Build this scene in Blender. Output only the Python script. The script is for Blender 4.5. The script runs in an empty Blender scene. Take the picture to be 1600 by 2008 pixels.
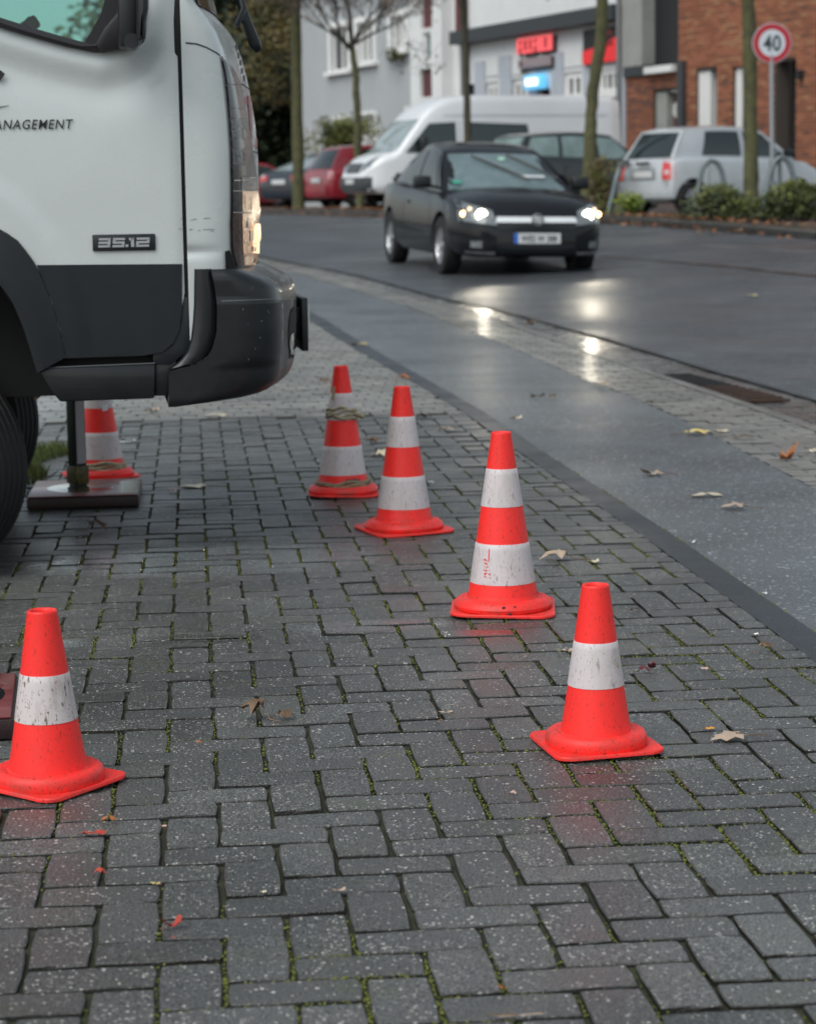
import bpy, bmesh, math, random
import numpy as np
from mathutils import Vector, Matrix
from mathutils.bvhtree import BVHTree
random.seed(7)
rng = np.random.default_rng(7)
R = math.radians
SC = bpy.context.scene
COL = SC.collection

# ------------------------------------------------------------------ camera, sky, sun, exposure
FPX, CH, PITCH, ROLL, YAW, CX, CY = 4333.56, 1.13087, .139749, -.0153756, .0949297, -.718512, -3.723455
def cam_axes():
    cy, sy = math.cos(YAW), math.sin(YAW); cp, sp = math.cos(PITCH), math.sin(PITCH); cr, sr = math.cos(ROLL), math.sin(ROLL)
    f = np.array([sy*cp, cy*cp, -sp]); r = np.array([cy, -sy, 0.]); u = np.cross(r, f)
    return cr*r + sr*u, -sr*r + cr*u, f
AX, AY, AZ = cam_axes()
CAM = np.array([CX, CY, CH])
cd = bpy.data.cameras.new("camera")
cam = bpy.data.objects.new("camera", cd); COL.objects.link(cam)
cam.matrix_world = Matrix(((AX[0], AY[0], -AZ[0], CAM[0]), (AX[1], AY[1], -AZ[1], CAM[1]), (AX[2], AY[2], -AZ[2], CAM[2]), (0, 0, 0, 1)))
cd.sensor_fit = 'HORIZONTAL'; cd.sensor_width = 36; cd.lens = FPX/1600*36
cd.clip_start = .1; cd.clip_end = 1500
cd.dof.use_dof = True; cd.dof.focus_distance = 4.95; cd.dof.aperture_fstop = 7.2; cd.dof.aperture_blades = 7
SC.camera = cam

SUN_EL, SUN_ROT = R(50), R(222)
world = bpy.data.worlds.new("World"); SC.world = world; world.use_nodes = True
wn = world.node_tree.nodes; wl = world.node_tree.links
bg = wn["Background"]
sky = wn.new("ShaderNodeTexSky"); sky.sky_type = 'NISHITA'; sky.sun_disc = False
sky.sun_elevation = SUN_EL; sky.sun_rotation = SUN_ROT; sky.air_density = 1.0; sky.dust_density = 1.5; sky.ozone_density = 1.0
hs = wn.new("ShaderNodeHueSaturation"); hs.inputs["Saturation"].default_value = .45; hs.inputs["Hue"].default_value = .475
wl.new(sky.outputs[0], hs.inputs["Color"]); wl.new(hs.outputs[0], bg.inputs[0]); bg.inputs[1].default_value = .1
sl = bpy.data.lights.new("sun", 'SUN'); sl.energy = 1.15; sl.angle = R(50); sl.color = (.99, 1, .95)
sun = bpy.data.objects.new("sun", sl); COL.objects.link(sun)
sd = Vector((math.sin(SUN_ROT)*math.cos(SUN_EL), math.cos(SUN_ROT)*math.cos(SUN_EL), math.sin(SUN_EL)))
sun.rotation_euler = sd.to_track_quat('Z', 'Y').to_euler(); sun.location = (0, 0, 30)
SC.view_settings.view_transform = 'Standard'; SC.view_settings.look = 'None'
SC.view_settings.gamma = 1; SC.view_settings.exposure = 0.7; SC.view_settings.use_curve_mapping = False
SC.render.engine = 'CYCLES'
SC.cycles.use_denoising = True
SC.cycles.max_bounces = 6; SC.cycles.diffuse_bounces = 3; SC.cycles.glossy_bounces = 3; SC.cycles.transmission_bounces = 4; SC.cycles.transparent_max_bounces = 8
SC.cycles.caustics_reflective = False; SC.cycles.caustics_refractive = False
SC.cycles.sample_clamp_indirect = 6

# ------------------------------------------------------------------ surveying helpers: the street's own coordinates
TY = [-60, 6, 10, 14, 18, 21, 23.5, 26, 30, 36, 45, 80, 500]
TZ = [0, 0, .03, .105, .22, .325, .38, .45, .58, .68, .76, .82, .82]
KY = [-60, 6.85, 8.2, 9.9, 11.2, 12.8, 14.5, 16.4, 17.8, 20.3, 23, 25, 30, 40, 60]
KX = [2.33, 2.31, 2.26, 2.19, 2.12, 2.03, 1.9, 1.68, 1.42, 1.06, .62, .22, -.7, -3, -8]
def zl(y): return float(np.interp(y, TY, TZ))
def xk(y): return float(np.interp(y, KY, KX))
def zg(x, y): return zl(y) + .02*min(max(0, x-xk(y)), 7)
def ray(px, py):
    d = (px-800)*AX + (1004-py)*AY + FPX*AZ
    return d/np.linalg.norm(d)
def P(px, py, d):
    r = (px-800)/FPX*AX + (1004-py)/FPX*AY + AZ
    return CAM + r*d
def G(px, py, dz=0.):
    d = ray(px, py); t = .5
    f = lambda t: (CAM+t*d)[2]-zg((CAM+t*d)[0], (CAM+t*d)[1])-dz
    while f(t) > 0 and t < 300: t += .1
    a, b = t-.1, t
    for _ in range(30):
        m = (a+b)/2
        if f(m) > 0: a = m
        else: b = m
    return CAM + b*d
def PR(X):
    q = np.array(X)-CAM; z = q@AZ
    return 800+FPX*(q@AX)/z, 1004-FPX*(q@AY)/z, z

# ------------------------------------------------------------------ materials
MATS = {}
def mat(name, col, rough=.5, metal=0., spec=.5, var=0., vscale=8., bump=0., bscale=200., coat=0., emis=None, estr=0., rvar=0., mottle=None):
    if name in MATS: return MATS[name]
    m = bpy.data.materials.new(name); m.use_nodes = True; MATS[name] = m
    n = m.node_tree.nodes; l = m.node_tree.links; b = n["Principled BSDF"]
    b.inputs["Base Color"].default_value = (*col, 1); b.inputs["Roughness"].default_value = rough
    b.inputs["Metallic"].default_value = metal; b.inputs["Specular IOR Level"].default_value = spec
    b.inputs["Coat Weight"].default_value = coat; b.inputs["Coat Roughness"].default_value = .06
    if emis: b.inputs["Emission Color"].default_value = (*emis, 1); b.inputs["Emission Strength"].default_value = estr
    if var or bump or rvar or mottle:
        g = n.new("ShaderNodeNewGeometry")
    if var or mottle:
        t = n.new("ShaderNodeTexNoise"); t.inputs["Scale"].default_value = vscale; t.inputs["Detail"].default_value = 6; t.inputs["Roughness"].default_value = .65
        l.new(g.outputs["Position"], t.inputs["Vector"])
        r = n.new("ShaderNodeValToRGB"); r.color_ramp.elements[0].position = .32; r.color_ramp.elements[1].position = .68
        c2 = mottle if mottle else tuple(min(1, c*(1+var)) for c in col)
        c1 = col if mottle else tuple(c*(1-var) for c in col)
        r.color_ramp.elements[0].color = (*c1, 1); r.color_ramp.elements[1].color = (*c2, 1)
        l.new(t.outputs["Fac"], r.inputs[0]); l.new(r.outputs[0], b.inputs["Base Color"])
    if rvar:
        t3 = n.new("ShaderNodeTexNoise"); t3.inputs["Scale"].default_value = vscale*1.7; t3.inputs["Detail"].default_value = 4
        l.new(g.outputs["Position"], t3.inputs["Vector"])
        mr = n.new("ShaderNodeMapRange"); mr.inputs[3].default_value = max(.02, rough-rvar); mr.inputs[4].default_value = rough+rvar
        l.new(t3.outputs["Fac"], mr.inputs[0]); l.new(mr.outputs[0], b.inputs["Roughness"])
    if bump:
        t2 = n.new("ShaderNodeTexNoise"); t2.inputs["Scale"].default_value = bscale; t2.inputs["Detail"].default_value = 3
        l.new(g.outputs["Position"], t2.inputs["Vector"])
        bu = n.new("ShaderNodeBump"); bu.inputs["Strength"].default_value = bump; bu.inputs["Distance"].default_value = .004
        l.new(t2.outputs["Fac"], bu.inputs["Height"]); l.new(bu.outputs[0], b.inputs["Normal"])
    return m

def stone_mat(name, dark, light, speck, speck_amt, rough, rvar, sscale=230., wet=(), bump=.35, moss=0., wscale=2.2, film=0.):
    """wet mineral surface: piece-to-piece tone, aggregate grains of two sizes, film of water where wet"""
    m = bpy.data.materials.new(name); m.use_nodes = True; MATS[name] = m
    n = m.node_tree.nodes; l = m.node_tree.links; b = n["Principled BSDF"]
    g = n.new("ShaderNodeNewGeometry"); oi = n.new("ShaderNodeObjectInfo")
    def math_(op, a, bb=None, c=None):
        q = n.new("ShaderNodeMath"); q.operation = op
        for i, v in enumerate((a, bb, c)):
            if v is None: continue
            if isinstance(v, (int, float)): q.inputs[i].default_value = v
            else: l.new(v, q.inputs[i])
        return q.outputs[0]
    pos = g.outputs["Position"]
    rnd = math_('FRACT', math_('ADD', oi.outputs["Random"], g.outputs["Random Per Island"]))
    rnd2 = math_('FRACT', math_('MULTIPLY', rnd, 7.31))
    no = n.new("ShaderNodeTexNoise"); no.inputs["Scale"].default_value = 9; no.inputs["Detail"].default_value = 7; no.inputs["Roughness"].default_value = .7
    l.new(pos, no.inputs["Vector"])
    mix = n.new("ShaderNodeMix"); mix.data_type = 'RGBA'
    mix.inputs["A"].default_value = (*dark, 1); mix.inputs["B"].default_value = (*light, 1)
    fac = math_('ADD', math_('MULTIPLY', rnd, .55), math_('MULTIPLY', no.outputs["Fac"], .6))
    l.new(fac, mix.inputs["Factor"])
    col = mix.outputs["Result"]
    # broad damp and worn areas
    bn = n.new("ShaderNodeTexNoise"); bn.inputs["Scale"].default_value = 1.1; bn.inputs["Detail"].default_value = 4; l.new(pos, bn.inputs["Vector"])
    br = n.new("ShaderNodeMapRange"); br.inputs[1].default_value = .35; br.inputs[2].default_value = .65; br.inputs[3].default_value = .72; br.inputs[4].default_value = 1.25; l.new(bn.outputs["Fac"], br.inputs[0])
    bm_ = n.new("ShaderNodeMix"); bm_.data_type = 'RGBA'; bm_.blend_type = 'MULTIPLY'; bm_.inputs["Factor"].default_value = 1
    l.new(col, bm_.inputs["A"]); l.new(br.outputs[0], bm_.inputs["B"]); col = bm_.outputs["Result"]
    # fine grain
    fg = n.new("ShaderNodeTexNoise"); fg.inputs["Scale"].default_value = 230; fg.inputs["Detail"].default_value = 4
    l.new(pos, fg.inputs["Vector"])
    gr = n.new("ShaderNodeMapRange"); gr.inputs[1].default_value = .35; gr.inputs[2].default_value = .65; gr.inputs[3].default_value = .32; gr.inputs[4].default_value = 1.95
    l.new(fg.outputs["Fac"], gr.inputs[0])
    mul = n.new("ShaderNodeMix"); mul.data_type = 'RGBA'; mul.blend_type = 'MULTIPLY'; mul.inputs["Factor"].default_value = 1
    l.new(col, mul.inputs["A"]); l.new(gr.outputs[0], mul.inputs["B"]); col = mul.outputs["Result"]
    # pale aggregate grains, more of them on worn pieces
    for sc, amt, size in ((sscale*.5, speck_amt*.42, .34), (sscale*.8, speck_amt*.8, .42)):
        v = n.new("ShaderNodeTexVoronoi"); v.inputs["Scale"].default_value = sc
        l.new(pos, v.inputs["Vector"])
        sep = n.new("ShaderNodeSeparateColor"); l.new(v.outputs["Color"], sep.inputs[0])
        wearn = math_('ADD', math_('MULTIPLY', rnd2, .6), math_('MULTIPLY', no.outputs["Fac"], .9))
        thr = math_('SUBTRACT', 1.0, math_('MULTIPLY', wearn, amt))
        on = math_('GREATER_THAN', sep.outputs[0], thr)
        near = math_('LESS_THAN', v.outputs["Distance"], math_('MULTIPLY', math_('ADD', sep.outputs[2], .35), size))
        k = math_('MULTIPLY', on, near)
        pale = n.new("ShaderNodeMix"); pale.data_type = 'RGBA'
        pale.inputs["A"].default_value = (*[c*.28 for c in speck], 1); pale.inputs["B"].default_value = (*speck, 1)
        l.new(sep.outputs[1], pale.inputs["Factor"])
        mx = n.new("ShaderNodeMix"); mx.data_type = 'RGBA'
        l.new(k, mx.inputs["Factor"]); l.new(col, mx.inputs["A"]); l.new(pale.outputs["Result"], mx.inputs["B"]); col = mx.outputs["Result"]
    if moss:
        mn = n.new("ShaderNodeTexNoise"); mn.inputs["Scale"].default_value = 5; mn.inputs["Detail"].default_value = 8; mn.inputs["Roughness"].default_value = .75
        l.new(pos, mn.inputs["Vector"])
        mr = n.new("ShaderNodeMapRange"); mr.inputs[1].default_value = .53; mr.inputs[2].default_value = .7; mr.inputs[4].default_value = moss
        l.new(mn.outputs["Fac"], mr.inputs[0])
        mx = n.new("ShaderNodeMix"); mx.data_type = 'RGBA'; mx.inputs["B"].default_value = (.07, .09, .015, 1)
        l.new(mr.outputs[0], mx.inputs["Factor"]); l.new(col, mx.inputs["A"]); col = mx.outputs["Result"]
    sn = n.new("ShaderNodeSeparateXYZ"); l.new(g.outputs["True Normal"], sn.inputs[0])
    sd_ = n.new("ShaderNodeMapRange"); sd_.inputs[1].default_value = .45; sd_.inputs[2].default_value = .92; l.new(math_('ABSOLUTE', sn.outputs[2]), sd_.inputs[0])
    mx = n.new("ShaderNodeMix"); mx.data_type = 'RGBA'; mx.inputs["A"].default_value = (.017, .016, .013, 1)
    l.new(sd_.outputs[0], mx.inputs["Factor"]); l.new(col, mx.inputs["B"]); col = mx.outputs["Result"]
    l.new(col, b.inputs["Base Color"])
    # water film
    wnz = n.new("ShaderNodeTexNoise"); wnz.inputs["Scale"].default_value = wscale; wnz.inputs["Detail"].default_value = 5
    l.new(pos, wnz.inputs["Vector"])
    mr = n.new("ShaderNodeMapRange"); mr.inputs[1].default_value = .35; mr.inputs[2].default_value = .65; mr.inputs[3].default_value = rough-rvar; mr.inputs[4].default_value = rough+rvar
    l.new(wnz.outputs["Fac"], mr.inputs[0])
    ro = mr.outputs[0]; wetk = None
    for (wx, wy, ax_, ay_, amt) in wet:
        sp = n.new("ShaderNodeSeparateXYZ"); l.new(pos, sp.inputs[0])
        dx = math_('DIVIDE', math_('SUBTRACT', sp.outputs[0], wx), ax_); dy = math_('DIVIDE', math_('SUBTRACT', sp.outputs[1], wy), ay_)
        rr = math_('ADD', math_('MULTIPLY', dx, dx), math_('MULTIPLY', dy, dy))
        rr = math_('ADD', rr, math_('MULTIPLY', math_('SUBTRACT', no.outputs["Fac"], .5), 1.5))
        k = n.new("ShaderNodeMapRange"); k.interpolation_type = 'SMOOTHSTEP'; k.inputs[1].default_value = 1.1; k.inputs[2].default_value = .35; k.inputs[3].default_value = 0; k.inputs[4].default_value = amt
        l.new(rr, k.inputs[0])
        wetk = k.outputs[0] if wetk is None else math_('MAXIMUM', wetk, k.outputs[0])
    if wetk is not None:
        mixr = n.new("ShaderNodeMix"); l.new(wetk, mixr.inputs[0]); l.new(ro, mixr.inputs[2]); mixr.inputs[3].default_value = .09
        ro = mixr.outputs[0]
    l.new(ro, b.inputs["Roughness"])
    if film:
        b.inputs["Coat Weight"].default_value = film; b.inputs["Coat Roughness"].default_value = .16; b.inputs["Coat IOR"].default_value = 1.33
    bu = n.new("ShaderNodeBump"); bu.inputs["Distance"].default_value = .003
    if wetk is not None: l.new(math_('MULTIPLY', math_('SUBTRACT', 1.0, math_('MULTIPLY', wetk, .7)), bump), bu.inputs["Strength"])
    else: bu.inputs["Strength"].default_value = bump
    hb = n.new("ShaderNodeTexVoronoi"); hb.inputs["Scale"].default_value = sscale*.9; l.new(pos, hb.inputs["Vector"])
    l.new(math_('ADD', hb.outputs["Distance"], fg.outputs["Fac"]), bu.inputs["Height"]); l.new(bu.outputs[0], b.inputs["Normal"])
    return m

# ------------------------------------------------------------------ object helpers
def link(name, me, parent=None, m=None):
    o = bpy.data.objects.new(name, me); COL.objects.link(o)
    if parent: o.parent = parent
    if m is not None:
        for q in (m if isinstance(m, (list, tuple)) else [m]): me.materials.append(q)
    return o
def tag(o, label=None, cat=None, group=None, kind=None):
    if label: o["label"] = label
    if cat: o["category"] = cat
    if group: o["group"] = group
    if kind: o["kind"] = kind
    return o
def empty(name, loc=(0, 0, 0), rz=0., label=None, cat=None, group=None, parent=None):
    o = bpy.data.objects.new(name, None); COL.objects.link(o); o.location = Vector(loc); o.rotation_euler = (0, 0, rz); o.empty_display_size = .1
    if parent: o.parent = parent
    return tag(o, label, cat, group)
def mesh_of(name, verts, faces, smooth=False, sharp=None):
    me = bpy.data.meshes.new(name); me.from_pydata([tuple(map(float, v)) for v in verts], [], [tuple(f) for f in faces]); me.update()
    if smooth:
        for p in me.polygons: p.use_smooth = True
        if sharp: me.set_sharp_from_angle(angle=R(sharp))
    return me
def from_bm(name, bm, smooth=False, sharp=None):
    me = bpy.data.meshes.new(name); bm.normal_update(); bm.to_mesh(me); bm.free()
    if smooth:
        for p in me.polygons: p.use_smooth = True
        if sharp: me.set_sharp_from_angle(angle=R(sharp))
    return me
def bx(bm, c, s, rot=None, bevel=0.):
    r = bmesh.ops.create_cube(bm, size=1)
    M = Matrix.Translation(Vector(c)) @ (rot.to_4x4() if rot is not None else Matrix.Identity(4)) @ Matrix.Diagonal((*s, 1))
    bmesh.ops.transform(bm, matrix=M, verts=r['verts'])
    if bevel:
        es = list({e for v in r['verts'] for e in v.link_edges})
        bmesh.ops.bevel(bm, geom=es, offset=bevel, segments=2, affect='EDGES', profile=.5)
    return bm
def box(name, c, s, m, parent=None, rot=None, bevel=0.):
    bm = bmesh.new(); bx(bm, c, s, rot, bevel); return link(name, from_bm(name, bm, bevel > 0, 40), parent, m)
def lathe(prof, seg=32, cap=False, arc=2*math.pi):
    vs = []; fs = []; n = len(prof)
    for i in range(seg):
        a = arc*i/seg
        for r, z in prof: vs.append((r*math.cos(a), r*math.sin(a), z))
    for i in range(seg):
        j = (i+1) % seg
        for k in range(n-1): fs.append((i*n+k, j*n+k, j*n+k+1, i*n+k+1))
    return vs, fs
def tube_bm(bm, pts, rad, seg=8, cap=True):
    pts = [Vector(p) for p in pts]; rad = rad if isinstance(rad, (list, tuple)) else [rad]*len(pts)
    rings = []; up = Vector((0, 0, 1)); prev = None
    for i, p in enumerate(pts):
        d = (pts[min(i+1, len(pts)-1)]-pts[max(i-1, 0)]).normalized()
        if prev is None:
            a = d.cross(up if abs(d.z) < .9 else Vector((1, 0, 0))).normalized()
        else:
            a = (prev - d*prev.dot(d)).normalized()
        prev = a; b = d.cross(a)
        rings.append([bm.verts.new(p + (a*math.cos(2*math.pi*k/seg) + b*math.sin(2*math.pi*k/seg))*rad[i]) for k in range(seg)])
    for q, w in zip(rings, rings[1:]):
        for k in range(seg): bm.faces.new((q[k], q[(k+1) % seg], w[(k+1) % seg], w[k]))
    if cap:
        try: bm.faces.new(rings[0][::-1]); bm.faces.new(rings[-1])
        except ValueError: pass
def tube(name, pts, rad, m, parent=None, seg=8):
    bm = bmesh.new(); tube_bm(bm, pts, rad, seg); return link(name, from_bm(name, bm, True, 50), parent, m)
def prism(name, outline, y0, y1, m, parent=None, bevel=0., axes=(0, 2, 1)):
    """outline in two axes, extruded along the third"""
    bm = bmesh.new(); vs = []
    for a, b in outline:
        v = [0, 0, 0]; v[axes[0]] = a; v[axes[1]] = b; v[axes[2]] = y0; vs.append(bm.verts.new(v))
    f = bm.faces.new(vs); r = bmesh.ops.extrude_face_region(bm, geom=[f])
    dv = [0, 0, 0]; dv[axes[2]] = y1-y0
    bmesh.ops.translate(bm, verts=[v for v in r['geom'] if isinstance(v, bmesh.types.BMVert)], vec=dv)
    bmesh.ops.recalc_face_normals(bm, faces=bm.faces)
    if bevel:
        bmesh.ops.bevel(bm, geom=list(bm.edges), offset=bevel, segments=2, affect='EDGES', profile=.5)
    return link(name, from_bm(name, bm, bevel > 0, 40), parent, m)
def gridmesh(name, pts, smooth=True, thick=0., nrm=None, closed_u=False, sharp=None):
    """pts[i][j] -> surface; with thick a shell with depth"""
    n, k = len(pts), len(pts[0]); vs = [tuple(p) for row in pts for p in row]; fs = []
    for i in range(n-1 if not closed_u else n):
        for j in range(k-1):
            a, b = i*k+j, ((i+1) % n)*k+j; fs.append((a, b, b+1, a+1))
    if thick:
        N = len(vs); vs += [tuple(Vector(v)+Vector(nrm)*thick) for v in vs]
        fs += [tuple(N+q for q in f[::-1]) for f in fs]
        edge = [j for j in range(k)] + [i*k+k-1 for i in range(1, n)] + [(n-1)*k+j for j in range(k-2, -1, -1)] + [i*k for i in range(n-2, 0, -1)]
        for a, b in zip(edge, edge[1:]+edge[:1]): fs.append((a, b, N+b, N+a))
    me = mesh_of(name, vs, fs, smooth, sharp); return me
def bvh_of(me, M=None):
    bm = bmesh.new(); bm.from_mesh(me)
    if M: bmesh.ops.transform(bm, matrix=M, verts=bm.verts)
    t = BVHTree.FromBMesh(bm); bm.free(); return t
def drape(bvh, corners, n, m, dirn, off, org=None):
    """bilinear patch of the four corners, laid along dirn onto the surface, proud of it by off"""
    c = [Vector(q) for q in corners]; dirn = Vector(dirn).normalized() if dirn is not None else None; rows = []; last = None
    for i in range(n+1):
        row = []
        for j in range(m+1):
            u, v = i/n, j/m
            p = (c[0]*(1-u)+c[1]*u)*(1-v) + (c[3]*(1-u)+c[2]*u)*v
            h = bvh.ray_cast(p-dirn*2, dirn)
            if h[0] is None:
                h2 = bvh.find_nearest(p); q, nn = h2[0], h2[1]
            else: q, nn = h[0], h[1]
            if nn.dot(dirn) > 0: nn = -nn
            row.append(q + nn*off)
        rows.append(row)
    return rows
def text_mesh(name, body, size, bold=0., shear=0., spacing=1., depth=.0008, sx=1.):
    cu = bpy.data.curves.new(name, 'FONT'); cu.body = body; cu.size = size; cu.offset = bold; cu.shear = shear; cu.space_character = spacing
    cu.extrude = depth; cu.resolution_u = 3
    o = bpy.data.objects.new(name, cu); COL.objects.link(o); bpy.context.view_layer.update()
    me = bpy.data.meshes.new_from_object(o.evaluated_get(bpy.context.evaluated_depsgraph_get())); bpy.data.objects.remove(o)
    bm = bmesh.new(); bm.from_mesh(me)
    bmesh.ops.transform(bm, matrix=Matrix.Diagonal((sx, 1, 1, 1)), verts=bm.verts); bm.to_mesh(me); bm.free()
    return me
def copy_tree(o, parent=None):
    c = o.copy(); COL.objects.link(c)
    if parent: c.parent = parent
    for ch in o.children: copy_tree(ch, c)
    return c

# ------------------------------------------------------------------ common materials
def grime_mat(name, col, dirt, amount, rough, specks=.25, streak=True):
    m = bpy.data.materials.new(name); m.use_nodes = True; MATS[name] = m
    n = m.node_tree.nodes; l = m.node_tree.links; b = n["Principled BSDF"]; b.inputs["Roughness"].default_value = rough; b.inputs["Specular IOR Level"].default_value = .4
    g = n.new("ShaderNodeNewGeometry"); mp = n.new("ShaderNodeMapping"); mp.inputs["Scale"].default_value = (1, 1, .28 if streak else 1); l.new(g.outputs["Position"], mp.inputs[0])
    def ns(sc, lo, hi, amt, det=6):
        t = n.new("ShaderNodeTexNoise"); t.inputs["Scale"].default_value = sc; t.inputs["Detail"].default_value = det; t.inputs["Roughness"].default_value = .75; l.new(mp.outputs[0], t.inputs["Vector"])
        r = n.new("ShaderNodeMapRange"); r.inputs[1].default_value = lo; r.inputs[2].default_value = hi; r.inputs[4].default_value = amt; l.new(t.outputs["Fac"], r.inputs[0]); return r.outputs[0]
    def mixin(c, f, d):
        x = n.new("ShaderNodeMix"); x.data_type = 'RGBA'; l.new(f, x.inputs["Factor"])
        if isinstance(c, tuple): x.inputs["A"].default_value = (*c, 1)
        else: l.new(c, x.inputs["A"])
        x.inputs["B"].default_value = (*d, 1); return x.outputs["Result"]
    c = mixin(col, ns(14, .45, .72, amount), dirt)
    c = mixin(c, ns(110, .60, .66, amount*1.3, 3), tuple(q*.5 for q in dirt))
    c = mixin(c, ns(330, .68, .71, specks*2, 1), tuple(q*.25 for q in dirt))
    l.new(c, b.inputs["Base Color"])
    bu = n.new("ShaderNodeBump"); bu.inputs["Strength"].default_value = .08; bu.inputs["Distance"].default_value = .003
    t = n.new("ShaderNodeTexNoise"); t.inputs["Scale"].default_value = 260; l.new(g.outputs["Position"], t.inputs["Vector"]); l.new(t.outputs["Fac"], bu.inputs["Height"]); l.new(bu.outputs[0], b.inputs["Normal"])
    return m
M_RED = grime_mat("cone_red", (.97, .032, .026), (.42, .05, .035), .34, .45, .2)
M_DIRTRED = grime_mat("cone_red_dirty", (.92, .036, .030), (.28, .07, .05), .65, .5, .45, False)
M_RUB = mat("tyre_rubber", (.006, .006, .0065), .7, var=.3, vscale=40, bump=.2)
M_BLK = mat("black_plastic", (.009, .011, .012), .42, spec=.45, var=.15, vscale=12, bump=.15, bscale=900, rvar=.1)
M_DARK = mat("dark_void", (.006, .006, .006), .8)
M_GLASS = mat("dark_glass", (.02, .03, .032), .05, spec=.7)
M_CHROME = mat("chrome", (.6, .6, .62), .15, metal=1)
M_GALV = mat("galvanised_steel", (.22, .23, .235), .45, metal=.6, var=.15, vscale=20)
M_WHITE = mat("white_paint", (.62, .65, .62), .3, spec=.5, coat=.4)
# ================================================================== GROUND
def interp(tab): 
    ys = [a for a, b in tab]; xs = [b for a, b in tab]
    return lambda y: float(np.interp(y, ys, xs))
strip_l = interp([(-60, .79), (3.5, .775), (5.4, .745), (6.5, .73), (8, .70), (9.7, .62), (12.1, .46), (15.2, .27), (19, -.1), (23, -.75), (30, -2.4), (60, -11)])
strip_r = lambda y: strip_l(y) + float(np.interp(y, [0, 8, 16, 60], [.095, .10, .14, .2]))
bike_r = interp([(-60, 1.62), (4.6, 1.66), (6.6, 1.73), (7.75, 1.74), (9, 1.70), (10, 1.64), (12.2, 1.56), (14.3, 1.42), (16.5, 1.24), (18.6, .93), (19.8, .74), (23.5, .15), (27, -.6), (33, -2.2), (60, -10.6)])
kerb_x = xk
gut_r = lambda y: xk(y) + float(np.interp(y, [0, 9, 13, 18, 24, 60], [.43, .41, .35, .22, .16, .2]))
far_x = interp([(-60, 22), (5, 12.4), (14, 10), (20, 8.6), (24.9, 7.5), (27.1, 7.15), (28.9, 6.6), (31.8, 6.0), (35.7, 4.1), (42.1, 2.7), (49.7, 1.05), (60, -1.2), (90, -8)])
def yrows(y0, y1, a=.35):
    ys = [y0]; 
    while ys[-1] < y1: ys.append(ys[-1] + max(a, .06*abs(ys[-1]+3)))
    ys[-1] = y1; return ys
def band(name, fl, fr, y0, y1, nx, dz, m, step=.35, zf=None):
    pts = []
    for y in yrows(y0, y1, step):
        a, b = fl(y), fr(y); pts.append([(a+(b-a)*i/nx, y, (zf or zg)(a+(b-a)*i/nx, y)+dz) for i in range(nx+1)])
    return link(name, gridmesh(name, pts), None, m)

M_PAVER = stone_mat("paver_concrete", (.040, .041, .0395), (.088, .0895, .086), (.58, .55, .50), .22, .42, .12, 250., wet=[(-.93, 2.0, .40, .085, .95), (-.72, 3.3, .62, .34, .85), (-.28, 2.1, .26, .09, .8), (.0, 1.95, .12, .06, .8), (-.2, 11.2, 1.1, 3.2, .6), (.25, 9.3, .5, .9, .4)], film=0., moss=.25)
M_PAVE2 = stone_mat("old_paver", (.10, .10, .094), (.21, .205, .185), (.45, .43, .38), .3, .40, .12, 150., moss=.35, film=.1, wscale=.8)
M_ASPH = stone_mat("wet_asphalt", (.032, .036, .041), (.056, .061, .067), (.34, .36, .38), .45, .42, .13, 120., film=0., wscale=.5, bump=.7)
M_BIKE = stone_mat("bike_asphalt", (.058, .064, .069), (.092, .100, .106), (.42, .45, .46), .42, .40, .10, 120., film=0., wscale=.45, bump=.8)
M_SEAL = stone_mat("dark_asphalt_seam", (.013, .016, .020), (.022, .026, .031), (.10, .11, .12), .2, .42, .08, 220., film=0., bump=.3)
M_SOIL = mat("joint_soil", (.016, .014, .011), .85, mottle=(.040, .046, .016), vscale=14, bump=.5, bscale=150)
M_EARTH = mat("verge_earth", (.035, .026, .018), .85, mottle=(.06, .045, .028), vscale=3, bump=.6, bscale=60)
M_MOSS = mat("moss", (.045, .060, .010), .8, mottle=(.19, .21, .030), vscale=35, bump=.4, bscale=500)

# the sheet that carries everything, out to the horizon
ys = [-40, -10, 0, 6, 8, 10, 12, 14, 16, 18, 20, 22, 24, 26, 28, 30, 33, 36, 40, 45, 55, 80, 150, 500]; xs = [-300, -60, -20, -8, -3, 0, 1, 2, 3, 4, 6, 8, 10, 12, 15, 30, 80, 300]
tag(link("ground", gridmesh("ground", [[(x, y, zg(x, y)-.14) for x in xs] for y in ys]), None, M_EARTH), kind='structure')

# pavement: bed, moss and pavers in 90 degree herringbone on the 10 cm lattice
pavement = band("pavement", lambda y: -9.5, strip_l, -4.2, 34, 14, -.0085, M_SOIL)
tag(pavement, kind='structure')
def paver_mesh(name, w, h, ch=.0022, dp=.03):
    """rough chamfered block, top at z=0"""
    vs = []; 
    def ring(dx, z, n=3):
        a, b = w/2-dx, h/2-dx; pts = []
        cs = [(-a, -b), (a, -b), (a, b), (-a, b)]
        for i in range(4):
            p, q = cs[i], cs[(i+1) % 4]
            for t in range(n):
                k = t/n; wob = .0012*random.uniform(-1, 1) if t else 0
                x, y = p[0]+(q[0]-p[0])*k, p[1]+(q[1]-p[1])*k
                if i % 2 == 0: y += wob
                else: x += wob
                if t == 0: x *= 1-.0025/a; y *= 1-.0025/b
                pts.append((x, y, z))
        return pts
    r0, r1, r2 = ring(ch, 0), ring(0, -ch), ring(-.0005, -dp); n = len(r0)
    vs = r0+r1+r2; fs = [tuple(range(n))]
    for k in range(2):
        for i in range(n):
            j = (i+1) % n; fs.append(((k+1)*n+i, (k+1)*n+j, k*n+j, k*n+i))
    return vs, fs
JX, JY = .0072, .0084   # joints that run away from the camera are wider than the cross joints
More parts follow.
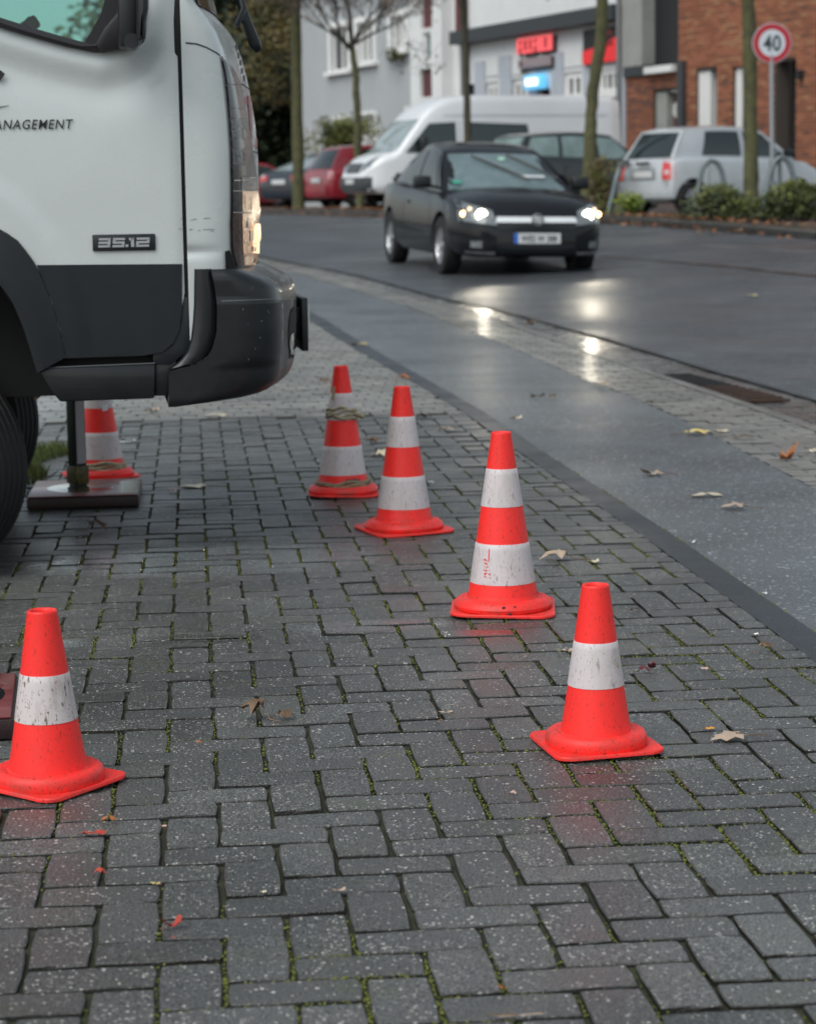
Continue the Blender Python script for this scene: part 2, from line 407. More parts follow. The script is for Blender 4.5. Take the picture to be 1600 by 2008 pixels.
bricks = []
for r in range(-44, 79):
    for c in range(-66, 9):
        if (c-r) % 4 == 0: bricks.append((c*.1+JX/2, c*.1+.2-JX/2, r*.1+JY/2, r*.1+.1-JY/2))
        if (c-r-2) % 4 == 0: bricks.append((c*.1+JX/2, c*.1+.1-JX/2, r*.1-.1+JY/2, r*.1+.1-JY/2))
todo = []
for x0, x1, y0, y1 in bricks:
    lim = strip_l((y0+y1)/2)-.006
    if x0 > lim-.02 or y1 > 7.9: continue
    x1 = min(x1, lim)
    cx, cy = (x0+x1)/2, (y0+y1)/2
    px, py, d = PR((cx, cy, 0)); vis = -40 < px < 1640 and 700 < py < 2040
    todo.append((0 if vis else 1, d, cx, cy, x1-x0, y1-y0))
todo.sort()
M3 = {}
def paver_shared(w, h):
    k = (round(w, 3), round(h, 3), random.randrange(4))
    if k not in M3: M3[k] = mesh_of("paver", *paver_mesh("paver", w, h), smooth=False); M3[k].materials.append(M_PAVER)
    return M3[k]
sv, sf = [], []
for i, (v, d, cx, cy, w, h) in enumerate(todo):
    jx, jy, jz = random.uniform(-.0016, .0016), random.uniform(-.0012, .0012), random.gauss(0, .0013)
    tx, ty, tr = random.gauss(0, .008), random.gauss(0, .008), random.gauss(0, .005)
    if i < 300 and v == 0:
        o = bpy.data.objects.new("paver", paver_shared(w, h)); COL.objects.link(o); o.parent = pavement
        o.location = (cx+jx, cy+jy, jz); o.rotation_euler = (tx, ty, tr)
    else:
        vv, ff = paver_mesh("p", w, h); N = len(sv); c_, s_ = math.cos(tr), math.sin(tr)
        for x, y, z in vv:
            sv.append((cx+jx+x*c_-y*s_, cy+jy+x*s_+y*c_, z+jz+zg(cx, cy)-ty*x+tx*y))
        sf += [tuple(N+q for q in f) for f in ff]
tag(link("paver_field", mesh_of("paver_field", sv, sf), pavement, M_PAVER), kind='stuff')
# running-bond crossing beyond, and the pale band of setts between bike path and kerb
def running(name, fl, fr, y0, y1, bw, bh, m, parent, rot=0., zoff=0., gap=.006):
    vs, fs = [], []; r = 0; y = y0
    while y < y1:
        a, b = fl(y), fr(y); x = a - ((r % 2)*bw/2 if bw < (b-a) else 0) + random.uniform(0, .01)
        while x < b-.02:
            xa, xb = max(x, a), min(x+bw-gap, b-.002)
            if xb-xa > .02:
                z = random.gauss(0, .0012); vv, ff = paver_mesh("p", xb-xa, bh-gap, dp=.02); N = len(vs)
                tx, ty = random.gauss(0, .006), random.gauss(0, .006); cx, cy = (xa+xb)/2, y+bh/2
                zz = zg(cx, cy)
                sx = (zg(cx+.3, cy)-zg(cx-.3, cy))/.6; sy = (zg(cx, cy+.3)-zg(cx, cy-.3))/.6
                for px_, py_, pz in vv: vs.append((cx+px_, cy+py_, zz+pz+z+zoff+(sx-ty)*px_+(sy+tx)*py_))
                fs += [tuple(N+q for q in f) for f in ff]
            x += bw
        y += bh; r += 1
    return tag(link(name, mesh_of(name, vs, fs), parent, m), kind='stuff')
running("crossing_pavers", lambda y: -4.2-(y-7.9)*.2, lambda y: strip_l(y)-.006, 7.91, 26, .2, .1, M_PAVE2, pavement)
# moss cushions and grit in the joints (nobody could count them)
mv, mf = [], []
ico = bmesh.new(); bmesh.ops.create_icosphere(ico, subdivisions=1, radius=1); iv = [tuple(v.co) for v in ico.verts]; if_ = [tuple(v.index for v in f.verts) for f in ico.faces]; ico.free()
def blob(vs, fs, c, s):
    N = len(vs)
    for v in iv: 
        k = random.uniform(.7, 1.25); vs.append((c[0]+v[0]*s[0]*k, c[1]+v[1]*s[1]*k, c[2]+v[2]*s[2]*k))
    fs += [tuple(N+q for q in f) for f in if_]
def nz(x, y): return math.sin(x*5.1+math.sin(y*3.3)*2)+math.sin(y*4.2+1.3*math.sin(x*2.7))+math.sin((x+y)*9.7)*.6
cnt = 0
for (v, d, cx, cy, w, h) in todo:
    if v or d > 9.3: continue
    for side in (0, 1):     # right joint, top joint
        L = h if side == 0 else w; n = int(L/.0042)
        gx = cx + w/2 + JX/2; gy = cy + h/2 + JY/2
        for k in range(n):
            t = -L/2+L*(k+random.random())/n
            x, y = (gx, cy+t) if side == 0 else (cx+t, gy)
            dens = nz(x, y)+ (.5 if x > -.4 else -.2) + (.7 if d > 6.2 else 0) + (.25 if side == 0 else -.35) + (.5 if (d < 4.2 and x > -.3) else 0)
            if dens+random.gauss(0, .55) < .75 or x > strip_l(y)-.004: continue
            if d > 6 and side == 1: continue
            s = random.uniform(.0013, .0034)*(1.25 if random.random() < .1 else 1)
            lim = JX*.55 if side == 0 else JY*.6
            sx, sy = s*random.uniform(.7, 1.3), s*random.uniform(.7, 1.5)
            ox, oy = (random.uniform(-.5, .5)*JX*.9, 0) if side == 0 else (0, random.uniform(-.5, .5)*JY*.9)
            blob(mv, mf, (x+ox, y+oy, -.0072+random.uniform(0, .0062)), (sx, sy, s*.8)); cnt += 1
for k in range(900):
    y = random.uniform(-1, 9); s = random.uniform(.003, .006)
    if nz(3, y*2) + random.gauss(0, .5) < 0: continue
    if random.random() < .6: blob(mv, mf, (strip_r(y)+random.gauss(0, .002), y, -.001), (s*.8, s*1.4, s*.7))
    else: blob(mv, mf, (strip_l(y)-.003+random.gauss(0, .002), y, -.003), (s*.6, s*1.4, s*.6))
tag(link("joint_moss", mesh_of("joint_moss", mv, mf, True), pavement, M_MOSS), kind='stuff')

tag(band("asphalt_strip", lambda y: strip_l(y)-.007, strip_r, -4.2, 34, 2, .0005, M_SEAL), kind='structure')
tag(band("bike_path", strip_r, bike_r, -4.2, 40, 6, 0., M_BIKE), kind='structure')
verge = band("kerb_strip", bike_r, kerb_x, -4.2, 40, 3, -.011, M_SOIL); tag(verge, kind='structure')
running("setts", lambda y: bike_r(y)+.004, lambda y: kerb_x(y)-.075, -1, 29, .2, .1, M_PAVE2, verge)
# lowered kerb: stones 7.5 cm wide, standing 2.5 cm over the gutter
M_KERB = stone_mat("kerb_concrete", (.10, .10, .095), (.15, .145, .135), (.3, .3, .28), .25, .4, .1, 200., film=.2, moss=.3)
ksv, ksf = [], []
kerb = tag(link("kerb", mesh_of("kerb", *(lambda p: p)(([], []))), None, M_KERB), kind='structure')
def block(vs, fs, a, b, wdt, ztop, zbot, zs):
    """kerb stone between two ground points a, b (xy), wdt to the left of a->b"""
    d = Vector((b[0]-a[0], b[1]-a[1], 0)).normalized(); n = Vector((-d.y, d.x, 0)); N = len(vs)
    for p, zb in ((a, zs[0]), (b, zs[1])):
        for s in (0, wdt):
            for z in (zbot, ztop): vs.append((p[0]+n.x*s, p[1]+n.y*s, zb+z))
    # order: a0b a0t a1b a1t b0b b0t b1b b1t
    fs += [tuple(N+q for q in f) for f in ((1, 3, 7, 5), (0, 1, 5, 4), (2, 6, 7, 3), (0, 2, 3, 1), (4, 5, 7, 6))]
y = -4.
while y < 38:
    L = .5 if y < 20 else 1.
    vs, fs = [], []; a = (kerb_x(y), y+.003); b = (kerb_x(y+L), y+L-.003)
    block(vs, fs, a, b, .075, .004, -.1, (zg(*a), zg(*b)))
    o = link("kerb_stone", mesh_of("kerb_stone", vs, fs), kerb, M_KERB); y += L
gut = tag(band("gutter", lambda y: kerb_x(y)+.002, gut_r, -4.2, 40, 4, -.034, M_SOIL), kind='structure')
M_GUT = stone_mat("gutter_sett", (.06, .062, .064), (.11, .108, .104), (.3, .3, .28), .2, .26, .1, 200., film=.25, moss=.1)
running("gutter_setts", lambda y: kerb_x(y)+.004, gut_r, -1, 30, .16, .16, M_GUT, gut, zoff=-.024, gap=.008)
M_EDGE = mat("dirty_road_edge", (.012, .012, .011), .5, mottle=(.03, .028, .022), vscale=6)
vs_, fs_ = [], []
for i, y in enumerate(np.arange(0, 34, .16)):
    x = gut_r(y); w = .012+.016*abs(math.sin(y*2.3)+.6*math.sin(y*7.7))*random.uniform(.5, 1.2)
    vs_ += [(x-w*.5, y, zg(x, y)-.0135), (x+w, y+random.uniform(-.03, .03), zg(x, y)-.0135)]
    if i: fs_.append((2*i-2, 2*i, 2*i+1, 2*i-1))
edge_o = link("road_edge_dirt", mesh_of("road_edge_dirt", vs_, fs_), None, M_EDGE); tag(edge_o, kind='structure')
# drain with dark slots and a rusty cover in the gutter
dr = empty("street_drain", (2.27, 9.15, zg(2.27, 9.15)-.022), R(4), "rusty dark street drain in the gutter along the kerb", "drain")
M_RUST = mat("rusty_iron", (.05, .025, .015), .6, metal=.3, var=.4, vscale=30, bump=.3)
box("drain_frame", (.1, 0, .004), (.24, 1.9, .012), M_RUST, dr)
for k in range(14): box("drain_bar", (.1, -.85+k*.131, .014), (.2, .05, .012), M_DARK if k > 6 else M_RUST, dr)
road = band("road", gut_r, far_x, -6, 90, 16, -.018, M_ASPH, zf=lambda x, y: zg(x, y)); tag(road, kind='structure')
# markings: short faded dashes of the parking lane; tar seam
M_PAINT = mat("worn_road_paint", (.20, .20, .20), .45, mottle=(.12, .12, .12), vscale=14)
for i, (a, b, w) in enumerate([((1262, 472), (1322, 474), .14), ((1375, 478), (1448, 483), .14), ((1505, 487), (1592, 492), .14), ((1160, 464), (1205, 467), .13), ((1293, 508), (1330, 512), .13)]):
    A, B = G(*a), G(*b); vs, fs = [], []; n = 6
    dd = Vector((B[0]-A[0], B[1]-A[1], 0)).normalized(); nn = Vector((-dd.y, dd.x, 0))*w/2
    for k in range(n+1):
        p = Vector(A)*(1-k/n)+Vector(B)*k/n
        for s in (-1, 1): q = p+nn*s; vs.append((q.x, q.y, zg(q.x, q.y)-.013))
    for k in range(n): fs.append((2*k, 2*k+2, 2*k+3, 2*k+1))
    link("lane_dash", mesh_of("lane_dash", vs, fs), road, M_PAINT)
M_TAR = mat("tar_seam", (.010, .010, .011), .25)
def ribbon(name, pl, w, m, parent, dz):
    vs, fs = [], []; pts = [Vector(G(*p)) for p in pl]; dense = []
    for a, b in zip(pts, pts[1:]):
        for k in range(4): dense.append(a*(1-k/4)+b*k/4)
    dense.append(pts[-1])
    for i, p in enumerate(dense):
        t = (dense[min(i+1, len(dense)-1)]-dense[max(0, i-1)]); t.z = 0; t.normalize(); n = Vector((-t.y, t.x, 0))*w/2*(1+.4*math.sin(i*2.1))
        for s in (-1, 1): q = p+n*s; vs.append((q.x, q.y, zg(q.x, q.y)+dz))
    for k in range(len(dense)-1): fs.append((2*k, 2*k+2, 2*k+3, 2*k+1))
    return link(name, mesh_of(name, vs, fs), parent, m)
ribbon("tar_seam", [(1180, 499), (1330, 511), (1440, 521), (1520, 530), (1620, 541), (1750, 556)], .10, M_TAR, road, -.013)
# far side: kerb stones, paved parking bay and earth verge
fk = tag(link("far_kerb", mesh_of("far_kerb", [], []), None, M_KERB), kind='structure')
for i in range(60):
    y = 14+i*1.0; a = (far_x(y), y+.01); b = (far_x(y+1), y+.99)
    vs, fs = [], []; block(vs, fs, b, a, .14, .085, -.1, (zg(*b), zg(*a))); link("kerb_stone", mesh_of("kerb_stone", vs, fs), fk, M_KERB)
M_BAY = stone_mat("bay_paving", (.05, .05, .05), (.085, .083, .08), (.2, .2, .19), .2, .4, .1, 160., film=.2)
tag(band("parking_bay", lambda y: far_x(y)+.14, lambda y: far_x(y)+9, 12, 95, 8, .07, M_BAY), kind='structure')
# ================================================================== CONES
M_SLEEVE = grime_mat("reflective_white", (.60, .54, .545), (.36, .30, .27), .45, .42, .3)
M_SLEEVE2 = grime_mat("reflective_white_grimy", (.60, .54, .53), (.24, .18, .14), .85, .5, .5)
M_INNER = mat("cone_inside", (.35, .02, .02), .7)
M_TAPE = mat("cream_tape", (.42, .38, .27), .7, mottle=(.28, .24, .14), vscale=60, bump=.5, bscale=120)
M_INK = mat("black_ink", (.012, .012, .012), .5)
M_SCAR = mat("cone_scar", (.75, .04, .04), .5)
def rounded_square(a, r, n=5):
    out = []
    for k, (sx, sy) in enumerate(((1, -1), (1, 1), (-1, 1), (-1, -1))):
        for i in range(n+1):
            t = R(-90+90*k)+R(90)*i/n; out.append((sx*(a-r)+r*math.cos(t), sy*(a-r)+r*math.sin(t)))
    return out
def cone(name, x, y, rz, H, rt, rb, collar, plate, bands, label, dirty=0, cornr=.03, grime=False):
    t = empty(name, (x, y, .002), R(rz), label, "traffic cone", "red and white traffic cones set out on the pavers")
    # plate with slightly lifted corners
    o = rounded_square(plate/2, cornr, 5); vs, fs = [], []; n = len(o)
    amp = [random.uniform(.0, .010) for _ in range(4)]
    for z, s in ((0, 1), (.005, 1), (.0075, .985)):
        for i, (a, b) in enumerate(o):
            rr = math.hypot(a, b)/(plate*.6); k = (0 if a > 0 else 1)+(0 if b > 0 else 2)
            vs.append((a*s, b*s, z+amp[k]*max(0, rr-.75)*3))
    for z, s in ((.0075, .75), ):
        for (a, b) in o: vs.append((a*s, b*s, z))
    for k in range(3):
        for i in range(n): j = (i+1) % n; fs.append((k*n+i, k*n+j, (k+1)*n+j, (k+1)*n+i))
    fs.append(tuple(range(3*n, 4*n))); fs.append(tuple(range(n))[::-1])
    N = len(vs)
    cz = .038 if H < .4 else .042
    prof = [(collar-.001, .006), (collar+.001, .010), (collar+.002, .024), (collar-.001, .032), (collar-.006, .0365), (collar-.013, .038), (rb+.010, .0365), (rb+.003, .034), (rb, .036)] if H < .4 else \
           [(collar-.008, .007), (collar-.001, .011), (collar+.002, .020), (collar-.002, .030), (collar-.011, .037), (collar-.022, .0395), (rb+.010, .037), (rb+.002, .040), (rb, .05)]
    v2, f2 = lathe(prof, 40); vs += v2; fs += [tuple(N+q for q in f) for f in f2]
    link("base", mesh_of("base", vs, fs, True, 35), t, M_DIRTRED)
    r = lambda z: rb + (rt-rb)*(z-.03)/(H-.03)
    lip = [(rb+.0005, cz*.86), (r(.1), .1), (r(H*.5), H*.5), (r(H-.004)+.0006, H-.004), (rt+.0012, H-.001), (rt-.0005, H+.0012), (rt-.0035, H), (rt-.005, H-.004), (rt-.003, H-.05), (rb-.006, .05)]
    link("cone_body", mesh_of("cone_body", *lathe(lip, 40), True, 60), t, M_RED)
    for z0, z1 in bands:
        pr = [(r(z0)+.0001, z0), (r(z0)+.0011, z0+.0006)] + [(r(z0+(z1-z0)*k/6)+.0012, z0+(z1-z0)*k/6) for k in range(1, 6)] + [(r(z1)+.0011, z1-.0006), (r(z1)+.0001, z1)]
        link("reflective_sleeve", mesh_of("reflective_sleeve", *lathe(pr, 40), True, 60), t, M_SLEEVE2 if grime else M_SLEEVE)
    def patch(name, z0, z1, a0, a1, m, off=.002, jag=.0, n=10, k=4):
        """a patch on the cone's skin; a is the angle seen from above, -90 faces the camera"""
        pts = []
        for i in range(n+1):
            a = R(a0+(a1-a0)*i/n - rz); ja = random.uniform(-jag, jag); jb = random.uniform(-jag, jag)
            pts.append([((r(z)+off)*math.cos(a), (r(z)+off)*math.sin(a), z) for z in [z0+ja+(z1+jb-z0-ja)*q/k for q in range(k+1)]])
        return link(name, gridmesh(name, pts), t, m)
    return t, patch, r
B1 = [(.133, .226)]; B2 = [(.082, .193), (.294, .398)]
c, patch, rr = cone("traffic_cone", .0875, .70, 8, .341, .0275, .073, .104, .232, B1, "small red cone with one white band, front right, beside the tan maple leaf")
for z, a in ((.18, -62), (.172, -48), (.19, -55)): patch("grime_smear", z, z+.022, a, a+16, M_SLEEVE2, .0016, .004)
c, patch, rr = cone("traffic_cone", -1.03, .572, 50, .348, .0285, .077, .108, .232, B1, "small red cone with a grubby white band, front left beside a red foot plate", grime=True)
c, patch, rr = cone("traffic_cone", .113, 2.27, -8.5, .496, .0265, .098, .135, .288, B2, "tall red cone with a scratched lower white band, nearest of the row of tall cones", cornr=.05)
for k in range(6):
    z = .104+k*.009; patch("red_scratch", z, z+.0025, -134-k*.8+random.uniform(-2, 2), -123+random.uniform(-4, 4)-k*.5, M_SCAR, .0016, .0035, 5, 1)
patch("red_scratch", .152, .182, -127, -124.5, M_SCAR, .0017, .004, 5, 2)
for a, z, s in ((-97, .03, .006), (-84, .032, .004), (-90, .012, .0065)):
    b = bmesh.new(); bmesh.ops.create_icosphere(b, subdivisions=1, radius=s)
    o = link("tar_spot", from_bm("tar_spot", b), c, M_INK); aa = R(a+8.5); q = .137 if z < .02 else .133; o.location = (q*math.cos(aa), q*math.sin(aa), z); o.scale = (1, .5, .6)
c, patch, rr = cone("traffic_cone", -.015, 3.82, 18, .498, .0265, .098, .135, .288, B2, "tall red cone with clean white bands standing second in the row of tall cones", cornr=.05)
c1, patch, rr = cone("traffic_cone", -.158, 4.82, -3, .5, .0265, .098, .135, .272, B2, "tall red cone wound with cream tape, farthest of the row of tall cones", cornr=.06)
patch("sticker_mark", .048, .068, -88, -50, M_INK, .0022, .004, 14, 2)
patch("torn_patch", .37, .425, -150, -128, M_TAPE, .0018, .005, 5, 4)
def wrap(t, r, z0, n, w, m, a_end=0, loose=True, rad=.006):
    bm = bmesh.new()
    for k in range(n):
        pts = []
        for i in range(33):
            a = 2*math.pi*i/32; z = z0+w*k/n+.006*math.sin(a*2+k*1.7)+.004*math.sin(a*5+k)
            q = r(z)+rad*.6+.002*math.sin(a*7+k*2); pts.append((q*math.cos(a), q*math.sin(a), z))
        tube_bm(bm, pts, rad, 6, False)
    if loose:
        q = r(z0+.01); tube_bm(bm, [(q*.9, -q*.5, z0+.014), (q*1.25, -q*.55, z0+.008), (q*1.5, -q*.5, z0-.002), (q*1.65, -q*.6, z0+.012)], [.009, .012, .010, .004], 6)
    return link("tape_wrap", from_bm("tape_wrap", bm, True), t, m)
wrap(c1, rr, .305, 4, .042, M_TAPE)
M_TAPE2 = mat("dirty_tape", (.20, .14, .08), .8, mottle=(.32, .26, .17), vscale=50, bump=.5)
wrap(c1, rr, .040, 3, .016, M_TAPE2, loose=False, rad=.008)
c6, patch, rr = cone("traffic_cone", -1.125, 5.58, 15, .498, .0265, .098, .135, .29, B2, "tall red cone with tape round its foot, standing behind the square post at the left", cornr=.04)
wrap(c6, rr, .038, 4, .03, M_TAPE, loose=False, rad=.008)
patch("paper_scrap", .285, .31, -75, -50, mat("paper_white", (.7, .7, .72), .6), .003, .004, 5, 2)

# sign foot with its post, and the second foot plate at the left
M_FOOT = mat("recycled_red_plastic", (.16, .028, .03), .38, mottle=(.24, .05, .05), vscale=25, bump=.3, bscale=80, coat=.3)
M_FOOTS = mat("dark_recycled_rubber", (.028, .014, .014), .5, var=.3, vscale=30, bump=.3)
M_POST = mat("green_grey_post", (.018, .032, .026), .4, var=.2, vscale=30)
M_POSTG = mat("grey_post_face", (.36, .36, .38), .35, metal=.3)
def foot(x, y, sx, sy, h, rz, label, grp):
    t = empty("sign_weight", (x, y, .003), R(rz), label, "foot plate", grp)
    box("plate", (0, 0, h*.45), (sx, sy, h*.9), M_FOOTS, t, bevel=.006)
    box("plate_top", (0, 0, h*.95), (sx-.008, sy-.008, h*.1), M_FOOT, t, bevel=.003)
    vs, fs = lathe([(.150, h*1.004), (.146, h*1.0045), (.118, h*1.005), (.112, h*1.02), (.10, h*1.05), (.0, h*1.06)], 32)
    link("socket_disc", mesh_of("socket_disc", vs, fs, True, 30), t, mat("wet_black_rubber", (.01, .012, .014), .12, coat=.6))
    return t
F1 = foot(-1.155, 4.86, .42, .50, .048, 0, "dark red plastic foot plate carrying the square post behind the truck", "red foot plates of temporary signs")

box("wet_sheen_patch", (.165, -.02, .0485), (.075, .36, .0015), mat("pale_sheen_plastic", (.5, .5, .5), .1, coat=.5), F1)  # wet sheen put in as a pale grey strip
F2 = foot(-1.36, 1.17, .44, .46, .05, 3, "dark red foot plate at the left edge beside the small grubby cone", "red foot plates of temporary signs")
[setattr(o_, "scale", (1.32, 1.32, 1)) for o_ in F2.children if o_.name.startswith("socket_disc")]
sp = empty("sign_post", (-1.187, 4.92, .05), R(38), "square dark green steel post standing in the red foot plate just behind the truck", "post")
box("post_tube", (0, 0, .62), (.052, .052, 1.24), M_POST, sp, bevel=.003)
box("post_face", (.0, -.0275, .66), (.040, .0025, 1.14), M_POSTG, sp)
box("post_collar", (0, 0, .045), (.064, .064, .07), mat("yellow_black_collar", (.02, .02, .015), .5, mottle=(.16, .13, .01), vscale=40), sp, bevel=.004)

# ================================================================== FALLEN LEAVES
LK_ = 1.5
LC = {'tan': (.30, .22, .16), 'cream': (.42, .36, .25), 'brown': (.11, .065, .035), 'dark': (.035, .022, .017), 'red': (.30, .035, .02), 'wine': (.085, .012, .018), 'orange': (.55, .22, .02), 'rust': (.28, .10, .03), 'pink': (.36, .24, .20), 'yellow': (.42, .33, .12), 'white': (.6, .58, .52)}
LM = {k: mat("leaf_"+k, tuple(min(.8, c*LK_) for c in v) if k in ('tan','cream','pink','yellow','orange') else v, .45, mottle=tuple(min(.85, c*1.15*LK_) for c in v), vscale=45, bump=.4, bscale=160) for k, v in LC.items()}
def leaf_outline(kind):
    pts = []
    if kind == 'maple':
        tips = [(-150, .52), (-118, .42), (-88, .62), (-62, .46), (-40, .82), (-18, .60), (0, 1.), (18, .60), (40, .82), (62, .46), (88, .66), (118, .42), (150, .52), (175, .2)]
        for a, r_ in tips: pts.append((R(a+random.uniform(-4, 4)), r_*random.uniform(.85, 1.12)))
    elif kind == 'sliver':
        for k in range(12):
            a = 2*math.pi*k/12; pts.append((a, .9*abs(math.cos(a))**1.3+.16))
    else:
        for k in range(12):
            a = 2*math.pi*k/12; pts.append((a, .62+.3*math.cos(a)**2+random.uniform(-.07, .07)))
    return pts
def leaf(px, py, spx, colr, kind, label, rot=None, curl=.25, stem=True):
    g = G(px, py, 0); d = PR(g)[2]; s = spx/FPX*d/2*(1.45 if kind == 'maple' else 1.1)
    o = leaf_outline(kind); vs = [(0, 0, .0)]; fs = []; n = len(o); rings = (.35, .7, 1.)
    ph = random.uniform(0, 6); 
    ys_ = .12 if spx > 85 and kind == 'sliver' else 1.
    for k, q in enumerate(rings):
        for a, r_ in o:
            rr = r_*q if q == 1 else (r_*.5+.35)*q if kind == 'maple' else r_*q
            x, y = rr*math.cos(a), rr*math.sin(a)
            z = curl*(x*x*math.cos(ph)+ y*y*math.sin(ph+1) + .5*x*y) + .10*math.sin(5*a+ph)*q*curl*2
            vs.append((x*s, y*s*ys_, z*s*(ys_ if ys_ < 1 else 1)))
    for i in range(n):
        j = (i+1) % n
        if kind == 'maple' and i == n-1: pass
        fs.append((0, 1+i, 1+j))
        for k in range(2): fs.append((1+k*n+i, 1+(k+1)*n+i, 1+(k+1)*n+j, 1+k*n+j))
    zm = min(v[2] for v in vs); vs = [(x, y, z-zm+.003) for x, y, z in vs]
    me = mesh_of("fallen_leaf", vs, fs, True)
    mod_z = .002 if g[0] < strip_r(g[1]) else .002
    ob = link("fallen_leaf", me, None, LM[colr]); ob.location = (g[0], g[1], zg(g[0], g[1])+mod_z); ob.rotation_euler = (0, 0, R(rot if rot is not None else random.uniform(0, 360)))
    tag(ob, label, "leaf", "fallen leaves on the wet ground")
    if stem and spx > 18:
        tube("leaf_stem", [(-.1*s, 0, vs[0][2]+.001), (-.6*s, .08*s, .004), (-1.25*s, .25*s, .003)], .0011 if s < .05 else .0014, LM['brown'], ob, 5)
    return ob
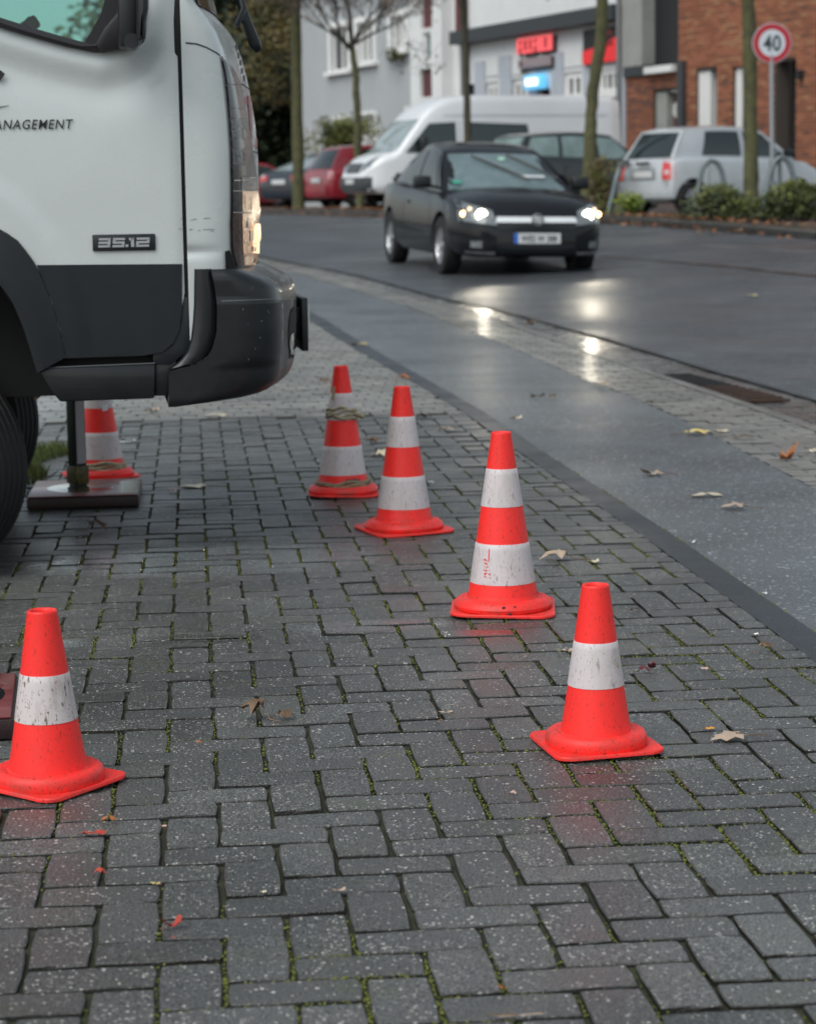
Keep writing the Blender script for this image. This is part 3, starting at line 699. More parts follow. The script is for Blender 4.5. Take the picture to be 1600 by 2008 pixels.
for a in [
 (1438, 1450, 78, 'tan', 'maple', "large flat tan maple leaf lying right of the small front cone", 200, .12),
 (1392, 1434, 22, 'orange', 'oval', "small bright orange yellow leaf touching the large tan maple leaf", 20, .3),
 (1262, 1322, 30, 'wine', 'oval', "dark wine red curled leaf right of the small cone's white band", 0, .9),
 (1279, 1314, 22, 'wine', 'oval', "upright dark red leaf half folded against the wine red leaf", 60, 1.3),
 (1381, 1317, 18, 'pink', 'oval', "small pinkish tan leaf alone between the dark red leaf and the asphalt seam", 0, .8),
 (1500, 1281, 34, 'brown', 'maple', "brown crumpled leaf near the edge of the dark asphalt seam", 30, .8),
 (1112, 1281, 34, 'tan', 'sliver', "narrow tan leaf tucked behind the small front right cone", 170, .5),
 (507, 1413, 62, 'brown', 'maple', "crumpled grey brown leaf in the middle of the dark wet pavers", 150, .9),
 (556, 1413, 36, 'brown', 'maple', "smaller dark brown curled leaf touching the crumpled grey brown one", 10, 1.2),
 (390, 1463, 13, 'rust', 'oval', "tiny rust coloured leaf with a stem left of the crumpled brown leaf", 0, 1.),
 (184, 1641, 44, 'red', 'sliver', "red brown sliver of leaf below the left cone's plate corner", 0, .4),
 (214, 1617, 28, 'rust', 'sliver', "rust brown curled leaf just right of and above the red sliver", 0, .8),
 (320, 1628, 14, 'pink', 'oval', "tiny pinkish leaf in a joint below the left cone", 0, 1.),
 (196, 1720, 24, 'red', 'oval', "small bright red leaf with a stalk near the lower left", 190, 1.),
 (338, 1826, 36, 'red', 'sliver', "dark red twisted leaf near the bottom, lower left of the middle", 20, .9),
 (341, 1846, 10, 'red', 'oval', "tiny red crumb of leaf just below the dark red twisted leaf", 0, .5),
 (305, 1739, 20, 'yellow', 'sliver', "thin yellow tan sliver in a joint above the twisted red leaf", 160, .4),
 (516, 1757, 14, 'cream', 'oval', "tiny cream leaf scrap in the lower left centre", 0, .6),
 (665, 1752, 24, 'tan', 'sliver', "small tan leaf scrap across a mossy joint, lower centre", 0, .5),
 (1004, 1562, 18, 'pink', 'oval', "small salmon pink leaf left of and below the small front right cone", 0, .8),
 (874, 1402, 26, 'tan', 'sliver', "thin tan twig like leaf left of the small front right cone", 175, .2),
 (858, 1419, 18, 'brown', 'sliver', "thin brown leaf scrap just below the tan twig like leaf", 10, .3),
 (985, 1948, 18, 'rust', 'sliver', "small curled rust leaf in a joint at the bottom", 130, 1.),
 (1020, 1998, 92, 'tan', 'sliver', "long thin tan stalk lying along a joint at the bottom edge", 3, .05),
 (1097, 1099, 64, 'tan', 'maple', "broad tan leaf right of the scratched tall cone", 180, .5),
 (1163, 1105, 26, 'cream', 'oval', "small cream leaf just right of the broad tan leaf", 0, .5),
 (1090, 1119, 16, 'dark', 'oval', "tiny black leaf scrap just below the broad tan leaf", 0, .8),
 (1245, 1200, 20, 'dark', 'oval', "black leaf scrap on the pavers above the small front right cone", 0, .6),
 (388, 956, 60, 'cream', 'maple', "pale cream lobed leaf on the mossy pavers right of the foot plate", 185, .2),
 (340, 967, 18, 'pink', 'oval', "small pinkish leaf left of the pale cream lobed leaf", 0, .8),
 (442, 991, 12, 'dark', 'oval', "black scrap on the pavers below the pale cream lobed leaf", 0, .7),
 (186, 1043, 42, 'brown', 'maple', "brown and pink curled leaf in front of the red foot plate", 10, .8),
 (158, 1060, 24, 'dark', 'sliver', "black leaf scrap in front of the brown and pink curled leaf", 0, .5),
 (422, 817, 40, 'cream', 'sliver', "cream oblong leaf just below the truck's bumper", 175, .2),
 (301, 808, 26, 'tan', 'oval', "small tan leaf in the gap between truck sill and bumper", 0, .6),
 (726, 870, 30, 'brown', 'maple', "brown leaf left of the second tall cone's upper part", 0, 1.),
 (741, 896, 38, 'cream', 'maple', "cream leaf between the two farthest tall cones", 40, .6),
 (825, 820, 26, 'dark', 'maple', "dark curled leaf right of the second tall cone's upper white band", 0, 1.2),
 (875, 847, 28, 'tan', 'sliver', "tan and brown leaf left of the nearest tall cone's tip", 0, .6),
 (634, 752, 24, 'brown', 'maple', "brown leaf between the bumper and the taped cone", 0, 1.1),
 (789, 745, 24, 'rust', 'maple', "rusty leaf right behind the tip of the second tall cone", 0, 1.),
 (704, 676, 30, 'yellow', 'sliver', "yellowish leaf on the asphalt seam above the taped cone", 0, .3),
 (845, 949, 14, 'white', 'oval', "tiny pale scrap right of the second tall cone's lower white band", 0, .5),
 (1013, 822, 24, 'cream', 'oval', "small cream leaf above the nearest tall cone's tip", 0, .6),
 (1055, 780, 26, 'dark', 'sliver', "dark narrow leaf on the bike path below the lamp reflection", 0, .8),
 (1084, 781, 14, 'brown', 'oval', "small brown leaf right of the dark narrow leaf on the bike path", 0, 1.2),
 (1074, 847, 18, 'dark', 'sliver', "thin black scrap on the bike path right of the nearest tall cone's tip", 0, .3),
 (1285, 932, 48, 'tan', 'maple', "curled tan leaf on the bike path, nearest the asphalt seam of the three pale ones", 185, .5),
 (1386, 974, 56, 'cream', 'sliver', "flat cream leaf in the middle of the bike path at the right", 0, .15),
 (1446, 998, 54, 'tan', 'maple', "thin tan leaf with a raised stalk on the bike path at the right", 180, .3),
 (1360, 853, 50, 'yellow', 'maple', "yellow cream leaf on the bike path near the strip of setts", 0, .5),
 (1416, 848, 26, 'cream', 'oval', "cream leaf on the edge of the setts beside the yellow cream leaf", 0, .4),
 (1460, 862, 38, 'brown', 'sliver', "flat brown leaf on the setts near their left edge", 0, .4),
 (1538, 903, 36, 'rust', 'maple', "rust brown crumpled leaf on the edge of bike path and setts", 0, 1.2),
 (1594, 896, 32, 'cream', 'maple', "cream leaf on the setts at the right edge of the picture", 0, .6),
 (1274, 793, 18, 'dark', 'oval', "dark leaf on the line between bike path and setts", 0, .9),
 (1184, 757, 26, 'tan', 'oval', "tan leaf in the wet patch between bike path and setts", 0, .6),
 (1040, 637, 20, 'brown', 'oval', "brown leaf in the gutter between the two lamp reflections", 0, 1.2),
 (1475, 580, 22, 'yellow', 'oval', "single pale yellow leaf in the middle of the road", 0, .3),
 (1530, 798, 12, 'dark', 'oval', "small dark leaf in the gutter at the right", 0, 1.),
 (1480, 1250, 14, 'white', 'oval', "white pebble like scrap on the pavers by the asphalt seam", 0, 1.),
 (1357, 1067, 12, 'white', 'oval', "white scrap on the bike path beside the asphalt seam", 0, 1.),
 (1499, 1168, 12, 'white', 'oval', "white scrap touching the seam's mossy edge at the right", 0, 1.)]:
    leaf(*a)
# marker cap by the rear cone, grass tuft bed
g = G(247, 866); cap = empty("survey_cap", (g[0], g[1], zg(g[0], g[1])+.003), 0, "round white marker cap set in the pavers behind the rear cone", "marker")
link("rim", mesh_of("rim", *lathe([(.0, .004), (.038, .004), (.042, .006), (.048, .006), (.05, .0)], 28), True, 30), cap, mat("cap_white", (.45, .48, .48), .3))
link("dark_face", mesh_of("dark_face", *lathe([(.0, .0075), (.034, .0075), (.034, .004)], 28)), cap, M_DARK)
box("cap_arrow", (.012, 0, .009), (.03, .012, .003), MATS["cap_white"], cap)
M_GRASS = mat("grass", (.035, .06, .010), .6, mottle=(.10, .13, .02), vscale=14)
gv, gf = [], []
for k in range(15000):
    x = random.uniform(-2.6, -1.28); y = random.uniform(4.65, 6.7)
    if x > -1.40+.05*math.sin(y*7)+(y-5.6)*.06: continue
    if -1.39 < x and 4.6 < y < 5.15: continue
    h = random.uniform(.02, .06); a = random.uniform(0, 6.28); w = .003; lx, ly = random.gauss(0, .02), random.gauss(0, .02); N = len(gv)
    gv += [(x-w*math.cos(a), y-w*math.sin(a), -.01), (x+w*math.cos(a), y+w*math.sin(a), -.01), (x+lx*.5+w*.7, y+ly*.5, h*.6), (x+lx, y+ly, h)]
    gf += [(N, N+1, N+2), (N, N+2, N+3)]
tag(link("grass", mesh_of("grass", gv, gf), None, M_GRASS), "short green grass growing beside the truck's front wheel", kind='stuff')
# ================================================================== TRUCK
TA = R(2.5)
TT = np.array([math.cos(TA), math.sin(TA), 0.]); TN = np.array([-math.sin(TA), math.cos(TA), 0.])   # forward, inward
T0 = P(330, 797, 6.75); T0 = np.array([T0[0], T0[1], 0.])
truck = empty("truck", T0, TA, "white flatbed truck with black bumper parked at the left on the pavers", "truck")
def TP(px, py, off=0.):
    r = ray(px, py); t = ((T0+TN*off-CAM)@TN)/(r@TN); q = CAM+r*t-T0
    return float(q@TT), float(q[2])
def TD(px, py):
    r = ray(px, py); return Vector((float(r@TT), float(r@TN), float(r[2])))
CAML = Vector((float((CAM-T0)@TT), float((CAM-T0)@TN), CH))
M_CAB = mat("cab_white", (.53, .565, .55), .28, spec=.5, var=.035, vscale=3.5, coat=.45, rvar=.05)
M_LENS = mat("lamp_glass_dark", (.05, .05, .055), .12, spec=.6, var=.5, vscale=40, coat=.8)
M_BUMP = mat("bumper_plastic", (.008, .010, .011), .36, spec=.35, var=.2, vscale=16, bump=.08, bscale=1200, rvar=.18, coat=.25)
M_CLAD = mat("door_cladding", (.010, .013, .015), .45, spec=.35, var=.12, vscale=10, rvar=.06)
W = .93   # half width
XS = TP(361, 450)[0]      # door gap
# silhouette of the cab front at each height
sil = [(-190, 372), (-120, 392), (-60, 409), (0, 424), (40, 437), (80, 450), (140, 466), (220, 479), (300, 487), (350, 491), (470, 501), (600, 509), (760, 513), (1000, 514), (1300, 514)]
sil = [(-150, 395), (-60, 405), (0, 421), (30, 447), (54, 463), (85, 474), (135, 487), (182, 496), (232, 504), (295, 509), (385, 511), (430, 512), (480, 510), (540, 508), (700, 508)]
def Xf_of_z():
    zs, xs = [], []
    for py, px in sil:
        x, z = TP(px, py); zs.append(z); xs.append(x-.045)
    o = np.argsort(zs); return np.array(zs)[o], np.array(xs)[o]
ZS_, XS_ = Xf_of_z()
def Xf(z): return float(np.interp(z, ZS_, XS_)) if z < ZS_[-1] else float(XS_[-1]-.35*(z-ZS_[-1]))
def barrel(z): return .05*max(0, (z-1.15)/.8)**2 + .015*max(0, (.8-z)/.4)**2
def plan(xf, z, xa, n1=6, n2=10, n3=16, full=True, rx=.17, ry=.14, bul=.10, half=W):
    """plan outline from the side (xa) round the corner across the front to the far side"""
    y0 = barrel(z); rx = max(.02, min(rx, (xf-xa)*.7)); pts = [(xa+(xf-rx-xa)*i/n1, y0) for i in range(n1)]
    for i in range(n2+1):
        t = i/n2; a = (xf-rx, y0); b = (xf-.01, y0+.003); c = (xf, y0+ry)
        pts.append(((1-t)**2*a[0]+2*t*(1-t)*b[0]+t*t*c[0], (1-t)**2*a[1]+2*t*(1-t)*b[1]+t*t*c[1]))
    for i in range(1, n3+1):
        y = y0+ry+(half-y0-ry)*i/n3; k = 1-(y-y0-ry)/(half-y0-ry); pts.append((xf+bul*(1-k**2), y))
    if full: pts += [(x, 2*half-y) for x, y in pts[::-1][1:]]
    return pts
zr = lambda a, b, n: [a+(b-a)*i/n for i in range(n+1)]
zlo = TP(372, 578)[1]; ztop = 2.12
dz0 = TP(395, 494)[1]; dx0, dx1 = TP(362, 494)[0], TP(436, 494)[0]
dent = lambda x, y, z: .013*math.exp(-((z-dz0)/.014)**2)*max(0, 1-max(0, (x-dx0)/(dx1-dx0)))**.7 if y < .2 and x < dx1 else 0.
rows = [[(x, y+dent(x, y, z), z) for x, y in plan(Xf(z), z, XS+.008, full=True)] for z in zr(zlo-.25, ztop, 170)]
corner = link("cab_front", gridmesh("cab_front", rows, True), truck, M_CAB)
cbv = bvh_of(corner.data)
# cab roof and back, underside
roof = [(-1.55, .06)] + plan(Xf(ztop), ztop, -1.5, full=False) + [(x, 2*W-y) for x, y in plan(Xf(ztop), ztop, -1.5, full=False)[::-1]] + [(-1.55, 2*W-.06)]
prism("cab_roof", roof, ztop-.004, ztop+.06, M_CAB, truck, axes=(0, 1, 2))
box("cab_back", (-1.52, W, 1.3), (.04, 2*W-.1, 1.6), M_CAB, truck)
# side skins with window and wheel openings; the far side mirrors the near one
WCX = TP(28, 822, .12)[0]-.30; WCZ = .345
trim_lo = [(-560, -40), (-300, -35), (-120, 0), (0, 53), (60, 71), (120, 88), (170, 99), (195, 104), (225, 97), (250, 84), (265, 60), (275, 20), (290, -60), (280, -110)]
flare_out = [(-520, 760), (-500, 640), (-430, 520), (-340, 455), (-200, 412), (-100, 412), (0, 446), (38, 472), (72, 518), (100, 585), (118, 645), (128, 700)]
flare_in = [(-445, 800), (-430, 690), (-370, 600), (-290, 535), (-180, 500), (-90, 505), (-30, 532), (5, 565), (28, 600), (46, 645), (60, 690), (72, 730)]
crease_px = [(-300, 300), (-150, 290), (0, 345), (40, 372), (80, 410), (120, 462), (150, 520), (168, 570), (180, 640), (184, 700)]
L2 = lambda pl: [TP(*p) for p in pl]
trim_l, fo_l, fi_l, cr_l = L2(trim_lo), L2(flare_out), L2(flare_in), L2(crease_px)
win_px = [(-480, -120), (-480, -70), (-300, -52), (-120, -20), (0, 33), (60, 52), (120, 70), (165, 82), (188, 88), (222, 60), (240, 10), (250, -60), (240, -118)]
win_l = L2(win_px)
door_bot = L2([(60, 700), (125, 702), (280, 697), (318, 690), (340, 672), (352, 645), (357, 600)])
def inpoly(p, poly):
    x, y = p; c = False; n = len(poly)
    for i in range(n):
        (x1, y1), (x2, y2) = poly[i], poly[(i+1) % n]
        if (y1 > y) != (y2 > y) and x < (x2-x1)*(y-y1)/(y2-y1)+x1: c = not c
    return c
def pdist(p, pl):
    best = 9; x, y = p
    for (x1, y1), (x2, y2) in zip(pl, pl[1:]):
        dx, dy = x2-x1, y2-y1; t = max(0, min(1, ((x-x1)*dx+(y-y1)*dy)/(dx*dx+dy*dy))); best = min(best, math.hypot(x-x1-t*dx, y-y1-t*dy))
    return best
arch_poly = fi_l + [(fi_l[-1][0], .3), (fi_l[0][0], .3)]
crease_poly = cr_l + [(cr_l[-1][0], .2), (cr_l[0][0], .2)]
under_door = door_bot[-1:] + [(XS, door_bot[-1][1]), (XS, 0), (-3, 0), (-3, door_bot[0][1])] + door_bot[:-1]
def door_y(x, z):
    d = pdist((x, z), trim_l); below = z < np.interp(x, [a for a, b in trim_l[:8]], [b for a, b in trim_l[:8]])+.02
    # the shoulder rolls out under the window, then the panel dishes in below it
    sh = -.011*math.exp(-((d-.035)/.035)**2) + .011*math.exp(-((d-.115)/.05)**2)
    dc = pdist((x, z), cr_l); ins = inpoly((x, z), crease_poly)
    k = min(1, dc/.05)
    cr = -.007*(k*k*(3-2*k)) if ins else 0.
    edge = min(1, (XS-x)/.03)
    return barrel(z) + sh + cr + .006*(1-edge)**2
nx_, nz_ = 118, 96
gx = [-1.48+(XS-.004+1.48)*i/nx_ for i in range(nx_+1)]; gz = [.40+(ztop-.40)*j/nz_ for j in range(nz_+1)]
vs = [(x, door_y(x, z), z) for x in gx for z in gz]; fs = []
win_in = win_l
for i in range(nx_):
    for j in range(nz_):
        c = ((gx[i]+gx[i+1])/2, (gz[j]+gz[j+1])/2)
        if inpoly(c, arch_poly) or inpoly(c, win_in) or inpoly(c, under_door): continue
        a = i*(nz_+1)+j; fs.append((a, a+nz_+1, a+nz_+2, a+1))
dme = mesh_of("cab_door", vs, fs, True)
_b = bmesh.new(); _b.from_mesh(dme)
def near_on(p, pl):
    best = (9, None)
    for (x1, y1), (x2, y2) in zip(pl, pl[1:]):
        dx, dy = x2-x1, y2-y1; t = max(0, min(1, ((p[0]-x1)*dx+(p[1]-y1)*dy)/(dx*dx+dy*dy))); q = (x1+t*dx, y1+t*dy); d_ = math.dist(p, q)
        if d_ < best[0]: best = (d_, q)
    return best
for v in _b.verts:
    if v.link_edges and any(len(e.link_faces) == 1 for e in v.link_edges):
        best = min((near_on((v.co.x, v.co.z), pl_) for pl_ in (win_l+win_l[:1], fi_l, door_bot)), key=lambda b: b[0])
        if best[0] < .03: v.co.x, v.co.z = best[1]; v.co.y = door_y(*best[1])
bmesh.ops.delete(_b, geom=[v for v in _b.verts if not v.link_faces], context='VERTS'); _b.to_mesh(dme); _b.free()
door = link("cab_door", dme, truck, M_CAB)
dbv = bvh_of(door.data)
far_me = door.data.copy(); far_me.transform(Matrix.Translation((0, 2*W, 0)) @ Matrix.Diagonal((1, -1, 1, 1))); link("far_cab_door", far_me, truck)
# dark shut line behind the door gap
link("door_gap", gridmesh("door_gap", [[(XS-.012, barrel(z)+.012, z), (XS+.016, barrel(z)+.012, z)] for z in zr(.66, ztop, 12)]), truck, M_DARK)
# black lower cladding on the door
clad = L2([(357, 517)]) + door_bot[::-1][0:6] + L2([(125, 702), (128, 700), (118, 645), (100, 585), (72, 519)])
bm = bmesh.new(); pr_vs = []
def clad_sheet(name, poly, m, off, cell=.02, mask=None):
    xs = [p[0] for p in poly]; zs = [p[1] for p in poly]
    x0, x1, z0, z1 = min(xs), max(xs), min(zs), max(zs); nx, nz = max(2, int((x1-x0)/cell)), max(2, int((z1-z0)/cell))
    b = bmesh.new(); f = b.faces.new([b.verts.new((x, 0, z)) for x, z in poly])
    for k in range(1, nx): bmesh.ops.bisect_plane(b, geom=list(b.verts)+list(b.edges)+list(b.faces), plane_co=(x0+(x1-x0)*k/nx, 0, 0), plane_no=(1, 0, 0))
    for k in range(1, nz): bmesh.ops.bisect_plane(b, geom=list(b.verts)+list(b.edges)+list(b.faces), plane_co=(0, 0, z0+(z1-z0)*k/nz), plane_no=(0, 0, 1))
    for v in b.verts: v.co.y = door_y(v.co.x, v.co.z)-off
    r = bmesh.ops.extrude_face_region(b, geom=list(b.faces))
    for v in [g for g in r['geom'] if isinstance(g, bmesh.types.BMVert)]: v.co.y += off+.004
    bmesh.ops.recalc_face_normals(b, faces=b.faces)
    return link(name, from_bm(name, b, True, 40), truck, m)
clad_sheet("door_cladding", clad, M_CLAD, .005)
# fender flare, a proud shell between its two arcs
n = 40
def resample(pl, n):
    pl = [Vector((a, b)) for a, b in pl]; L = [0]
    for a, b in zip(pl, pl[1:]): L.append(L[-1]+(b-a).length)
    return [(float(np.interp(L[-1]*i/n, L, [p.x for p in pl])), float(np.interp(L[-1]*i/n, L, [p.y for p in pl]))) for i in range(n+1)]
A_, B_ = resample(fo_l, n), resample(fi_l, n); rows = []
for (x1, z1), (x2, z2) in zip(A_, B_):
    row = []
    for t, off in ((0, .0), (.02, -.018), (.5, -.028), (.75, -.042), (.97, -.040), (1, -.03), (1.0, .10)):
        x, z = x1+(x2-x1)*t, z1+(z2-z1)*t; row.append((x, door_y(x1, max(.4, z1))+off+.006, z))
    rows.append(row)
link("wheel_arch_flare", gridmesh("wheel_arch_flare", rows, True, sharp=35), truck, M_CLAD)
# wheel housing
rows = []
for (x2, z2) in B_: rows.append([(x2, .05, z2), (x2, .5, z2)])
link("wheel_housing", gridmesh("wheel_housing", rows, True), truck, M_DARK)
box("wheel_housing_wall", (WCX, .56, .86), (1.05, .03, .55), M_DARK, truck)
# window: trim, glass, quarter pillar, things inside the cab
M_TRIM = mat("window_rubber", (.016, .015, .018), .5, spec=.4)
trim_poly = trim_l[2:10] + [p for p in win_l[3:10]][::-1]
rows = []
TA1, TB1 = resample(trim_l[:12], 44), resample(win_l[1:12], 44)
for (x1, z1), (x2, z2) in zip(TA1, TB1):
    rows.append([(x1, barrel(z1)+.004, z1), (x1*.97+x2*.03, barrel(z1)-.026, z1*.97+z2*.03), (x1*.6+x2*.4, barrel(z1)-.030, z1*.6+z2*.4), (x1*.55+x2*.45, barrel(z1)-.022, z1*.55+z2*.45), (x2, barrel(z2)-.020, z2), (x2, barrel(z2)+.03, z2)])
link("window_trim", gridmesh("window_trim", rows, True, sharp=30), truck, M_TRIM)
mg = bpy.data.materials.new("cab_glass"); mg.use_nodes = True; nn = mg.node_tree.nodes; ll = mg.node_tree.links; nn.remove(nn["Principled BSDF"])
tr = nn.new("ShaderNodeBsdfTransparent"); tr.inputs[0].default_value = (.72, .87, .84, 1); gl = nn.new("ShaderNodeBsdfGlossy"); gl.inputs["Roughness"].default_value = .04
fr = nn.new("ShaderNodeFresnel"); fr.inputs[0].default_value = 1.5; ms = nn.new("ShaderNodeMixShader"); ll.new(fr.outputs[0], ms.inputs[0]); ll.new(tr.outputs[0], ms.inputs[1]); ll.new(gl.outputs[0], ms.inputs[2]); ll.new(ms.outputs[0], nn["Material Output"].inputs[0])
wp = [p for p in win_l]
prism("side_window", wp, .02, .025, mg, truck, axes=(0, 2, 1))
link("far_side_window", bpy.data.objects["side_window"].data.copy(), truck).location = (0, 2*W-.045, 0)
M_SEAT = mat("seat_fabric", (.03, .035, .035), .9, var=.3, vscale=30)
box("seat", (-1.02, .5, 1.45), (.14, .5, .75), M_SEAT, truck, rot=Matrix.Rotation(R(-12), 3, 'Y'), bevel=.05)
box("dashboard", (.02-.35, W, 1.38), (.30, 1.6, .30), M_SEAT, truck, bevel=.06)
b = bmesh.new()
for q in range(24):
    a0, a1 = 2*math.pi*q/24, 2*math.pi*(q+1)/24
    tube_bm(b, [(.2*math.cos(a0)*.5, .2*math.sin(a0), .2*math.cos(a0)*.85), (.2*math.cos(a1)*.5, .2*math.sin(a1), .2*math.cos(a1)*.85)], .014, 6, False)
sw = link("steering_wheel", from_bm("steering_wheel", b, True), truck, M_BLK); sw.location = (-.50, 1.35, 1.62)
for dz in (0, .12): box("hand_grip", (-.62+dz, 1.2, 1.66+dz*.3), (.30, .05, .045), M_BLK, truck, rot=Matrix.Rotation(R(-33), 3, 'Y'), bevel=.01)
q1 = L2([(165, 83), (188, 88), (222, 60), (240, 10), (250, -60), (215, -60), (205, 0), (196, 30)])
prism("quarter_panel", q1, .004, .016, M_TRIM, truck, axes=(0, 2, 1))
# windscreen on the front above the cowl
zc = TP(440, 20)[1]
pts = []
for z in zr(zc+.03, ztop-.08, 6):
    pl = plan(Xf(z), z, XS+.008, full=True); pl = [(x+.006, y) for x, y in pl if .10 < y < 2*W-.10]
    pl = [(float(np.interp(t, np.linspace(0, 1, len(pl)), [p[0] for p in pl])), float(np.interp(t, np.linspace(0, 1, len(pl)), [p[1] for p in pl]))) for t in np.linspace(0, 1, 24)]
    pts.append([(x, y, z) for x, y in pl])
link("windscreen", gridmesh("windscreen", pts, True), truck, M_GLASS)
tube("wiper", [(Xf(zc)+.10, .30, zc-.02), (Xf(zc)+.125, .30, zc+.03), (Xf(zc)+.05, .50, zc+.42)], [.012, .012, .008], M_BLK, truck)
a = [TP(468, -8, .45), TP(483, 40, .45), TP(500, 85, .45), TP(508, 100, .45)]
b = bmesh.new(); tube_bm(b, [(x, .45, z) for x, z in a], [.012, .016, .02, .012], 8); tube_bm(b, [(TP(462, 30, .4)[0], .4, TP(462, 30, .4)[1]), (TP(478, 42, .4)[0], .4, TP(478, 42, .4)[1])], .008, 6)
link("wiper_blade", from_bm("wiper_blade", b, True), truck, M_BLK)
# seam lines on the nose: thin dark grooves laid on the skin
def on_skin(bvh, px, py, off):
    d = TD(px, py); h = bvh.ray_cast(CAML, d)
    if h[0] is None:
        x, z = TP(px, py, .3); h2 = bvh.find_nearest(Vector((x, .3, z))); q, nn_ = h2[0], h2[1]
        nn_ = nn_ if nn_.dot(CAML-q) > 0 or nn_.x > 0 else -nn_
        return q+nn_*off
    nn_ = h[1] if h[1].dot(d) < 0 else -h[1]
    return h[0]+nn_*off
def groove(name, bvh, pl, w, m, off=.0012):
    pts = []
    dense = []
    for a, b in zip(pl, pl[1:]):
        for k in range(4): dense.append((a[0]+(b[0]-a[0])*k/4, a[1]+(b[1]-a[1])*k/4))
    dense.append(pl[-1])
    c = [on_skin(bvh, *p, off) for p in dense]
    b_ = bmesh.new(); tube_bm(b_, c, w, 6); return link(name, from_bm(name, b_, True), truck, m)
groove("panel_seam", cbv, [(364, 83), (385, 85), (405, 92), (425, 103), (431, 108)], .0025, M_DARK, .0)
groove("panel_seam", cbv, [(470, 163), (478, 166), (486, 172), (492, 180)], .0022, M_DARK, .0)
groove("panel_seam", cbv, [(496, 296), (502, 298), (506, 300)], .0022, M_DARK, .0)
# head lamp wrapped round the corner: reflector cells under one outline
hl_l = [(112, 431), (150, 437), (200, 442), (250, 446), (300, 449), (350, 450), (400, 450), (450, 449), (490, 450), (512, 455), (526, 462)]
hl_r = [(112, 434), (135, 455), (160, 468), (200, 475), (250, 483), (300, 490), (350, 497), (400, 502), (450, 506), (480, 507), (500, 506), (526, 498)]
LX = lambda y: float(np.interp(y, [a for a, b in hl_l], [b for a, b in hl_l])); RX = lambda y: float(np.interp(y, [a for a, b in hl_r], [b for a, b in hl_r]))+float(np.interp(y, [120, 300, 510, 526], [0, 5, 6, 0]))
def lamp_patch(name, y0, y1, t0, t1, m, off, parent=None, nr=6, nc=6):
    pts = []
    for i in range(nr+1):
        y = y0+(y1-y0)*i/nr; a, b = LX(y), RX(y); pts.append([on_skin(cbv, a+(b-a)*(t0+(t1-t0)*j/nc), y, off) for j in range(nc+1)])
    o = link(name, gridmesh(name, pts, True), truck if parent is None else parent, m); return o
M_L1 = mat("smoked_lens", (.022, .021, .023), .22, coat=.15, spec=.3, mottle=(.075, .07, .075), vscale=28)
M_L2 = mat("ribbed_lens_grey", (.07, .072, .076), .25, coat=.15, spec=.3, mottle=(.17, .175, .18), vscale=35, bump=.8, bscale=120)
M_L3 = mat("amber_smoked", (.05, .030, .026), .25, coat=.15, spec=.3, mottle=(.12, .08, .07), vscale=60)
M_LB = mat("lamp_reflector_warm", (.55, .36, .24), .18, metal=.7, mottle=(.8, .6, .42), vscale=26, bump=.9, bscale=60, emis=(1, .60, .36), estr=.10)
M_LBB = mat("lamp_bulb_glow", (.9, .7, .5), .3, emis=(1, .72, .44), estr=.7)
hl = lamp_patch("headlight", 110, 527, 0, 1, [M_L1], .004, nr=40, nc=8)
cells = [(118, 165, .12, .95, M_L1), (167, 212, .1, .95, M_L1), (214, 232, .1, .95, M_L3), (234, 252, .1, .95, M_L2), (254, 271, .1, .60, M_L2), (254, 271, .62, .95, M_L1), (273, 290, .1, .95, M_L1), (292, 322, .08, .5, M_L2), (292, 322, .52, .95, M_L1), (324, 344, .06, .95, M_L1), (346, 372, .06, .34, M_L1), (346, 372, .36, .95, M_L2), (374, 415, .06, .34, M_L1), (374, 415, .38, .95, M_LB), (418, 522, .06, .32, M_L3), (418, 520, .36, .97, M_LB)]
for y0, y1, t0, t1, m in cells: lamp_patch("reflector_cell", y0, y1, t0, t1, m, .0075, hl, nr=6, nc=5)
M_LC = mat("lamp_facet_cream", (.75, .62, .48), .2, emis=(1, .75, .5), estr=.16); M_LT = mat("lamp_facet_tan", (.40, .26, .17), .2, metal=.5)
for k, (t0, t1) in enumerate(((.37, .43), (.44, .52), (.53, .58), (.60, .68), (.69, .75))):
    for j, (y0, y1) in enumerate(((424, 446), (448, 474), (478, 496), (500, 519))):
        if (k*3+j*5) % 4 != 1: lamp_patch("lamp_facet", y0+k*1.5, y1-k, t0, t1, (M_LC, M_LT)[(k+j) % 2], .0093, hl, nr=4, nc=2)
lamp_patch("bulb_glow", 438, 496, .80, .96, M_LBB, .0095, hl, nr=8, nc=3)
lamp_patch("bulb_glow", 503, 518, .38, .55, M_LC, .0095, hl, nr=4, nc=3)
for y0, y1, t0, t1 in ((380, 408, .40, .44), (386, 412, .62, .66), (352, 354, .1, .9), (373, 374.5, .06, .9), (415, 417, .06, .9)): lamp_patch("chrome_edge", y0, y1, t0, t1, M_CHROME, .0092, hl, nr=3, nc=4)
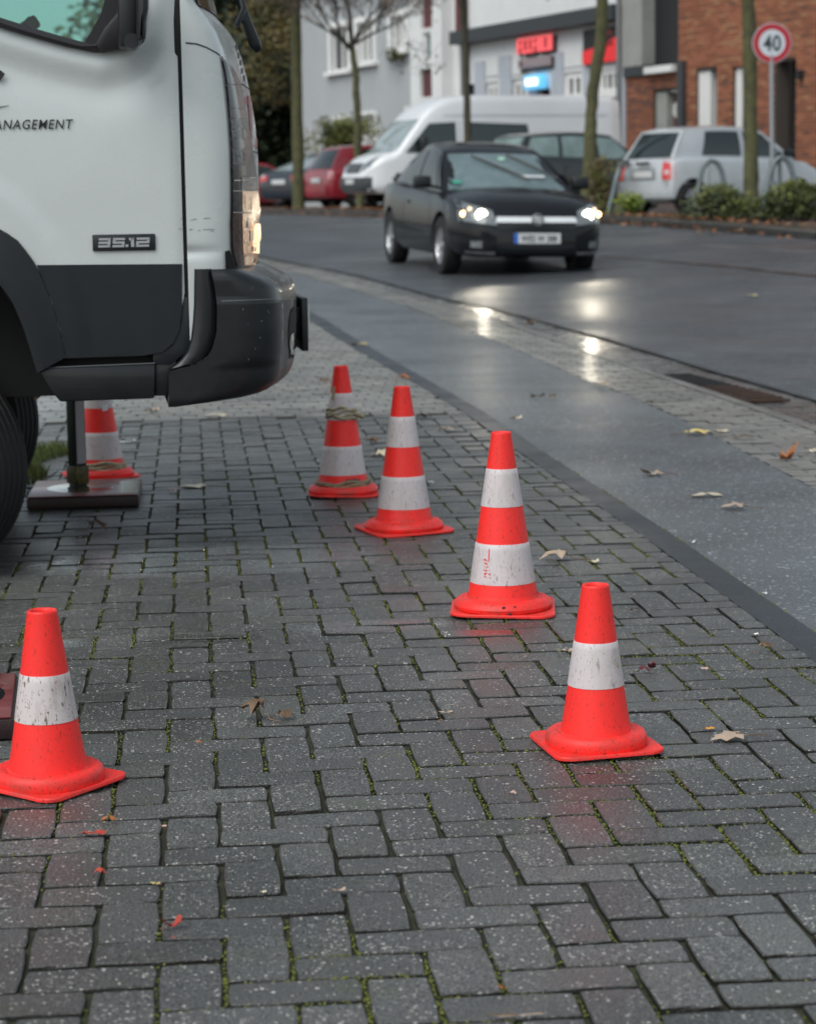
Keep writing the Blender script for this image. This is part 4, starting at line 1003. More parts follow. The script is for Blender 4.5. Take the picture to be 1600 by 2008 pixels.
# front panel markings seen edge-on: red warning stripes and black lettering
M_STK = mat("red_sticker", (.33, .02, .03), .3)
def skin_patch(name, quad, m, off=.003, n=8, k=3, bvh=None):
    (a, b, c, d) = quad; pts = []
    for i in range(n+1):
        t = i/n; p, q = (a[0]+(d[0]-a[0])*t, a[1]+(d[1]-a[1])*t), (b[0]+(c[0]-b[0])*t, b[1]+(c[1]-b[1])*t)
        pts.append([on_skin(bvh or cbv, p[0]+(q[0]-p[0])*j/k, p[1]+(q[1]-p[1])*j/k, off) for j in range(k+1)])
    return link(name, gridmesh(name, pts, True), truck, m)
skin_patch("red_stripe", [(484, 186), (493, 188), (494, 272), (491, 272)], M_STK)
skin_patch("red_stripe", [(501, 205), (505, 215), (507, 292), (503, 292)], M_STK)
skin_patch("lamp_gap", [(439, 492), (448, 490), (460, 526), (440, 527)], M_DARK, .006, 5, 3)
for i, (x, y) in enumerate([(463, 92), (467, 108), (471, 122), (474, 138), (478, 152), (472, 96), (476, 112), (480, 128)]):
    skin_patch("letter_stroke", [(x-1.6, y-6), (x+1.6, y-5), (x+2.4, y+6), (x-.6, y+6)], M_INK, .002, 3, 2)
# door markings
def decal(name, me, px, py, m, rz=0., off=.008, sx=1.):
    x, z = TP(px, py); o = link(name, me, truck, m); o.location = (x, door_y(x, z)-off, z); o.rotation_euler = (R(90), rz, 0); return o
cap_h = (TP(0, 232)[1]-TP(0, 251)[1])
me = text_mesh("management", "MANAGEMENT", cap_h/.72*1.0, bold=.0002, shear=.22, spacing=1.12, sx=.90); me_w = max(v.co.x for v in me.vertices)
tw = TP(145, 240)[0]-TP(0, 240)[0]
me.transform(Matrix.Diagonal((1, 1, 1, 1)) @ Matrix.Translation((-me_w, 0, 0)))
decal("door_lettering", me, 144, 251, M_INK, 0, .004)
me = text_mesh("name_end", "r", .19, bold=.004, shear=.12); mw = max(v.co.x for v in me.vertices); me.transform(Matrix.Translation((-mw, 0, 0)))
decal("name_lettering", me, 12, 196, M_INK, 0, .004)
x0, z0 = TP(-30, 214); x1, z1 = TP(17, 207)
tube("green_swoosh", [(x0-.1, door_y(x0, z0)-.003, z0-.008), (x0, door_y(x0, z0)-.003, z0), (x1, door_y(x1, z1)-.003, z1+.002)], [.004, .003, .0008], mat("green_print", (.02, .10, .02), .4), truck, 6)
x0, z0 = TP(182, 492); x1, z1 = TP(304, 457.5)
bd = empty("model_badge", ((x0+x1)/2, door_y((x0+x1)/2, (z0+z1)/2)-.005, (z0+z1)/2), parent=truck)
bw, bh = x1-x0, z1-z0
box("badge_plate", (0, 0, 0), (bw, .006, bh), M_BLK, bd, bevel=.0024)
M_SILV = mat("badge_silver", (.42, .43, .44), .35, metal=.5)
def bar(n, x, z, w, h): box("badge_digit", (x, -.0045, z), (w, .003, h), M_SILV, n)
# wide squared digits 3 5 . 1 2 drawn as bars
def digit(ch, cx, w, h, s):
    b_ = bmesh.new(); t = s*.24*bh
    seg = {'t': (0, h/2-t/2, w, t), 'm': (0, 0, w, t), 'b': (0, -h/2+t/2, w, t), 'tl': (-w/2+t*.6, h/4, t*1.2, h/2-t), 'tr': (w/2-t*.6, h/4, t*1.2, h/2-t), 'bl': (-w/2+t*.6, -h/4, t*1.2, h/2-t), 'br': (w/2-t*.6, -h/4, t*1.2, h/2-t)}
    for k in {'3': 't m b tr br', '5': 't m b tl br', '2': 't m b tr bl'}[ch].split():
        x, z, ww, hh = seg[k]; bx(b_, (cx+x+.12*z, -.0045, z), (ww, .003, hh))
    link("badge_digit", from_bm("badge_digit", b_), bd, M_SILV)
hh = bh*.56; ww = bw*.19
digit('3', -bw*.31, ww, hh, .55); digit('5', -bw*.085, ww, hh, .55)
bar(bd, bw*.045, -hh/2+.004, .008, .008)
b_ = bmesh.new(); bx(b_, (bw*.135, -.0045, 0), (.0095, .003, hh)); bx(b_, (bw*.115, -.0045, hh/2-.004), (.012, .003, .008)); link("badge_digit", from_bm("badge_digit", b_), bd, M_SILV)
digit('2', bw*.30, ww*1.1, hh, .55)
# scuffs low on the corner panel
M_SCUFF = mat("scuff", (.20, .21, .20), .6)
for x, y, w in ((374, 430, 9), (399, 427, 13), (371, 449, 7), (388, 451, 5), (398, 449, 22), (353, 428, 5), (349, 448, 8), (380, 428.5, 6), (412, 452, 8)):
    skin_patch("scuff_mark", [(x, y), (x+w, y-1.0), (x+w, y+.0), (x, y+random.uniform(.6, 2.2))], M_SCUFF, .0015, 2, 4, bvh=dbv if x < 360 else cbv)
x, z = TP(398, 498)
# bumper: recessed flange, main shell with painted corner lamp hole, plate holder, under lip
zb = lambda py: TP(400, py)[1]
bsil = [(527, 512), (531, 528), (539, 545), (546, 561), (556, 577), (568, 586), (590, 590), (640, 591), (700, 589), (730, 586), (748, 581), (760, 571), (768, 560), (774, 545), (779, 525), (784, 500), (788, 465), (792, 425), (797, 380)]
bz = [TP(px, py) for py, px in bsil]; bz = sorted([(z, x-.045) for x, z in bz])
def BX(z): return float(np.interp(z, [a for a, b in bz], [b for a, b in bz]))
bl = [(527, 413), (560, 420), (600, 425), (650, 424), (683, 415), (702, 403), (712, 388), (719, 368), (723, 335), (726, 331), (797, 330)]
bl_l = sorted([(TP(px, py)[1], TP(px, py)[0]) for py, px in bl])
def BL(z): return float(np.interp(z, [a for a, b in bl_l], [b for a, b in bl_l]))
z_lo, z_hi = TP(330, 797)[1], TP(430, 527)[1]
rows = []
for i, z in enumerate(zr(z_lo, z_hi, 46)):
    t = (z-z_lo)/(z_hi-z_lo); inset = .012*max(0, 1-t/.06)**2 + .03*max(0, (t-.93)/.07)**2
    zc_ = zb(590); step = -.004 if z > zc_ else .0
    pl = plan(BX(z), 1.0, BL(z), n1=8, n2=12, n3=16, full=False, rx=.24, ry=.17, bul=.10)
    pl = [(x, y-.030+inset*.6-step*(1 if k < 18 else .5)) for k, (x, y) in enumerate(pl)]
    zlift = [max(0, (x-.45))*.05*max(0, 1-t/.2) for x, y in pl]
    far = [(x, 2*W-y) for x, y in pl[::-1][1:]]
    full = [(x, y, z) for (x, y) in pl]+[(x, y, z) for x, y in far]
    full = [(full[0][0], full[0][1]+.05, z)] + full + [(full[-1][0], full[-1][1]-.05, z)]
    rows.append(full)
bp = link("bumper", gridmesh("bumper", rows, True, sharp=50), truck, M_BUMP); bbv = bvh_of(bp.data)
# bumper top and underside closures
top = [(x, y) for x, y, z in rows[-1]]; prism("bumper_top", top, z_hi-.006, z_hi-.002, M_BUMP, truck, axes=(0, 1, 2))
bot = [(x, y) for x, y, z in rows[0]]; prism("bumper_underside", bot, z_lo+.004, z_lo+.008, M_DARK, truck, axes=(0, 1, 2))
rows = []
fl = [(527, 381), (600, 380), (631, 378), (665, 374), (690, 366), (708, 352), (718, 338), (723, 330)]
for i in range(24):
    py = 527+(723-527)*i/23; xl = float(np.interp(py, [a for a, b in fl], [b for a, b in fl])); xr = float(np.interp(py, [a for a, b in bl], [b for a, b in bl]))+6
    (x0, z), (x1, _) = TP(xl, py), TP(xr, py)
    rows.append([(x0, .03, z), (x0, -.003, z), (x0+.01, -.012, z), ((x0+x1)/2, -.014, z), (x1-.015, -.010, z), (x1, .012, z)])
link("bumper_flange", gridmesh("bumper_flange", rows, True, sharp=50), truck, M_BUMP)
skin_patch("bumper_ridge", [(434, 589.2), (586, 583.5), (586, 586), (434, 591.8)], mat("edge_highlight_plastic", (.06, .066, .07), .35), .0022, 2, 26, bvh=bbv)  # thin highlight along the crease, painted as a paler strip
# fog lamp hole in the bumper's corner: a flat dark ellipse for its shade
cen = (577, 652); ring_o, ring_i = [], []
pts = []
for q in (1., .86, .5, .02):
    pts.append([on_skin(bbv, cen[0]+12*q*math.cos(2*math.pi*k/28), cen[1]+51*q*math.sin(2*math.pi*k/28), .002) + (Vector((-.06, .03, 0)) if q < .9 else Vector((0, 0, 0)))*0 for k in range(29)])
link("fog_hole_shade", gridmesh("fog_hole_shade", pts, True), truck, M_DARK)
pts = [[on_skin(bbv, cen[0]-2+9*q*math.cos(2*math.pi*k/16), cen[1]+22+22*q*math.sin(2*math.pi*k/16), .004) for k in range(17)] for q in (1, .5, .02)]
link("fog_lamp", gridmesh("fog_lamp", pts, True), truck, mat("fog_hole_pale", (.14, .17, .19), .15, coat=.7))  # lighter bottom of the hole, laid on as a paler ellipse
# number plate holder at the nose's middle
(xa, za), (xb, zb_) = TP(606, 577, W), TP(606, 678, W)
box("plate_holder", (xa-.042, W, (za+zb_)/2), (.022, .54, za-zb_), M_BLK, truck, bevel=.004)
box("plate_bracket", (xa-.085, W, (za+zb_)/2), (.07, .40, (za-zb_)*.6), M_BLK, truck, bevel=.004)
box("number_plate", (xa-.028, W, (za+zb_)/2+.01), (.006, .52, .11), M_WHITE, truck)
# sill below the door, step gap, drips
sill = L2([(74, 722), (304, 712), (303, 779), (298, 781), (118, 787), (100, 765)])
prism("sill", sill, -.012, .12, M_BUMP, truck, bevel=.006)
sg = L2([(60, 700), (345, 690), (345, 722), (304, 724), (74, 732)]); prism("step_recess", sg, .05, .09, M_DARK, truck)
sg2 = L2([(303, 700), (348, 690), (340, 776), (303, 777)]); prism("sill_end", sg2, .012, .10, M_BUMP, truck, bevel=.004)
sg3 = L2([(354, 582), (385, 582), (381, 650), (368, 690), (335, 715), (300, 715), (300, 690), (335, 678), (352, 640)]); prism("lower_corner_panel", sg3, .006, .06, M_CLAD, truck, bevel=.003)
sl_ = [TP(76, 721), TP(303, 711.5)]
tube("sill_edge", [(sl_[0][0], -.013, sl_[0][1]), (sl_[1][0], -.013, sl_[1][1])], .0022, MATS["edge_highlight_plastic"], truck, 6)  # highlight on the sill's top edge, put into the paler colour
M_WATER = mat("water_drop", (.05, .055, .06), .03, spec=.8, coat=1)
for k in range(30):
    px = random.uniform(330, 560); py = float(np.interp(px, [330, 480, 520, 548, 565], [798, 785, 777, 768, 757])) if k < 16 else random.uniform(540, 740)
    if k >= 16: px = random.uniform(470, 580)
    q = on_skin(bbv, px, py-1 if k < 16 else py, .001); s = random.uniform(.001, .0022)
    b_ = bmesh.new(); bmesh.ops.create_icosphere(b_, subdivisions=1, radius=s); o = link("water_drop", from_bm("water_drop", b_, True), truck, M_WATER if k >= 16 else M_BLK); o.location = q; o.scale = (1, .7, 1.4)
# mirror arm and housing at the window's front corner
mx = lambda px, py, off=-.05: (TP(px, py, off)[0], off, TP(px, py, off)[1])
prism("mirror_foot", L2([(186, 88), (205, 55), (228, 28), (236, -10), (250, -10), (262, 50), (268, 70), (262, 88), (240, 95), (196, 101)]), -.035, .0, M_TRIM, truck, bevel=.006)
b_ = bmesh.new(); v = [mx(p[0], p[1], -.12) for p in ((231, -40), (270, -40), (270, 60), (266, 92), (232, 93))]
prism("mirror_arm", [(a[0], a[2]) for a in v], -.14, -.03, M_BLK, truck, bevel=.012)
v = [mx(p[0], p[1], -.2) for p in ((268, -80), (292, -80), (291, 20), (286, 40), (287, 72), (280, 82), (268, 84))]
prism("mirror_housing", [(a[0], a[2]) for a in v], -.26, -.08, M_BLK, truck, bevel=.015)
v = mx(258, 80, -.17); b_ = bmesh.new(); tube_bm(b_, [(v[0], -.20, v[2]), (v[0], -.10, v[2])], .022, 20); link("mirror_knuckle", from_bm("mirror_knuckle", b_, True, 40), truck, M_BLK)
# wheels
def wheel_mesh(name, r, w, rim_r, seg=48):
    prof = [(rim_r, -w/2+.02), (rim_r+.01, -w/2+.004), (r-.05, -w/2-.006), (r-.015, -w/2+.004), (r-.002, -w/2+.022)] 
    for k in range(5):
        a = -w/2+.024+(w-.048)*k/5; b2 = a+(w-.048)/5; prof += [(r, a+.003), (r, b2-.006), (r-.004, b2-.004), (r-.004, b2)]
    prof += [(r-.002, w/2-.022), (r-.015, w/2-.004), (r-.05, w/2+.006), (rim_r+.01, w/2-.004), (rim_r, w/2-.02)]
    return lathe(prof, seg)
def truck_wheel(x, y, steer, nm="front_wheel"):
    e = empty(nm, (x, y, WCZ), steer, parent=truck); 
    vs, fs = wheel_mesh("tyre", .345, .20, .19); Mx = Matrix.Rotation(R(90), 4, 'X')
    me = mesh_of("tyre", vs, fs, True, 30); me.transform(Mx); link("tyre", me, e, M_RUB)
    vs, fs = lathe([(.0, .03), (.06, .03), (.07, .06), (.12, .05), (.17, .075), (.19, .09), (.195, .0), (.19, -.09)], 32); me = mesh_of("rim", vs, fs, True, 30); me.transform(Mx); link("rim", me, e, M_GALV)
    return e
truck_wheel(WCX, .20, -R(30)); truck_wheel(WCX, 2*W-.18, -R(30)); truck_wheel(-4.2, .22, 0, "rear_wheel"); truck_wheel(-4.2, 2*W-.22, 0, "rear_wheel")
# chassis, engine sump and unseen load bed, boxes added for shade and dark reflection
box("chassis", (-3.1, W, .66), (6.2, .78, .22), M_DARK, truck)
box("engine_bay", (-.35, W, .74), (1.1, 1.3, .40), M_DARK, truck)
box("front_axle", (WCX, W, .36), (.10, 1.4, .09), M_DARK, truck)
box("rear_axle", (-4.2, W, .36), (.10, 1.4, .1), M_DARK, truck)
box("load_bed", (-4.9, W, 1.05), (4.0, 2.0, .38), M_GALV, truck, bevel=.01)
box("brake_line", (TP(85, 768, .3)[0], .3, TP(85, 768, .3)[1]), (.07, .02, .012), mat("copper_brown", (.18, .09, .06), .5), truck, rot=Matrix.Rotation(R(-38), 3, 'Y'))
# ================================================================== CARS
def smooth_interp(x, xs, ys):
    x = min(max(x, xs[0]), xs[-1]); i = max(0, min(len(xs)-2, int(np.searchsorted(xs, x)-1)))
    h = xs[i+1]-xs[i]; t = (x-xs[i])/h if h else 0
    m = [0]*len(xs)
    for k in range(1, len(xs)-1): 
        a = (ys[k]-ys[k-1])/(xs[k]-xs[k-1]); b = (ys[k+1]-ys[k])/(xs[k+1]-xs[k]); m[k] = 0 if a*b <= 0 else 2*a*b/(a+b)
    m[0] = (ys[1]-ys[0])/(xs[1]-xs[0]); m[-1] = (ys[-1]-ys[-2])/(xs[-1]-xs[-2])
    return (2*t**3-3*t*t+1)*ys[i]+(t**3-2*t*t+t)*h*m[i]+(-2*t**3+3*t*t)*ys[i+1]+(t**3-t*t)*h*m[i+1]
def car_wheel(root, x, y, r, w, side, hub=True, alloy=True, steer=0.):
    e = empty("wheel", (x, y, r), steer, parent=root)
    Mx = Matrix.Rotation(R(90), 4, 'X')
    pr = [(r*.64, -w/2+.02), (r*.66, -w/2), (r*.95, -w/2+.006), (r, -w/2+.03), (r, w/2-.03), (r*.95, w/2-.006), (r*.66, w/2), (r*.64, w/2-.02)]
    me = mesh_of("tyre", *lathe(pr, 32), True, 35); me.transform(Mx); link("tyre", me, e, M_RUB)
    me = mesh_of("rim_barrel", *lathe([(r*.66, -w/2+.01), (r*.6, -w/2+.03), (r*.58, 0), (r*.6, w/2-.03), (r*.66, w/2-.01)], 28), True); me.transform(Mx); link("rim_barrel", me, e, M_ALLOY)
    b = bmesh.new(); n = 5 if alloy else 9
    yy = -side*0+side*(w/2-.035)
    for k in range(n):
        a = 2*math.pi*k/n
        for da in ((-.16, .16) if alloy else (0,)):
            bx(b, (math.cos(a+da)*r*.35, yy, math.sin(a+da)*r*.35), (r*.56, .022, r*.09), rot=Matrix.Rotation(-(a+da*1.4), 3, 'Y'))
    bmesh.ops.create_cone(b, cap_ends=True, segments=14, radius1=r*.16, radius2=r*.15, depth=.04, matrix=Matrix.Translation((0, yy, 0)) @ Matrix.Rotation(R(90), 4, 'X'))
    link("rim_spokes", from_bm("rim_spokes", b), e, M_ALLOY)
    me = mesh_of("brake_disc", *lathe([(0, 0), (r*.5, 0)], 20)); me.transform(Mx); o = link("brake_disc", me, e, M_DARK)
M_ALLOY = mat("alloy", (.55, .56, .57), .28, metal=.85)
M_CARDARK = mat("underbody_black", (.012, .012, .012), .7)
M_SEAM = mat("shut_line", (.004, .004, .004), .6)
M_PLATE = mat("plate_white", (.62, .63, .63), .4)
M_PBLUE = mat("plate_blue", (.01, .12, .55), .4)
M_LAMPG = mat("lamp_clear", (.07, .08, .08), .08, coat=1, mottle=(.24, .26, .27), vscale=30)
M_TAIL = mat("tail_lamp_red", (.45, .012, .015), .12, coat=1, mottle=(.7, .05, .05), vscale=25)
M_TAILW = mat("tail_lamp_white", (.6, .5, .5), .12, coat=1)
M_SIGN_B = mat("indicator_amber", (.55, .25, .08), .2, coat=1)
def car(name, label, group, loc, heading, S):
    """S: paint, glass, L, W, wb, fax (front axle behind the nose), r, body stations [(x, zbot, ztop, half)], cabin dict"""
    root = empty(name, loc, heading, label, S.get('cat', 'car'), group)
    L, r = S['L'], S['r']; st = S['st']; xs = [s[0] for s in st]
    f = lambda k: (lambda x: smooth_interp(x, xs, [s[k] for s in st]))
    fb, ft, fw = f(1), f(2), f(3); n = 56; ring = []; crown = S.get('crown', .03)
    X = [xs[0]+(xs[-1]-xs[0])*(.5-.5*math.cos(math.pi*i/n)) for i in range(n+1)]
    rows = []
    for x in X:
        zb, zt, w = fb(x), ft(x), fw(x); h = zt-zb; sh = S.get('shoulder', .10)
        half = [(0, zb), (w*.78, zb), (w*.94, zb+.03), (w*.985, zb+h*.14), (w*1., zb+h*.36), (w*1.0, zb+h*.56), (w*.992, zb+h*.72), (w*.985, zt-sh*.7), (w*.965, zt-sh*.32), (w*.93, zt-sh*.1), (w*.86, zt-.004), (w*.55, zt+crown*.7), (0, zt+crown)]
        rows.append([(x, y, z) for y, z in half] + [(x, -y, z) for y, z in half[::-1][1:-1]])
    k = len(rows[0]); vs = [p for q in rows for p in q]; fs = []
    for i in range(n):
        for j in range(k): a, b = i*k+j, i*k+(j+1) % k; fs.append((a, b, b+k, a+k))
    fs.append(tuple(range(k))[::-1]); fs.append(tuple(range(n*k, n*k+k)))
    me = mesh_of("body", vs, fs); bm = bmesh.new(); bm.from_mesh(me); bmesh.ops.recalc_face_normals(bm, faces=bm.faces); bm.to_mesh(me); bm.free()
    body = link("body", me, None, [S['paint'], M_CARDARK])
    axs = [L/2-S['fax'], L/2-S['fax']-S['wb']]
    cb = bmesh.new()
    for ax in axs:
        for s in (-1, 1):
            bmesh.ops.create_cone(cb, cap_ends=True, segments=36, radius1=r+.045, radius2=r+.045, depth=.9, matrix=Matrix.Translation((ax, s*(S['W']/2+.12), r+.01)) @ Matrix.Rotation(R(90), 4, 'X'))
    cme = from_bm("cut", cb); cut = link("cut", cme, None, [S['paint'], M_CARDARK])
    for p in cme.polygons: p.material_index = 1
    md = body.modifiers.new("b", 'BOOLEAN'); md.operation = 'DIFFERENCE'; md.object = cut; md.solver = 'EXACT'
    bpy.context.view_layer.update()
    nm = bpy.data.meshes.new_from_object(body.evaluated_get(bpy.context.evaluated_depsgraph_get())); body.modifiers.clear(); body.data = nm; bpy.data.objects.remove(cut)
    for p in nm.polygons: p.use_smooth = True
    nm.set_sharp_from_angle(angle=R(38)); body.parent = root
    bv = bvh_of(nm)
    # cabin
    c = S['cab']; G_ = c['g']   # list of (x_bot, x_top) from front to back; first = windscreen, last = rear screen
    zb, zr_ = c['zb'], c['zr']; wb_, wr = c['wb'], c['wr']
    belt = lambda x: ft(x)+crown*.2
    def bilin(p00, p10, p11, p01, nu, nv, bul, out):
        o = Vector(out); rows = []
        for i in range(nu+1):
            row = []
            for j in range(nv+1):
                u, v = i/nu, j/nv; p = (Vector(p00)*(1-u)+Vector(p10)*u)*(1-v)+(Vector(p01)*(1-u)+Vector(p11)*u)*v
                row.append(p+o*bul*(1-(2*u-1)**2)*(.35+.65*(1-(2*v-1)**2)))
            rows.append(row)
        return rows
    def sub(p, u0, u1, v0, v1):
        f_ = lambda u, v: (Vector(p[0])*(1-u)+Vector(p[1])*u)*(1-v)+(Vector(p[3])*(1-u)+Vector(p[2])*u)*v
        return [f_(u0, v0), f_(u1, v0), f_(u1, v1), f_(u0, v1)]
    xf0, xf1 = G_[0]; xr0, xr1 = G_[-1]
    zt = lambda x: zr_ + c.get('arc', .05)*(1-((x-(xf1+xr1)/2)/((xf1-xr1)/2))**2)
    zf0 = belt(xf0)-.01; zb0 = belt(xr0)-.01
    shell = bmesh.new()
    def addrows(rows):
        vv = [[shell.verts.new(p) for p in q] for q in rows]
        for i in range(len(vv)-1):
            for j in range(len(vv[0])-1): shell.faces.new((vv[i][j], vv[i+1][j], vv[i+1][j+1], vv[i][j+1]))
    ws = [(xf0, wb_, zf0), (xf0, -wb_, zf0), (xf1, -wr, zr_), (xf1, wr, zr_)]
    rs = [(xr0, -wb_*c.get('rw', .95), zb0), (xr0, wb_*c.get('rw', .95), zb0), (xr1, wr*c.get('rw', .95), zr_), (xr1, -wr*c.get('rw', .95), zr_)]
    addrows(bilin(*ws, 12, 4, .10, (1, 0, .3))); addrows(bilin(*rs, 10, 4, c.get('rb', .05), (-1, 0, .2)))
    nx = 14; roofrows = []
    for i in range(nx+1):
        x = xf1+(xr1-xf1)*i/nx; tw = wr*(1+(c.get('rw', .95)-1)*i/nx); row = []
        for j in range(13):
            v = -1+2*j/12; bulx = (.10*.35 if i == 0 else 0)*(1-v*v) - (c.get('rb', .05)*.35 if i == nx else 0)*(1-v*v)
            row.append((x+bulx, tw*v, zt(x)-(.0 if abs(v) < 1 else 0)+.035*(1-v**4)*min(1, i+0.0, nx-i+0.0 if i < nx else 0) ))
        roofrows.append(row)
    addrows(roofrows)
    for s in (1, -1):
        nrow = 14; rws = []
        for i in range(nrow+1):
            t = i/nrow; xb_, xt_ = xf0+(xr0-xf0)*t, xf1+(xr1-xf1)*t; tw = wr*(1+(c.get('rw', .95)-1)*t); twb = wb_*(1+(c.get('rw', .95)-1)*t)
            row = []
            for j in range(5):
                v = j/4; z0 = belt(xb_)-.01; row.append((xb_+(xt_-xb_)*v, s*(twb+(tw-twb)*v+.025*math.sin(math.pi*v)), z0+(zt(xt_)-z0)*v))
            rws.append(row)
        addrows(rws)
    link("cabin", from_bm("cabin", shell, True, 45), root, S['paint'])
    gl = S.get('glass', M_GLASS)
    wsr = bilin(*sub(ws, .05, .95, .05, .93), 12, 4, .10, (1, 0, .3)); wsr = [[p+Vector((.012, 0, .006)) for p in q] for q in wsr]
    link("windscreen", gridmesh("windscreen", wsr, True), root, S.get('wglass', gl))
    rsr = bilin(*sub(rs, .06, .94, .05, .92), 8, 4, c.get('rb', .05), (-1, 0, .2)); rsr = [[p+Vector((-.012, 0, .006)) for p in q] for q in rsr]
    if c.get('rear', True): link("rear_window", gridmesh("rear_window", rsr, True), root, S.get('rglass', gl))
    for s in (1, -1):
        for (xb0, xt0, xb1, xt1) in c['win']:
            rws = []
            for i in range(9):
                t = i/8; xb_, xt_ = xb0+(xb1-xb0)*t, xt0+(xt1-xt0)*t; row = []
                tt = (xf0-xb_)/(xf0-xr0); tw = wr*(1+(c.get('rw', .95)-1)*tt); twb = wb_*(1+(c.get('rw', .95)-1)*tt)
                for j in range(6):
                    v = .07+.80*j/5; z0 = belt(xb_)-.01; row.append((xb_+(xt_-xb_)*v, s*(twb+(tw-twb)*v+.025*math.sin(math.pi*v)+.007), z0+(zt(xt_)-z0)*v))
                rws.append(row)
            link("side_window", gridmesh("side_window", rws, True), root, gl)
        for ax in axs: pass
    for ax in axs:
        for s in (1, -1): car_wheel(root, ax, s*(S['W']/2-.11), r, .2, s, alloy=S.get('alloy', True), steer=S.get('steer', 0) if ax == axs[0] else 0)
    def front(nm_, y0, y1, z0, z1, m, off=.008, x=3, nu=6, nv=3, par=None, dz=0., d=(-1, 0, 0)):
        rws = drape(bv, [(0, y0, z0), (0, y1, z0+dz), (0, y1, z1+dz*.4), (0, y0, z1)], nu, nv, d, off)
        # cast from well ahead
        return link(nm_, gridmesh(nm_, rws, True), par or root, m)
    def cast_patch(nm_, quad, m, d, off=.008, nu=6, nv=3, par=None):
        d = Vector(d).normalized(); rws = []
        for i in range(nu+1):
            row = []
            for j in range(nv+1):
                u, v = i/nu, j/nv; p = (Vector(quad[0])*(1-u)+Vector(quad[1])*u)*(1-v)+(Vector(quad[3])*(1-u)+Vector(quad[2])*u)*v
                h = bv.ray_cast(p-d*3, d)
                if h[0] is None: q = bv.find_nearest(p)[0]; row.append(q-d*off)
                else: row.append(h[0]-d*off)
            rws.append(row)
        return link(nm_, gridmesh(nm_, rws, True), par or root, m)
    # shut lines of the doors
    for s in (1, -1):
        for x in S.get('seams', []):
            z0, z1 = fb(x)+.10, ft(x)-.05
            cast_patch("door_seam", [(x-.006, 0, z0), (x+.006, 0, z0), (x+.006, 0, z1), (x-.006, 0, z1)], M_SEAM, (0, -s, 0), .003, 1, 6)
        for x in S.get('handles', []):
            z1 = ft(x)-.17; cast_patch("door_handle", [(x-.09, 0, z1), (x+.09, 0, z1), (x+.09, 0, z1+.03), (x-.09, 0, z1+.03)], S.get('hmat', S['paint']), (0, -s, 0), .03, 3, 2)
        mxx = xf0-.28; bm = bmesh.new()
        bx(bm, (0, 0, 0), (.13, .20, .14), bevel=.03); mo = link("door_mirror", from_bm("door_mirror", bm, True, 50), root, S.get('mmat', M_BLK)); mo.location = (mxx, s*(wb_+.16), belt(mxx)+.10)
        tube("mirror_stalk", [(mxx, s*(wb_-.02), belt(mxx)+.04), (mxx, s*(wb_+.10), belt(mxx)+.06)], .02, M_BLK, root, 6)
    return root, cast_patch, bv, fb, ft, fw
def paint(name, col, rough=.25, metal=0.): return mat("paint_"+name, col, rough, metal=metal, coat=.8, var=.05, vscale=4)

# --- black hatchback coming along the road with its lamps on
M_WSG = mat("bluish_windscreen", (.10, .145, .15), .10, spec=.7, mottle=(.16, .21, .22), vscale=5)  # pale blue-grey mottle stands for reflections in the windscreen
MATS["paint_black"] = mat("paint_black", (.005, .006, .008), .6, coat=.6, spec=.1)
dk = dict(paint=MATS["paint_black"], L=4.29, W=1.75, wb=2.61, fax=.93, r=.325, crown=.075, shoulder=.20, wglass=M_WSG, steer=0.,
    st=[(-2.145, .42, .74, .62), (-2.08, .33, .92, .76), (-1.9, .28, .99, .83), (-1.3, .22, .98, .872), (-.6, .19, .945, .875), (.3, .19, .915, .875), (.75, .20, .90, .873), (1.2, .22, .90, .868), (1.6, .22, .85, .845), (1.85, .22, .785, .80), (2.0, .23, .715, .72), (2.09, .25, .63, .62), (2.145, .30, .52, .45)],
    cab=dict(g=[(.92, .12), (-1.95, -1.35)], zb=.9, zr=1.36, wb=.775, wr=.57, arc=.085, rw=.86, rb=.06, win=[(.74, .03, -.42, -.50), (-.48, -.56, -1.45, -1.10)]), glass=mat("car_black_glass", (.004, .006, .007), .35, spec=.2, coat=.25),
    seams=[.75, -.62], handles=[-.45])
gA = G(877, 534); gB = G(1137, 525)
hd = R(-90+13.0)-YAW*0
hdg = math.atan2(-1, 0)
# forward: towards the camera and a little to the right, in world axes
def head(deg):  # angle from "straight at the camera" turning to picture right
    v = -AZ*math.cos(R(deg)) + AX*math.sin(R(deg)); return math.atan2(v[1], v[0])
H1 = head(12.5); fwd = np.array([math.cos(H1), math.sin(H1)]); lft = np.array([-math.sin(H1), math.cos(H1)])
wf = P(877, 530, 24.7)[:2]     # front wheel on the picture's left: the car's right-hand side
c0 = wf - fwd*(4.29/2-.93) + lft*(.875-.11)
z0 = zg(*(wf+fwd*0))-.018
car1, cp, bv, fb, ft, fw = car("black_hatchback", "black three door hatchback driving towards the camera with headlights on", None, (c0[0], c0[1], z0), H1, dk)
car1["category"] = "car"
wfz = zg(*wf); wrz = zg(*(wf-fwd*2.61)); car1.rotation_euler = (R(1.2)*-1, -math.atan2(wfz-wrz, 2.61)*-1*-1, H1)
M_BLKG = mat("gloss_black", (.008, .008, .009), .12, coat=.5)
